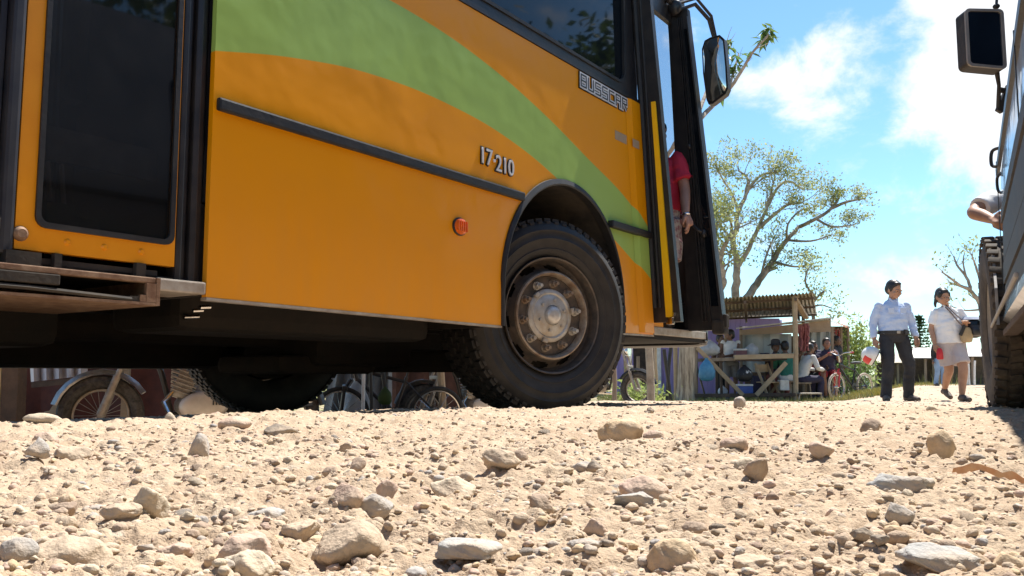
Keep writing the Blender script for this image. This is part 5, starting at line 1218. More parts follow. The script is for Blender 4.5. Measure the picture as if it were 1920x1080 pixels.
# helmet hanging from his right hand
wl = MAN.location+j['wrL']
hc = wl+Vector((-.075, -.06, -.235)); HEL = thing('motorcycle_helmet', 'white open-face helmet with red patch held by the walking man', 'helmet', tuple(hc))
def helmet(rt, shell, lining, rim, rot, patch=None, s=1.0):
    vs = []; n = 28; m = 14; b = MB(); rings_ = []
    for i in range(m+1):
        th = RAD(4)+RAD(112)*i/m; rings_.append([rot @ (Vector((.128*math.sin(th)*math.cos(a), .148*math.sin(th)*math.sin(a), .135*math.cos(th)))*s) for a in [2*math.pi*k/n for k in range(n)]])
    inner = [[v*.88 for v in r] for r in reversed(rings_)]
    b.rings(rings_+inner); b.build('shell', shell, rt, smooth=True)
    b = MB(); b.rings([[v*.87 for v in r] for r in rings_]); b.build('lining', lining, rt, smooth=True)
    e = rings_[-1]; b = MB(); b.tube([v*.97 for v in e]+[e[0]*.97], .009*s, 6); b.build('edge_trim', rim, rt, smooth=True)
    if patch:
        b = MB(); rr_ = [[rot @ (Vector((.1295*math.sin(th)*math.cos(a), .1495*math.sin(th)*math.sin(a), .1365*math.cos(th)))*s) for a in [RAD(150)+RAD(90)*k/8 for k in range(9)]] for th in [RAD(50)+RAD(45)*i/6 for i in range(7)]]
        vs = [v for r in rr_ for v in r]; fs = [(i*9+k, i*9+k+1, (i+1)*9+k+1, (i+1)*9+k) for i in range(6) for k in range(8)]; b.add(vs, fs); b.build('red_patch', patch, rt, smooth=True)
    b = MB(); e0 = rot @ (Vector((.11, 0, -.05))*s); e1 = rot @ (Vector((-.11, 0, -.05))*s); b.tube(ccurve([e0, (e0+e1)/2+rot @ Vector((0, 0, -.12)), e1], 6), .006, 5); b.build('chin_strap', BLKMET, rt, smooth=True)
helmet(HEL, WHITEP, BLKMET, BLKMET, Matrix.Rotation(RAD(-62), 3, 'Y') @ Matrix.Rotation(RAD(-15), 3, 'X'), pm('red_paint', (.6, .03, .03), (.5, .03, .03), 9, .4))
# ---- the walking woman
Yw = 12.1; pw0 = P(1786, 752, Yw); zw = G(pw0.x, pw0.y)
j = std_pose(1.60)
j['head'] = Vector((-.09, -.05, 1.475)); j['neck'] = Vector((-.03, .0, 1.35)); j['chest'] = Vector((-.02, 0, 1.19))
j['shL'] = Vector((-.18, 0, 1.265)); j['shR'] = Vector((.165, 0, 1.275)); j['elL'] = Vector((-.235, .03, 1.03)); j['wrL'] = Vector((-.235, -.05, .80)); j['elR'] = Vector((.25, .02, 1.06)); j['wrR'] = Vector((.14, -.19, 1.08))
j['hipR'] = Vector((.085, 0, .84)); j['knR'] = Vector((.10, -.14, .47)); j['anR'] = Vector((.085, -.10, .085)); j['toeR'] = Vector((.09, -.27, .03))
j['hipL'] = Vector((-.085, 0, .84)); j['knL'] = Vector((.0, .05, .46)); j['anL'] = Vector((.065, .33, .17)); j['toeL'] = Vector((.07, .20, .045)); j['pelvis'] = Vector((0, 0, .88)); j['waist'] = Vector((-.01, 0, 1.0))
WTOP = cloth('white_top', (.74, .73, .72), (.80, .79, .78)); SKIRT = cloth('grey_shorts', (.42, .37, .37), (.50, .45, .45))
WOM = person('person', 'woman in white short-sleeved top and grey knee-length shorts, walking with a bag', (pw0.x, pw0.y, zw-.005), j, k=.94, yaw=.12, pitch=.22, top=WTOP, legs=SKIRT, legkind='shorts', shoes=SHOE, hair='tied', sleeve='short', topfat=1.22, legr=1.2, fat=1.14, handL=dict(d=(.05, -.3, -1), curl=.7), handR=dict(d=(-.3, -.5, .25), curl=.6, palm=(0, 0, -1)), hem='low')
base = WOM.location
b = MB(); c = j['wrL']+Vector((.03, -.07, -.13)); b.rings([ring(c+Vector((0, 0, z)), ax, ay, 12, rot=.3) for z, ax, ay in ((-.085, .045, .02), (-.07, .055, .03), (0, .050, .033), (.05, .042, .028), (.075, .02, .012))])
o = b.build('red_purse', pm('red_leather', (.62, .03, .04), (.5, .02, .03), 15, .45, bump=.3, bscale=60), None, smooth=True); o.location = base; tag(o, 'small red purse in the walking woman\'s lowered hand', 'purse')
# handbag with strap
HB = thing('shoulder_bag', 'tan and brown handbag with a thin strap across the walking woman', 'bag', tuple(base+Vector((.16, -.16, .93)))); b = MB()
b.rings([ring(Vector((0, 0, z)), ax, ay, 16, rot=.25) for z, ax, ay in ((-.11, .05, .03), (-.095, .085, .045), (-.03, .10, .055), (.05, .09, .045), (.10, .06, .025))]); b.build('bag_body', pm('tan_leather', (.45, .33, .18), (.36, .25, .13), 12, .5, bump=.4, bscale=40), HB, smooth=True)
b = MB(); b.tube(ccurve([(-.02, .0, .09), (-.12, -.005, .20), (-.20, .045, .34), (-.24, .12, .42)], 6), .009, 6); b.tube(ccurve([(.03, .0, .09), (-.04, -.02, .18), (-.16, .02, .32), (-.20, .12, .43)], 6), .007, 6); b.build('strap', pm('strap_brown', (.12, .08, .07), (.2, .15, .12), 10, .6), HB, smooth=True)
b = MB(); b.box((-.08, -.055, .06), (.05, .02, .16), Matrix.Rotation(.45, 3, 'Y'), .008); b.build('dark_flap', BLKMET, HB)
# black helmet / jacket bundle under her arm
HB2 = thing('black_bundle', 'black full-face helmet tucked under the walking woman\'s arm', 'helmet', tuple(base+Vector((.33, -.06, 1.02)))); b = MB()
b.ell((0, 0, 0), (.135, .13, .135), 24, 16); b.box((-.02, -.10, -.05), (.16, .08, .10), None, .03); remeshed(b, .012, 'shell', BLKMET, HB2, 2)
b = MB(); b.rings([ring(Vector((0, 0, z)), .137*math.cos(z*4), .133*math.cos(z*4), 24) for z in (.05, .07, .10)]); b.build('visor_band', TINTG, HB2, smooth=True)
b = MB(); b.rings([ring(Vector((-.02, 0, .125+z)), .16-z, .10-z, 16, rot=.2) for z in (0, .02, .04)]); b.build('folded_cloth', cloth('blue_grey_cloth', (.30, .33, .42), (.42, .45, .52)), HB2, smooth=True)
b = MB()
for i in range(6): a = math.pi*(i/5-.5)
# ---- person standing in the bus doorway
pb = BW(1.60, .17, .505)
j = std_pose(1.56); 
j['shL'] = Vector((-.20, 0, 1.20)); j['shR'] = Vector((.155, -.02, 1.20)); j['elR'] = Vector((.20, -.07, .96)); j['wrR'] = Vector((.222, -.20, .76)); j['elL'] = Vector((-.25, .0, .95)); j['wrL'] = Vector((-.2, -.1, .75)); j['neck'] = Vector((-.02, 0, 1.26)); j['head'] = Vector((-.02, -.01, 1.39)); j['chest'] = Vector((-.02, 0, 1.08)); j['waist'] = Vector((-.02, 0, .92)); j['pelvis'] = Vector((-.03, 0, .80))
for s_, x in (('L', -.1), ('R', .06)): j['hip'+s_] = Vector((x, 0, .76)); j['kn'+s_] = Vector((x, -.02, .42)); j['an'+s_] = Vector((x, .02, .085))
REDC = cloth('red_blouse', (.50, .02, .05), (.62, .04, .08)); PRN = pm('floral_skirt', (.35, .18, .20), (.55, .50, .46), 30, .85, thresh=(.45, .55))
DP = person('person', 'person in red blouse and patterned skirt standing in the open bus doorway', tuple(pb), j, skin=pm('skin_warm', (.40, .20, .13), (.46, .25, .17), 14, .55), k=.92, rz=-.35, yaw=.8, top=REDC, legs=PRN, sleeve='short', hair='tied', shoes=SHOE, topfat=1.18, legkind='shorts', legr=1.15, handR=dict(d=(.2, -.15, -1), curl=.5))
b = MB(); wv = j['wrR']; b.lathe([(.030, -.006), (.034, 0), (.030, .006)], tuple(wv+Vector((0, 0, .0))), 'z', 16); o = b.build('bracelet', CHROME, DP, smooth=True)
# ---- arm resting out of the truck cab
pt = P(1900, 703, 4.6); tl = TRUCK.matrix_basis @ Vector((5.12, -.40, 0))
dv = tl; j = std_pose(1.68)
rel = lambda px, py, Y: P(px, py, Y)-Vector((dv.x, dv.y, .13))
j['elL'] = rel(1826, 398, 4.62); j['shL'] = rel(1868, 372, 4.70); j['wrL'] = rel(1862, 412, 4.45)
j['shR'] = Vector((.2, .05, 1.2)); j['elR'] = Vector((.25, .2, .98)); j['wrR'] = Vector((.2, .38, 1.05)); j['chest'] = Vector((.03, 0, 1.1)); j['neck'] = Vector((.03, 0, 1.27)); j['head'] = Vector((.04, 0, 1.40)); j['waist'] = Vector((.03, 0, .9)); j['pelvis'] = Vector((.03, 0, .75))
for s_, x in (('L', -.06), ('R', .12)): j['hip'+s_] = Vector((x, .0, .72)); j['kn'+s_] = Vector((x, .42, .74)); j['an'+s_] = Vector((x, .5, .40)); j['toe'+s_] = Vector((x, .66, .35))
DRV = person('person', 'person in white sleeve with a bare elbow resting out of the truck cab', (dv.x, dv.y, .13), j, k=.92, voxel=.009, top=WTOP, legs=TROU, sleeve='short', hair='short', eyes=False)
# ---------------------------------------------------------------- roadside: stall, kiosks, people, bicycle, motorcycles
WOOD = pm('weathered_wood', (.20, .15, .11), (.34, .27, .20), 6, .85, bump=.4, bscale=40, stretch=(1, 1, .25))
WOODL = pm('fresh_board', (.42, .32, .21), (.34, .25, .16), 8, .8, bump=.3, bscale=50)
WOODD = pm('dark_wood', (.07, .05, .04), (.13, .09, .065), 8, .85, bump=.4, bscale=40)
TIN = pm('old_tin_roof', (.22, .20, .14), (.36, .31, .22), 3, .6, metal=.25, bump=.2, bscale=20)
TINW = pm('pale_tin_roof', (.60, .58, .55), (.45, .40, .34), 3, .5, metal=.2)
PURPLE = pm('purple_planks', (.30, .22, .46), (.36, .28, .52), 4, .8, bump=.2, bscale=20, stretch=(1, 1, .2))
TARP = pm('pale_tarp', (.44, .47, .46), (.34, .38, .38), 2, .5, bump=.4, bscale=4)
BLUEP = pm('blue_plastic', (.05, .12, .42), (.04, .09, .32), 5, .4)
def base_at(px, py, Y):
    p = P(px, py, Y); return Vector((p.x, p.y, G(p.x, p.y)))
def post(name, label, cat, px, Y, ytop, r=.045, mt=WOOD, px2=None, group=None, dy=0):
    a = base_at(px, 703, Y); q = P(px if px2 is None else px2, ytop, Y+dy); rt_ = None; b = MB(); R = random.Random(int(px*3+Y))
    pts = [a+Vector((0, 0, -.15)), a*.66+q*.34+Vector((R.gauss(0, r*.3), 0, 0)), a*.33+q*.67+Vector((R.gauss(0, r*.3), 0, 0)), q]; b.tube(ccurve(pts, 3), r, 8)
    b.v = [(x-a.x, y-a.y, z-a.z) for x, y, z in b.v]; o = b.build(name, mt, None, smooth=True); o.location = a; return tag(o, label, cat, group)
def wallbox(b, px0, px1, ytop, Y, th=.06, z0=None, dY=0, ybot=None):
    """upright panel facing the camera between two photo columns"""
    p0, p1 = P(px0, ytop, Y), P(px1, ytop, Y+dY); zb = (min(G(p0.x, p0.y), G(p1.x, p1.y))-.05) if ybot is None else P(px0, ybot, Y).z
    b.add([(p0.x, p0.y, zb), (p1.x, p1.y, zb), (p1.x, p1.y, p1.z), (p0.x, p0.y, p0.z), (p0.x, p0.y+th, zb), (p1.x, p1.y+th, zb), (p1.x, p1.y+th, p1.z), (p0.x, p0.y+th, p0.z)], [(0, 1, 2, 3), (4, 7, 6, 5), (0, 4, 5, 1), (1, 5, 6, 2), (2, 6, 7, 3), (3, 7, 4, 0)])
def corrugated(b, a, bb_, c, d, n=30, amp=.02, th=.004):
    """a-b front edge, d-c back edge; ridges run front to back"""
    a, bb_, c, d = map(Vector, (a, bb_, c, d)); rg = []
    for i in range(n*4+1):
        t = i/(n*4); z = amp*math.sin(i*math.pi/2); f = a.lerp(bb_, t); g_ = d.lerp(c, t); rg.append([f+Vector((0, 0, z)), g_+Vector((0, 0, z)), g_+Vector((0, 0, z+th)), f+Vector((0, 0, z+th))])
    b.rings(rg)
# --- purple house
o0 = base_at(1300, 703, 24); PH = thing('purple_house', 'purple plank house behind the left half of the wooden stall', 'house', tuple(o0))
b = MB(); n = 34
for i in range(n):
    if 4 <= i <= 8: continue
    pa, pb_ = 1150+(1462-1150)*i/n, 1150+(1462-1150)*(i+1)/n; wallbox(b, pa, pb_-.4, 597, 24+.01*(i % 2), .05)
b.build('wall', PURPLE, PH, world=True)
b = MB(); wallbox(b, 1170, 1240, 597, 24.6, .05); b.build('doorway', WOODD, PH, world=True)
b = MB(); wallbox(b, 1231, 1238, 597, 23.93, .06); b.build('corner_post', WHITEP, PH, world=True)
b = MB(); corrugated(b, P(1130, 592, 23.3), P(1470, 590, 23.3), P(1470, 575, 28), P(1130, 575, 28), 40, .03); b.build('roof', TIN, PH, world=True)
b = MB(); wallbox(b, 1462, 1466, 600, 24, .05, dY=4); wallbox(b, 1150, 1466, 600, 28, .05); b.build('side_wall', PURPLE, PH, world=True)
# --- the wooden stall
Ys = 18.0; o0 = base_at(1420, 703, Ys); ST = thing('market_stall', 'open wooden stall with corrugated tin roof, braced rails and a serving board', 'stall', tuple(o0))
fa, fb = P(1292, 563, Ys-.2), P(1524, 549, Ys-.2); ba, bb2 = P(1292, 600, Ys+4.2), P(1532, 590, Ys+3.9)
b = MB(); corrugated(b, fa, fb, bb2, ba, 34, .022); b.build('tin_roof', TIN, ST, world=True)
for t in (.12, .5, .9): b = MB(); b.beam(fa.lerp(ba, t)-Vector((0, 0, .05)), fb.lerp(bb2, t)-Vector((0, 0, .05)), .05, .05); b.build('purlin', WOODD, ST, world=True)
for t in (.02, .45, .86): b = MB(); q0 = fa.lerp(fb, t); q1 = ba.lerp(bb2, t); b.beam(q0-Vector((0, 0, .11)), q1-Vector((0, 0, .11)), .05, .06); b.build('rafter', WOODD, ST, world=True)
def sp(px, Y, ytop, r=.05, mt=WOOD, ybot=None):
    a = base_at(px, 703, Y)-Vector((0, 0, .1)); q = P(px, ytop, Y); b = MB(); b.tube([a, a*.5+q*.5+Vector((.012, 0, 0)), q], r, 9); b.build('post', mt, ST, smooth=True, world=True)
sp(1490, Ys, 556, .055, WOODL); sp(1303, Ys, 560, .045); sp(1506, Ys+2.2, 590, .04); sp(1360, Ys+2.4, 596, .04)
b = MB(); b.beam(P(1490, 560, Ys), P(1512, 596, Ys+1.2), .10, .06); b.build('roof_brace', WOODL, ST, world=True)
b = MB(); b.beam(P(1376, 670, Ys), P(1488, 667, Ys), .10, .10, .01); b.build('serving_board', WOODL, ST, world=True)
b = MB(); b.beam(P(1290, 676, Ys+.1), P(1378, 673, Ys+.1), .05, .07); b.build('rail', WOOD, ST, world=True)
b = MB(); b.beam(P(1307, 652, Ys-.05), P(1393, 741, Ys-.05), .04, .085); b.build('diagonal_brace', WOODL, ST, world=True)
b = MB(); b.beam(P(1418, 741, Ys-.05), P(1474, 680, Ys-.05), .04, .09); b.build('diagonal_brace', WOODL, ST, world=True)
b = MB(); b.beam(P(1281, 742, Ys), P(1502, 740, Ys), .10, .075, .01); b.build('base_beam', WOODD, ST, world=True)
b = MB(); b.beam(P(1305, 682, Ys), P(1322, 742, Ys), .03, .04); b.beam(P(1432, 674, Ys+.4), P(1470, 674, Ys+.4), .4, .03); b.build('dark_strut', BLKMET, ST, world=True)
b = MB()
for px in (1322, 1441, 1478): a = base_at(px, 703, Ys); b.beam(a, P(px, 742, Ys), .06, .06)
b.build('footing', WOODD, ST, world=True)
# big pale trunk used as the stall's left post
a = base_at(1284, 703, 17.2); b = MB(); t0 = P(1288, 520, 17.2); R = random.Random(4)
rg = []; 
for i in range(15):
    k = i/14; c = a.lerp(t0, k); r_ = .165-.035*k+.05*max(0, .12-k)*4; rg.append([c-a+Vector((math.cos(q)*r_*(1+.10*math.sin(q*3+k*5)+.05*math.sin(q*7)), math.sin(q)*r_*(1+.1*math.sin(q*2)), 0)) for q in [2*math.pi*m/16 for m in range(16)]])
b.rings(rg); o = thing('bare_tree', 'x', 'x', a); b.build('trunk', pm('grooved_bark', (.16, .12, .09), (.50, .42, .33), 22, .9, bump=1, bscale=30, stretch=(1, 1, .12)), o, smooth=True); tag(o, 'thick pale bare tree trunk standing at the left end of the wooden stall', 'tree trunk')
# poles and sticks between the front wheel and the trunk
post('pole', 'slim grey pole standing right beside the front tyre of the bus', 'pole', 1151, 12.6, 690, .035, WOOD)
post('pole', 'leaning black pole crossing another in front of the purple house, upper end left', 'pole', 1259, 16.2, 655, .035, BLKMET, px2=1245)
post('pole', 'leaning black pole crossing another in front of the purple house, upper end right', 'pole', 1247, 16.4, 650, .035, BLKMET, px2=1258)
post('pole', 'tall thin weathered pole left of the white corner post of the purple house', 'pole', 1222, 15.5, 640, .05, WOOD)
post('pole', 'pale stick pole touching the left side of the white corner post', 'pole', 1229, 15.9, 640, .03, WOODL)
post('pole', 'weathered pole between the crossed black poles and the thick trunk', 'pole', 1266, 17.6, 630, .045, WOODL)
for i, px in enumerate((1172, 1182, 1196)): post('fence_stake', 'rough grey stake of the low fence behind the dark motorcycle', 'stake', px, 18.5, 668, .035, WOOD, group='rough stakes behind the dark motorcycle')
# white cloth scraps hanging near the motorcycle
b = MB(); c = P(1181, 672, 15); b.rings([ring(Vector((.012*math.sin(z*9), 0, z)), .03+.01*math.sin(z*7), .012, 8) for z in (-.28, -.2, -.1, 0, .1, .2)]); o = b.build('hanging_cloth', WHITEP, None, smooth=True); o.location = c; tag(o, 'narrow white cloth scrap hanging above the dark motorcycle by the front tyre', 'cloth')
# --- kiosk with pale tarps
Yk = 20.2; o0 = base_at(1480, 703, Yk); KI = thing('kiosk', 'low kiosk with plywood fascia, thin sloping roof and pale tarp walls', 'kiosk', tuple(o0))
b = MB(); a0, a1 = P(1380, 617, Yk-.5), P(1560, 597, Yk-.5); c1, c0 = P(1556, 601, Yk+3), P(1392, 615, Yk+3)
b.add([a0, a1, c1, c0]+[v+Vector((0, 0, .03)) for v in (a0, a1, c1, c0)], [(0, 1, 2, 3), (4, 7, 6, 5), (0, 4, 5, 1), (1, 5, 6, 2), (2, 6, 7, 3), (3, 7, 4, 0)]); b.build('roof', TINW, KI, world=True)
b = MB(); q = [P(1388, 619, Yk-.3), P(1558, 600, Yk-.3), P(1558, 622, Yk-.3), P(1388, 628, Yk-.3)]; b.add(q+[v+Vector((0, .03, 0)) for v in q], [(0, 1, 2, 3), (4, 7, 6, 5), (0, 4, 5, 1), (1, 5, 6, 2), (2, 6, 7, 3), (3, 7, 4, 0)]); b.build('fascia', pm('plywood', (.38, .29, .20), (.30, .22, .15), 5, .8), KI, world=True)
for x0, x1, yt in ((1391, 1484, 626), (1511, 1559, 622)):
    b = MB(); n = 14; rg = []
    for i in range(n+1):
        px = x0+(x1-x0)*i/n; t_ = P(px, yt, Yk+.05*math.sin(i*1.3)); bt = P(px, 698, Yk+.09*math.sin(i*1.3+.6)); md_ = (t_+bt)/2+Vector((0, .03*math.sin(i*.9), 0)); rg.append([t_, md_, bt, bt+Vector((0, .01, 0)), md_+Vector((0, .01, 0)), t_+Vector((0, .01, 0))])
    b.rings(rg); b.build('tarp_wall', TARP, KI, smooth=True, world=True)
b = MB(); wallbox(b, 1395, 1560, 630, Yk+2.8, .04); b.build('back_wall', WOODD, KI, world=True)
for px in (1389, 1508, 1560): b = MB(); b.beam(base_at(px, 703, Yk-.1), P(px, 612, Yk-.1), .06, .06); b.build('post', WOOD, KI, world=True)
# --- shack with rusty roof
Yr = 21.5; o0 = base_at(1580, 703, Yr); SHK = thing('shack', 'narrow dark shack with rusty sloping roof right of the kiosk', 'shack', tuple(o0))
b = MB(); corrugated(b, P(1556, 601, Yr-.6), P(1592, 616, Yr-.9), P(1592, 612, Yr+2), P(1556, 600, Yr+2), 8, .02); b.build('roof', pm('rusty_roof', (.42, .20, .12), (.30, .14, .09), 6, .7), SHK, world=True)
b = MB(); wallbox(b, 1560, 1592, 612, Yr+1.8, .05); b.build('back_wall', WOODD, SHK, world=True)
for px in (1563, 1577, 1590): b = MB(); b.tube([base_at(px, 703, Yr), P(px, 612, Yr)], .035, 7); b.build('post', WOOD, SHK, world=True)
# goods hanging from roofs
def strands(name, label, cat, px0, px1, y0, y1, Y, mt, n, seed):
    c = P((px0+px1)/2, y0, Y); b = MB(); R = random.Random(seed)
    for i in range(n):
        px = R.uniform(px0, px1); q = P(px, y0+R.uniform(0, 4), Y+R.uniform(-.08, .08)); e = P(px+R.uniform(-2, 2), y1-R.uniform(0, (y1-y0)*.35), Y+R.uniform(-.08, .08)); m = 6
        b.tube([q.lerp(e, k/m)+Vector((R.gauss(0, .01), 0, 0)) for k in range(m+1)], [R.uniform(.012, .03) for k in range(m+1)], 6)
    b.v = [(x-c.x, y-c.y, z-c.z) for x, y, z in b.v]; o = b.build(name, mt, None, smooth=True); o.location = c; tag(o, label, cat); return o
strands('hanging_sausages', 'bunch of dark red hanging strings under the right end of the stall roof', 'hanging goods', 1499, 1517, 607, 660, Ys+.4, pm('dark_red', (.16, .03, .03), (.30, .10, .09), 22, .6), 22, 5)
strands('hanging_clothes', 'dark red and white garments hanging under the rusty shack roof', 'clothes', 1561, 1576, 616, 655, Yr-.3, pm('red_white_cloth', (.30, .05, .05), (.55, .5, .48), 9, .8, thresh=(.52, .56)), 8, 9)
# --- people at the stall
DT = dict(white=cloth('white_cotton', (.62, .60, .57), (.70, .68, .65)), grey=cloth('grey_cloth', (.16, .16, .17), (.22, .22, .23)), black=cloth('black_cloth', (.02, .02, .022), (.04, .04, .042)), maroon=cloth('maroon_cloth', (.16, .04, .035), (.22, .07, .06)), green=cloth('green_cloth', (.03, .16, .12), (.04, .20, .15)), navy=cloth('navy_cloth', (.03, .03, .06), (.05, .04, .08)), brown=cloth('brown_cloth', (.12, .06, .04), (.17, .09, .06)), denim=cloth('denim', (.20, .30, .45), (.30, .42, .58)))
def at_ground(px, Y): return tuple(base_at(px, 703, Y))
j = std_pose(1.56); j['wrL'] = Vector((-.34, -.16, .93)); j['elL'] = Vector((-.27, .0, 1.02)); j['wrR'] = Vector((-.20, -.30, .96)); j['elR'] = Vector((.12, -.12, 1.0)); j['head'] = Vector((-.02, -.03, 1.44)); j['neck'] = Vector((0, .0, 1.32))
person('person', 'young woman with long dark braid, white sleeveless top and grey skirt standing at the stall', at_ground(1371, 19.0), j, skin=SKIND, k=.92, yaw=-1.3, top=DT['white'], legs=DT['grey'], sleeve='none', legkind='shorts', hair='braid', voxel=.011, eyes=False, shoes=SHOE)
def sit_pose(h=.0, lean=0, k=1.0, sw=0):
    j = dict(pelvis=(0, 0, .52), waist=(0, -.02-lean*.2, .64), chest=(sw*.3, -.05-lean*.6, .86), neck=(sw*.6, -.07-lean, 1.04), head=(sw, -.09-lean*1.15, 1.17), shL=(-.17+sw*.4, -.05-lean, .99), shR=(.17+sw*.4, -.05-lean, .99), elL=(-.23, -.12-lean, .74), elR=(.23, -.12-lean, .74), wrL=(-.13, -.34-lean, .70), wrR=(.13, -.34-lean, .70), hipL=(-.09, 0, .50), hipR=(.09, 0, .50), knL=(-.14, -.40, .49), knR=(.14, -.40, .49), anL=(-.13, -.38, .085), anR=(.13, -.38, .085))
    return {a: Vector(v)*k+Vector((0, 0, h)) for a, v in j.items()}
def seat(px, Y, h, label, name='stool', mt=WOOD, rz=0):
    rt_ = thing(name, label, 'stool', at_ground(px, Y), rz); b = MB(); b.box((0, 0, h-.02), (.34, .30, .035), None, .008); b.build('seat', mt, rt_)
    for x in (-.14, .14):
        for y in (-.12, .12): b = MB(); b.tube([(x*1.15, y*1.15, 0), (x, y, h-.035)], .014, 6); b.build('leg', mt, rt_)
    return rt_
HATM = pm('dark_felt', (.03, .028, .03), (.05, .045, .045), 9, .8)
seat(1452, 18.9, .42, 'low wooden stool under the seated person in a brimmed hat')
j = sit_pose(.0, .05); j['elL'] = Vector((-.36, -.02, .96)); j['wrL'] = Vector((-.52, -.15, .92)); j['elR'] = Vector((.36, 0, .96)); j['wrR'] = Vector((.48, -.1, .99))
j = {a: v+Vector((0, 0, .0)) for a, v in j.items()}
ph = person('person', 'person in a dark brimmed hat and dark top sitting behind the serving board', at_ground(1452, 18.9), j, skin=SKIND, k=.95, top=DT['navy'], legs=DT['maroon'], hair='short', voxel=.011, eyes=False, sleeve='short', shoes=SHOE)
b = MB(); hc_ = j['head']+Vector((0, 0, .045)); b.lathe([(0, .12), (.06, .125), (.095, .10), (.105, .02), (.17, -.01), (.172, -.016), (.10, -.005)], tuple(hc_), 'z', 24); o = b.build('brimmed_hat', HATM, None, smooth=True); o.location = ph.location; tag(o, 'dark brimmed hat on the seated person behind the serving board', 'hat')
seat(1478, 18.5, .44, 'low wooden stool under the person in the green shirt by the stall post')
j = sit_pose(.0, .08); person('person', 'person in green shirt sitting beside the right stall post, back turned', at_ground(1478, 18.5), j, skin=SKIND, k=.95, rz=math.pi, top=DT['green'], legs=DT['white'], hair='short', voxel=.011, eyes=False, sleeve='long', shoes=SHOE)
seat(1502, 18.7, .40, 'low wooden stool under the person in the white shirt right of the post')
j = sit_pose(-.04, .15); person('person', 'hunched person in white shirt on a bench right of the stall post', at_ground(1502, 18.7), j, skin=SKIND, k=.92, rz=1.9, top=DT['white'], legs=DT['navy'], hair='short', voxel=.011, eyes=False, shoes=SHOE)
seat(1520, 19.4, .44, 'low wooden stool under the person in the maroon shirt')
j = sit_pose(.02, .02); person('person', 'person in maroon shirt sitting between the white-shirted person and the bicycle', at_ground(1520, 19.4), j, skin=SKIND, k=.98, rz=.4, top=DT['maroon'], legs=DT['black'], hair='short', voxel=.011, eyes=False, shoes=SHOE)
seat(1551, 19.2, .46, 'low wooden stool under the person in the navy top behind the bicycle')
j = sit_pose(.08, .0); j['elL'] = Vector((-.25, -.2, .86)); j['wrL'] = Vector((-.02, -.34, 1.0)); j['elR'] = Vector((.24, -.2, .86)); j['wrR'] = Vector((.16, -.36, 1.0)); j['anL'] = Vector((-.1, -.36, .085)); j['anR'] = Vector((.1, -.36, .085))
person('person', 'person in navy top and red shorts with folded arms sitting behind the bicycle', at_ground(1551, 19.2), j, skin=pm('skin_mid', (.26, .12, .08), (.32, .16, .10), 14, .55), k=.98, rz=-.2, top=DT['navy'], legs=cloth('red_shorts', (.30, .02, .03), (.38, .03, .04)), legkind='shorts', hair='short', voxel=.011, eyes=False, sleeve='short', shoes=SHOE)
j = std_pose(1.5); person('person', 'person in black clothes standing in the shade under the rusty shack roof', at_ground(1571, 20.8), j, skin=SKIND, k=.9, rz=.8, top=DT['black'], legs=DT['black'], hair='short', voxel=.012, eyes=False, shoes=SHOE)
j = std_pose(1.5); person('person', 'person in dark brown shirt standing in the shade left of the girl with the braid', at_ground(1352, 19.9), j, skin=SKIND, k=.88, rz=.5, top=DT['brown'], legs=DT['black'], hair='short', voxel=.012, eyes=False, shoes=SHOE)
# --- goods in the stall
def bag(name, label, cat, px, py, Y, rx, rz_, mt, seed=1, neck=True, dep=.7):
    c = P(px, py, Y); b = MB(); R = random.Random(seed); rg = []
    for z, w in ((-1, .25), (-.92, .7), (-.6, .98), (-.1, 1.0), (.35, .8), (.7, .45), (.9, .18), (1.0, .26 if neck else .1)):
        rg.append([Vector((math.cos(a)*rx*w*R.uniform(.9, 1.08), math.sin(a)*rx*dep*w*R.uniform(.9, 1.08), z*rz_)) for a in [2*math.pi*k/14 for k in range(14)]])
    b.rings(rg); o = b.build(name, mt, None, smooth=True, sharp=60); o.location = c; return tag(o, label, cat)
PLB = pm('blue_bag_plastic', (.05, .20, .38), (.10, .30, .48), 7, .4, bump=.6, bscale=16)
bag('plastic_bag', 'blue plastic bag hanging from the stall rail by the thick trunk', 'bag', 1325, 693, Ys-.15, .17, .24, PLB, 2)
PLW = pm('clear_bag_plastic', (.34, .35, .36), (.50, .51, .52), 7, .35, bump=.7, bscale=14)
bag('plastic_bag', 'whitish plastic bag heaped above the rail, upper left of the blue bag', 'bag', 1330, 652, Ys+.35, .22, .17, PLW, 3)
bag('plastic_bag', 'pale sack behind the serving board, right of the stacked boxes', 'bag', 1410, 656, Ys+.7, .16, .15, PLW, 5)
bag('plastic_bag', 'small white bag on the ground behind the left diagonal brace', 'bag', 1355, 732, Ys+.6, .11, .10, pm('white_bag', (.7, .7, .7), (.55, .55, .55), 9, .5, bump=.5, bscale=20), 6)
def boxobj(name, label, cat, px, py, Y, w, d, h, mt, lid=None, rz=0, bev=.012):
    c = P(px, py, Y); rt_ = thing(name, label, cat, tuple(c), rz); b = MB(); b.box((0, 0, 0), (w, d, h), None, bev); b.build('container', mt, rt_)
    if lid: b = MB(); b.box((0, 0, h/2+.022), (w*1.04, d*1.04, .04), None, bev); b.build('lid', lid, rt_)
    return rt_
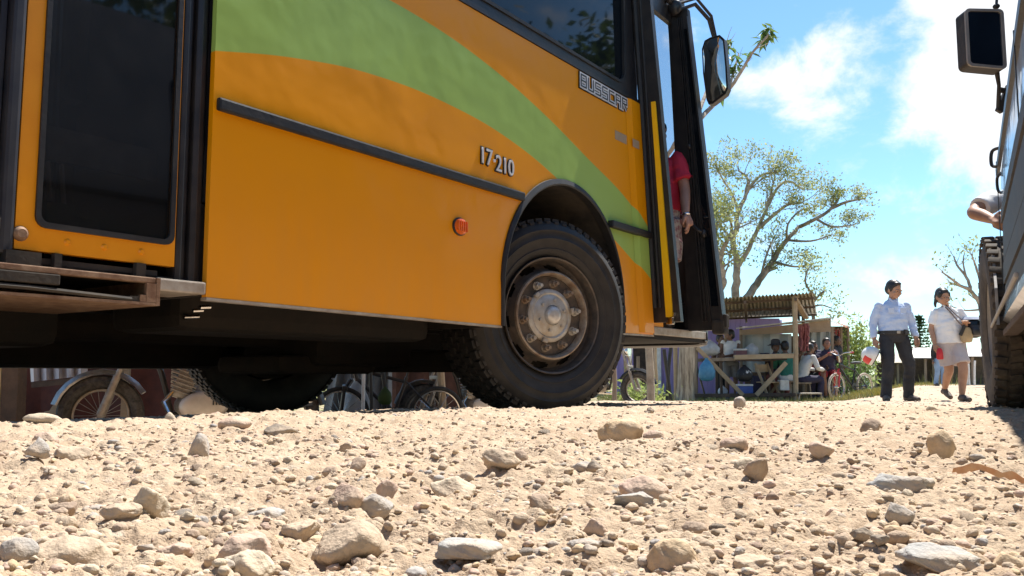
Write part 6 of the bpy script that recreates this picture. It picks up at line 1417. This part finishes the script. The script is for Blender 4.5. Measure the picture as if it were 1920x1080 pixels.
# shelf table that carries the boxes
TBk = thing('table', 'rough board table behind the stall rail carrying boxes and sacks', 'table', at_ground(1395, Ys+.7)); tz = P(1395, 674, Ys+.7).z-TBk.location.z
b = MB(); b.box((0, 0, tz-.02), (1.25, .5, .035)); b.build('tabletop', WOODD, TBk)
for x in (-.55, .55):
    for y in (-.2, .2): b = MB(); b.box((x, y, (tz-.04)/2), (.05, .05, tz-.04)); b.build('leg', WOODD, TBk)
boxobj('cool_box', 'wine-coloured box with pale lid on the table beside the girl with the braid', 'box', 1388, 664, Ys+.65, .24, .24, .15, pm('wine_box', (.15, .06, .07), (.2, .09, .1), 6, .6), DT['white'])
boxobj('cool_box', 'dark blue cool box with white lid on the floor of the stall', 'cool box', 1396, 731, Ys+.3, .30, .25, .16, BLUEP, WHITEP)
boxobj('water_container', 'white plastic container beside the stall post, under the green shirt', 'container', 1469, 722, Ys+.25, .19, .2, .22, WHITEP)
boxobj('crate', 'dark crate stacked on the stall floor left of the wooden chair', 'crate', 1420, 722, Ys+.5, .22, .25, .4, DT['navy'])
# printed black bag with white streaks
o = bag('printed_bag', 'black bag with white swirls hanging behind the left diagonal brace', 'bag', 1396, 700, Ys+.2, .17, .18, pm('black_white_print', (.015, .015, .02), (.7, .7, .72), 6, .5, thresh=(.60, .62)), 8)
# wooden folding chair
ch_ = thing('wooden_chair', 'pale wooden folding chair standing between the braces under the board', 'chair', at_ground(1440, Ys+.3), .5)
b = MB(); b.box((0, 0, .40), (.36, .34, .025)); b.build('seat', WOODL, ch_)
b = MB(); b.box((0, .18, .70), (.36, .02, .16)); b.build('backrest', WOODL, ch_)
for x in (-.17, .17):
    b = MB(); b.beam((x, -.2, 0), (x, .19, .80), .03, .05); b.build('leg', WOODL, ch_); b = MB(); b.beam((x*.9, .24, 0), (x*.9, -.14, .40), .03, .05); b.build('leg', WOODL, ch_)
# white plastic bench legs at the right
bn = thing('plastic_bench', 'grey plastic bench with bent legs right of the stall post', 'bench', at_ground(1516, Ys-.1)); hz = P(1516, 742, Ys-.1).z-bn.location.z
b = MB(); b.box((0, 0, .17), (.46, .24, .03), None, .01); b.build('seat', GREYM, bn)
for x in (-.2, .2): b = MB(); b.tube(ccurve([(x, -.08, .16), (x*1.1, -.08, .15), (x*1.3, -.09, 0)], 4), .014, 6); b.build('leg', GREYM, bn)
# --- bicycle
def wheel_spoked(parent, c, r, tyre_m, rim_m, n=18, tw=.022):
    b = MB(); m = 40; rg = [[Vector(c)+Vector((math.cos(a)*(r+math.cos(q)*tw), math.sin(q)*tw, math.sin(a)*(r+math.cos(q)*tw))) for q in [2*math.pi*k/8 for k in range(8)]] for a in [2*math.pi*i/m for i in range(m)]]; b.rings(rg, closed=True); w = b.build('wheel', tyre_m, parent, smooth=True)
    b = MB(); rr_ = r-tw*1.2; rg = [[Vector(c)+Vector((math.cos(a)*(rr_+math.cos(q)*.010), math.sin(q)*.012, math.sin(a)*(rr_+math.cos(q)*.010))) for q in [2*math.pi*k/6 for k in range(6)]] for a in [2*math.pi*i/m for i in range(m)]]; b.rings(rg, closed=True)
    for i in range(n): a = 2*math.pi*i/n; b.tube([Vector(c)+Vector((0, .02*(-1)**i, 0)), Vector(c)+Vector((math.cos(a)*rr_, 0, math.sin(a)*rr_))], .0022, 4, caps=False)
    b.tube([Vector(c)+Vector((0, -.04, 0)), Vector(c)+Vector((0, .04, 0))], .022, 8); b.build('rim', rim_m, w, smooth=True); return w
def bicycle(label, loc, rz, frame_m, fork_m, tyre_m, s=1.0, child=False):
    rt_ = thing('bicycle', label, 'bicycle', loc, rz); r = .27; wb = .98
    wheel_spoked(rt_, (0, 0, r+.022), r, tyre_m, CHROME); wheel_spoked(rt_, (wb, 0, r+.022), r, tyre_m, CHROME)
    z0 = r+.022; hd_ = Vector((.12, 0, .80)); bbk = Vector((.54, 0, .30)); st = Vector((.66, 0, .68))
    b = MB(); b.tube([hd_, hd_+Vector((.04, 0, -.16))], .022, 8); b.tube([hd_+Vector((.01, 0, -.04)), st+Vector((-.02, 0, -.05))], .018, 8); b.tube([hd_+Vector((.04, 0, -.14)), bbk], .021, 8); b.tube([bbk, st], .018, 8)
    for y in (-.05, .05): b.tube([bbk+Vector((0, y*.4, 0)), (wb, y, z0)], .011, 6); b.tube([st+Vector((0, y*.3, -.05)), (wb, y, z0)], .010, 6)
    b.build('frame', frame_m, rt_, smooth=True)
    b = MB()
    for y in (-.055, .055): b.tube([(.03, y, .55), (0, y, z0)], .019, 8)
    b.box((.035, 0, .57), (.05, .15, .05), None, .012); b.tube([(.035, 0, .56), (.10, 0, .66)], .018, 8); b.build('fork', fork_m, rt_, smooth=True)
    b = MB(); b.tube([hd_, hd_+Vector((-.02, 0, .14))], .014, 8); b.tube(ccurve([hd_+Vector((.05, -.28, .20)), hd_+Vector((-.02, -.15, .19)), hd_+Vector((-.02, 0, .14)), hd_+Vector((-.02, .15, .19)), hd_+Vector((.05, .28, .20))], 4), .012, 8); hb = b.build('handlebar', CHROME, rt_, smooth=True)
    for y in (-.28, .28): b = MB(); b.tube([hd_+Vector((.03, y*.85, .198)), hd_+Vector((.07, y*1.08, .20))], .017, 8); b.build('grip', pm('red_grip', (.5, .05, .05), None, rough=.6), hb)
    b = MB(); b.rings([ring(Vector((st.x-.10+.26*t, 0, st.z+.10+.02*math.sin(t*5))), .02, .02, 8) for t in (0,)]+[]) if False else None
    b = MB(); b.tube([st, st+Vector((.02, 0, .09))], .012, 6); b.tube([(st.x-.13, 0, st.z+.11), (st.x-.02, 0, st.z+.115), (st.x+.08, 0, st.z+.12), (st.x+.13, 0, st.z+.13)], [(.02, .02), (.035, .03), (.075, .03), (.07, .02)], 10); b.build('saddle', BLKMET, rt_, smooth=True)
    b = MB(); b.lathe([(.075, -.045), (.075, -.050), (.02, -.050)], tuple(bbk), 'y', 20); b.tube([bbk+Vector((0, -.07, 0)), bbk+Vector((.08, -.07, -.13))], .009, 6); b.box(bbk+Vector((.08, -.11, -.13)), (.08, .08, .02)); b.tube([bbk+Vector((0, .07, 0)), bbk+Vector((-.08, .07, .13))], .009, 6); b.box(bbk+Vector((-.08, .11, .13)), (.08, .08, .02)); b.build('crank', BLKMET, rt_, smooth=False)
    b = MB(); b.lathe([(.04, -.04), (.035, -.05), (.01, -.05)], (wb, 0, z0), 'y', 16); b.tube([(wb, -.045, z0+.036), (bbk.x, -.047, bbk.z+.074)], .004, 4); b.tube([(wb, -.045, z0-.036), (bbk.x, -.047, bbk.z-.074)], .004, 4); b.build('chain', BLKMET, rt_)
    return rt_
pf = base_at(1568, 703, 17.3); prr = base_at(1626, 703, 17.9); ang_ = math.atan2(prr.y-pf.y, prr.x-pf.x)
BK = bicycle('child-sized bicycle with red front fork and cream tyres standing by the stall', tuple(pf), ang_+.0, BLKMET, pm('red_fork', (.62, .02, .03), (.5, .02, .02), 9, .35, coat=.5), pm('cream_tyre', (.48, .40, .33), (.38, .30, .24), 14, .8))
BK.scale = (.97, .97, .97)
b = MB(); b.beam((.86, .05, .29), (1.0, .20, 0), .012, .012); b.build('kickstand', CHROME, BK)
# --- motorcycles
def motorcycle(label, loc, rz, tank_m, mud_m, lean=0, group=None):
    rt_ = thing('motorcycle', label, 'motorcycle', loc, rz, group); r = .245; wb = 1.28; tw = .05
    MT = pm('moto_tyre', (.03, .028, .026), (.10, .09, .08), 30, .8, bump=.5, bscale=120)
    for i, x in enumerate((0, wb)):
        w = wheel_spoked(rt_, (x, 0, r+tw), r, MT, GREYM, 22, tw); 
    zc = r+tw
    b = MB()
    for y in (-.085, .085): b.tube([(0, y, zc), (.10, y, zc+.28)], .026, 10); b.tube([(.10, y, zc+.28), (.25, y, .98)], .018, 8)
    b.box((.13, 0, zc+.36), (.05, .2, .04), None, .01); b.build('fork', GREYM, rt_, smooth=True)
    b = MB(); rg = []
    for i in range(10): a = RAD(30+i*15); c = Vector((math.cos(a)*(r+tw+.03), 0, zc+math.sin(a)*(r+tw+.03))); d = Vector((math.cos(a), 0, math.sin(a))); rg.append([c+Vector((0, -.065, 0))-d*.02, c+d*.012+Vector((0, -.03, 0)), c+d*.018+Vector((0, .03, 0)), c+Vector((0, .065, 0))-d*.02, c+Vector((0, 0, 0))])
    b.rings(rg); b.build('front_fender', mud_m, rt_, smooth=True)
    b = MB(); rg = []
    for i in range(9): a = RAD(10+i*16); c = Vector((wb+math.cos(a)*(r+tw+.05), 0, zc+math.sin(a)*(r+tw+.05))); d = Vector((math.cos(a), 0, math.sin(a))); rg.append([c+Vector((0, -.07, 0))-d*.03, c+d*.01, c+Vector((0, .07, 0))-d*.03, c-d*.01])
    b.rings(rg); b.build('rear_fender', BLKMET, rt_, smooth=True)
    b = MB(); b.tube([(.27, 0, .92), (.40, 0, .60), (.48, 0, .30), (.85, 0, .28), (1.0, 0, .55)], .022, 8); b.tube([(.30, 0, .88), (.65, 0, .80), (1.0, 0, .72), (1.45, 0, .76)], .02, 8)
    for y in (-.09, .09): b.tube([(.82, y, .34), (wb, y, zc)], .022, 8); b.tube([(1.1, y, .72), (wb, y, zc+.02)], .024, 8)
    b.build('frame', BLKMET, rt_, smooth=True)
    b = MB(); b.ell((.66, 0, .36), (.17, .12, .11), 18, 12); b.box((.56, 0, .52), (.14, .16, .22), Matrix.Rotation(.35, 3, 'Y'), .02)
    for i in range(6): b.box((.555+.0*i, 0, .45+.032*i), (.19, .20, .010), Matrix.Rotation(.35, 3, 'Y'), .003)
    b.build('engine', pm('engine_metal', (.34, .31, .27), (.22, .19, .16), 30, .5, metal=.5, bump=.3, bscale=60), rt_, smooth=True)
    for s_ in (1, -1):
        b = MB(); b.ell((.70, s_*.125, .345), (.175, .035, .11), 20, 12); cv = b.build('engine_cover', pm('cover_alloy', (.58, .52, .45), (.46, .40, .33), 8, .45, metal=.3), rt_, smooth=True)
    b = MB()
    for i in range(3): b.box((.765+.022*i, -.158, .375), (.009, .012, .045)); 
    for i in range(3): b.box((.765+.022*i, .158, .375), (.009, .012, .045))
    b.build('cover_slots', BLKMET, cv)
    b = MB(); b.tube([(.50, -.06, .48), (.42, -.10, .38), (.50, -.15, .22), (.85, -.17, .24), (1.15, -.18, .32)], [.018, .018, .02, .024, .035], 9); b.tube([(1.15, -.18, .32), (1.48, -.18, .38)], .045, 12); b.build('exhaust', CHROME, rt_, smooth=True)
    b = MB(); b.rings([[Vector((x, y*w_, z+zz*h_)) for y, zz in ((-1, -.3), (-.8, .6), (0, 1), (.8, .6), (1, -.3), (.6, -.8), (-.6, -.8))] for x, z, w_, h_ in ((.28, .90, .05, .05), (.36, .91, .13, .10), (.52, .90, .15, .12), (.68, .86, .12, .08), (.76, .83, .07, .03))]); b.build('fuel_tank', tank_m, rt_, smooth=True, sharp=60)
    b = MB(); b.rings([[Vector((x, y*w_, z+zz*h_)) for y, zz in ((-1, -.5), (-.9, .6), (0, 1), (.9, .6), (1, -.5))] for x, z, w_, h_ in ((.72, .83, .08, .03), (.90, .81, .12, .045), (1.15, .83, .13, .05), (1.40, .87, .12, .05), (1.48, .88, .08, .03))]); b.build('seat', pm('seat_black', (.012, .014, .02), (.02, .022, .03), 6, .5), rt_, smooth=True, sharp=60)
    b = MB(); b.tube(ccurve([(.40, -.34, 1.05), (.30, -.20, 1.06), (.26, 0, 1.00), (.30, .20, 1.06), (.40, .34, 1.05)], 4), .013, 8); b.build('handlebar', CHROME, rt_, smooth=True)
    b = MB(); b.lathe([(0, -.07), (.06, -.06), (.085, 0), (.085, .015), (.08, .02), (0, .02)], (.15, 0, .90), 'x', 20, Matrix.Rotation(math.pi, 3, 'Z')); b.build('headlight', CHROME, rt_, smooth=True)
    b = MB(); b.box((1.50, 0, .80), (.05, .10, .07), None, .015); b.build('tail_light', pm('red_lens', (.5, .02, .02), None, rough=.25), rt_)
    b = MB(); b.tube([(.62, -.12, .24), (.60, -.28, .24)], .014, 6); b.tube([(.62, .12, .24), (.60, .28, .24)], .014, 6); b.tube([(.80, .12, .26), (.86, .26, .0)], .010, 6); b.build('foot_peg', BLKMET, rt_)
    return rt_
pa = base_at(192, 703, 7.0); MOTO = motorcycle('scuffed motorcycle with chrome front fender seen under the bus at far left', tuple(pa), RAD(4), pm('maroon_tank', (.2, .02, .02), None, rough=.3, coat=.5), pm('worn_chrome', (.42, .42, .42), (.30, .27, .24), 20, .35, metal=.8))
MOTO.rotation_euler = (RAD(-5), 0, RAD(22)); MOTO.scale = (1.12, 1.12, 1.12)
pa = base_at(1195, 703, 13.6); M2 = motorcycle('dark motorcycle parked right of the bus front tyre, pointing away', tuple(pa), RAD(150), DT['black'] if False else BLKMET, BLKMET)
pa = base_at(795, 703, 9.2); M3 = motorcycle('dark motorcycle seen under the bus between the two front tyres', tuple(pa), RAD(30), BLKMET, BLKMET)
for i, (x0, x1, Y) in enumerate(((-60, 420, 6.3), (560, 960, 8.0))):  # unseen roofs added only to shade what stands beyond the bus
    o0 = base_at((x0+x1)/2, 703, Y+1.5); aw = thing('added_awning', ('unseen corrugated roof on posts added to shade the motorcycle beyond the left of the bus', 'unseen corrugated roof on posts added to shade the bicycle beyond the middle of the bus')[i], 'added_awning', tuple(o0)); z_ = o0.z+2.1
    q = [P(x0-40, 703, Y), P(x1+20, 703, Y), P(x1+20, 703, Y+4), P(x0-40, 703, Y+4)]; q = [Vector((v.x, v.y, z_+.1*(k > 1))) for k, v in enumerate(q)]
    b = MB(); corrugated(b, *q, 36, .02); b.build('tin_roof', TIN, aw, world=True)
    for v in q: b = MB(); b.tube([Vector((v.x*.97, v.y, o0.z-.1)), Vector((v.x*.97, v.y, z_))], .035, 7); b.build('post', WOODD, aw, world=True)
# --- under the bus, left: post, sheet, planks, bucket
a = base_at(30, 703, 6.6); b = MB(); t_ = P(30, 640, 6.6); b.beam(Vector((0, 0, -.2)), t_-a, .13, .12, .006); o = b.build('wooden_post', WOODD, None); o.location = a; tag(o, 'thick square wooden post with a left edge coloured as sunlit at the far left under the bus', 'post')
b = MB(); b.beam(Vector((-.075, .0, -.2)), t_-a+Vector((-.075, 0, 0)), .012, .12); o = b.build('sunlit_edge_tone', pm('lit_edge', (.62, .52, .24), (.5, .42, .2), 6, .7), o); o['label'] = 'pale yellow strip coloured as the sunlit edge'  # pale colour of this strip stands for sunlight on the post edge
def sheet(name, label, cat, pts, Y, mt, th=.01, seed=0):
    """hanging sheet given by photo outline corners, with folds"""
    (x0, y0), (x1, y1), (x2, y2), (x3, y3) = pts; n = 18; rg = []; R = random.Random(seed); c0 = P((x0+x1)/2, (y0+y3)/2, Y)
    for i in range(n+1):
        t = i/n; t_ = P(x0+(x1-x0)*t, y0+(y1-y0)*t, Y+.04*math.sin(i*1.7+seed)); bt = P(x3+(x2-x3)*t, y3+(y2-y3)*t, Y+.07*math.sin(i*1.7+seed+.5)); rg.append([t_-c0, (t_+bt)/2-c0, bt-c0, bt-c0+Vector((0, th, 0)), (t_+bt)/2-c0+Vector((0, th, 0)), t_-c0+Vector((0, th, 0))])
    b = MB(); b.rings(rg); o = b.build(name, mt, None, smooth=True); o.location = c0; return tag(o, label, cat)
sheet('white_sheet', 'white plastic sheet stretched above the planks at far left under the bus', 'sheet', [(55, 660), (165, 660), (163, 704), (58, 716)], 8.2, pm('white_plastic', (.62, .62, .66), (.50, .50, .56), 5, .5), seed=2)
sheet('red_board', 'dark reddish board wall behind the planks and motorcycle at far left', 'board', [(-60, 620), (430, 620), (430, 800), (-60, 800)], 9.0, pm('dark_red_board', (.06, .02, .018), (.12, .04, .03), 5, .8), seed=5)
def plank(label, p0, p1, Y, w=.05, mt=WOODL, name='plank', cat='plank'):
    a, c = P(p0[0], p0[1], Y), P(p1[0], p1[1], Y); m = (a+c)/2; b = MB(); b.beam(a-m, c-m, .03, w, .004); o = b.build(name, mt, None); o.location = m; return tag(o, label, cat)
plank('diagonal brown plank left of the motorcycle front wheel', (138, 712), (90, 785), 7.7, .05)
plank('low plank lying across the ground behind the motorcycle front wheel', (85, 776), (130, 768), 7.6, .04)
plank('dark slanting bar under the white sheet at far left', (60, 722), (160, 712), 8.0, .05, WOODD)
STD = thing('wooden_stand', 'small wooden stand with a crossbar between the motorcycle wheel and engine', 'stand', at_ground(236, 7.5)); b = MB(); b.beam(Vector((0, 0, -.1)), P(238, 690, 7.5)-STD.location, .05, .05); b.build('upright', WOODL, STD); b = MB(); b.beam(P(220, 735, 7.45)-STD.location, P(252, 733, 7.45)-STD.location, .04, .05); b.build('crossbar', WOODL, STD)
b = MB(); c = base_at(64, 703, 7.4); b.lathe([(0, 0), (.10, 0), (.13, .26), (.135, .27), (.125, .27), (.095, .02), (0, .02)], (0, 0, 0), 'z', 24); o = b.build('bucket', pm('blue_bucket', (.10, .14, .50), (.2, .25, .6), 5, .5), None, smooth=True); o.location = c+Vector((0, 0, .02)); tag(o, 'small blue bucket beside the thick wooden post under the bus', 'bucket')
bag('sack', 'crumpled grey sack and straps heaped right of the motorcycle engine', 'sack', 372, 722, 7.9, .2, .22, pm('dark_sack', (.10, .10, .11), (.3, .3, .32), 9, .6, bump=.5, bscale=20), 11)
# middle gap: grey sheet, poles, dark wall
sheet('grey_sheet', 'grey plastic sheet draped behind a bicycle wheel, seen between the front tyres', 'sheet', [(628, 660), (735, 660), (735, 800), (600, 800)], 10.4, pm('grey_plastic', (.22, .24, .26), (.14, .15, .17), 6, .45, bump=.5, bscale=8), seed=7)
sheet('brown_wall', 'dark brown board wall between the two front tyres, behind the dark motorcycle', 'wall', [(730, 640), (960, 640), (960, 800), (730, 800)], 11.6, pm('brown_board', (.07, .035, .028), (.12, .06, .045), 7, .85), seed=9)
pf2 = base_at(640, 703, 8.8); bk2 = bicycle('dark old bicycle leaning by the grey sheet, seen under the bus', tuple(pf2), RAD(20), BLKMET, BLKMET, pm('black_tyre2', (.02, .02, .02), (.05, .045, .04), 8, .8)); bk2.rotation_euler = (RAD(8), 0, RAD(12))
bag('white_bundle', 'pale crumpled plastic bundle on the ground beside the old bicycle under the bus', 'bundle', 668, 760, 9.0, .16, .28, PLW, 13)
post('pole', 'pale peeled pole standing between the two front tyres under the bus', 'pole', 828, 9.0, 640, .04, WOODL)
post('pole', 'slim pale pole in front of the grey sheet, seen under the bus', 'pole', 682, 8.4, 640, .018, WHITEP)
post('pole', 'thin black upright pole right of the slim pale pole under the bus', 'pole', 697, 8.5, 640, .018, BLKMET)
post('pole', 'black pole leaning right across the grey sheet under the bus', 'pole', 740, 8.7, 640, .02, BLKMET, px2=706)
post('pole', 'black pole leaning left across the grey sheet under the bus', 'pole', 712, 8.8, 640, .02, BLKMET, px2=732)
post('pole', 'dull brown pole left of the pale peeled pole under the bus', 'pole', 812, 9.6, 640, .045, WOODD)
bag('green_weed_clump', 'dark green bunch of leaves tied on the leaning poles under the bus', 'leaves', 722, 742, 8.6, .07, .09, LEAFD, 14)
# --- far sheds down the road
def shed(label, px0, px1, ytop, yeave, Y, mt=TINW, group=None):
    o0 = base_at((px0+px1)/2, 703, Y); rt_ = thing('market_shed', label, 'shed', tuple(o0), 0, group)
    a, c = P(px0, yeave, Y), P(px1, yeave, Y); d, e = P(px0+4, ytop, Y+3), P(px1-4, ytop, Y+3); d2, e2 = P(px0, yeave, Y+6), P(px1, yeave, Y+6); zE = a.z
    b = MB(); b.add([a, c, e, d, Vector((e2.x, e2.y, zE)), Vector((d2.x, d2.y, zE))], [(0, 1, 2, 3), (3, 2, 4, 5)]); b.add([v+Vector((0, 0, -.04)) for v in [a, c, e, d, Vector((e2.x, e2.y, zE)), Vector((d2.x, d2.y, zE))]], [(3, 2, 1, 0), (5, 4, 2, 3)]); b.build('roof', mt, rt_, world=True)
    b = MB(); wallbox(b, px0+3, px1-3, yeave+2, Y+4, .05); b.build('back_wall', WOODD, rt_, world=True)
    n = max(2, int((px1-px0)/22))
    for i in range(n+1): px = px0+2+(px1-px0-4)*i/n; b = MB(); b.beam(base_at(px, 703, Y+.1), P(px, yeave+1, Y+.1), .07, .07); b.build('post', WOOD, rt_, world=True)
    return rt_
shed('pale-roofed market shed seen between the walking man and woman', 1708, 1762, 652, 671, 33)
shed('low brown-roofed shed behind the walking woman, left part hidden by her', 1748, 1800, 660, 676, 36, TIN)
shed('white-roofed shed between the walking woman and the parked truck', 1798, 1872, 655, 668, 31)
shed('far shed with dark roof seen left of the walking man\'s legs', 1640, 1706, 664, 680, 37, TIN)
for i, px in enumerate((1806, 1811, 1817, 1826)): post('white_post', 'thin white post leaning by the white-roofed shed near the truck', 'post', px, 30, 676, .035, WHITEP, px2=px+(-3, 3, -2, 2)[i], group='thin white posts by the white-roofed shed')
j = std_pose(1.65); j['anL'].x -= .06; person('person', 'distant person in black top and light blue jeans standing behind the walking woman', at_ground(1763, 29), j, skin=SKIND, top=DT['black'], legs=DT['denim'], hair='short', voxel=.014, eyes=False, shoes=SHOE)
bag('yellow_plant_litter', 'yellow heap of fallen leaves on the verge below the bicycle', 'leaf litter', 1628, 750, 15.6, .26, .05, pm('yellow_litter', (.55, .42, .06), (.4, .36, .1), 12, .8, bump=.6, bscale=40), 17, neck=False)
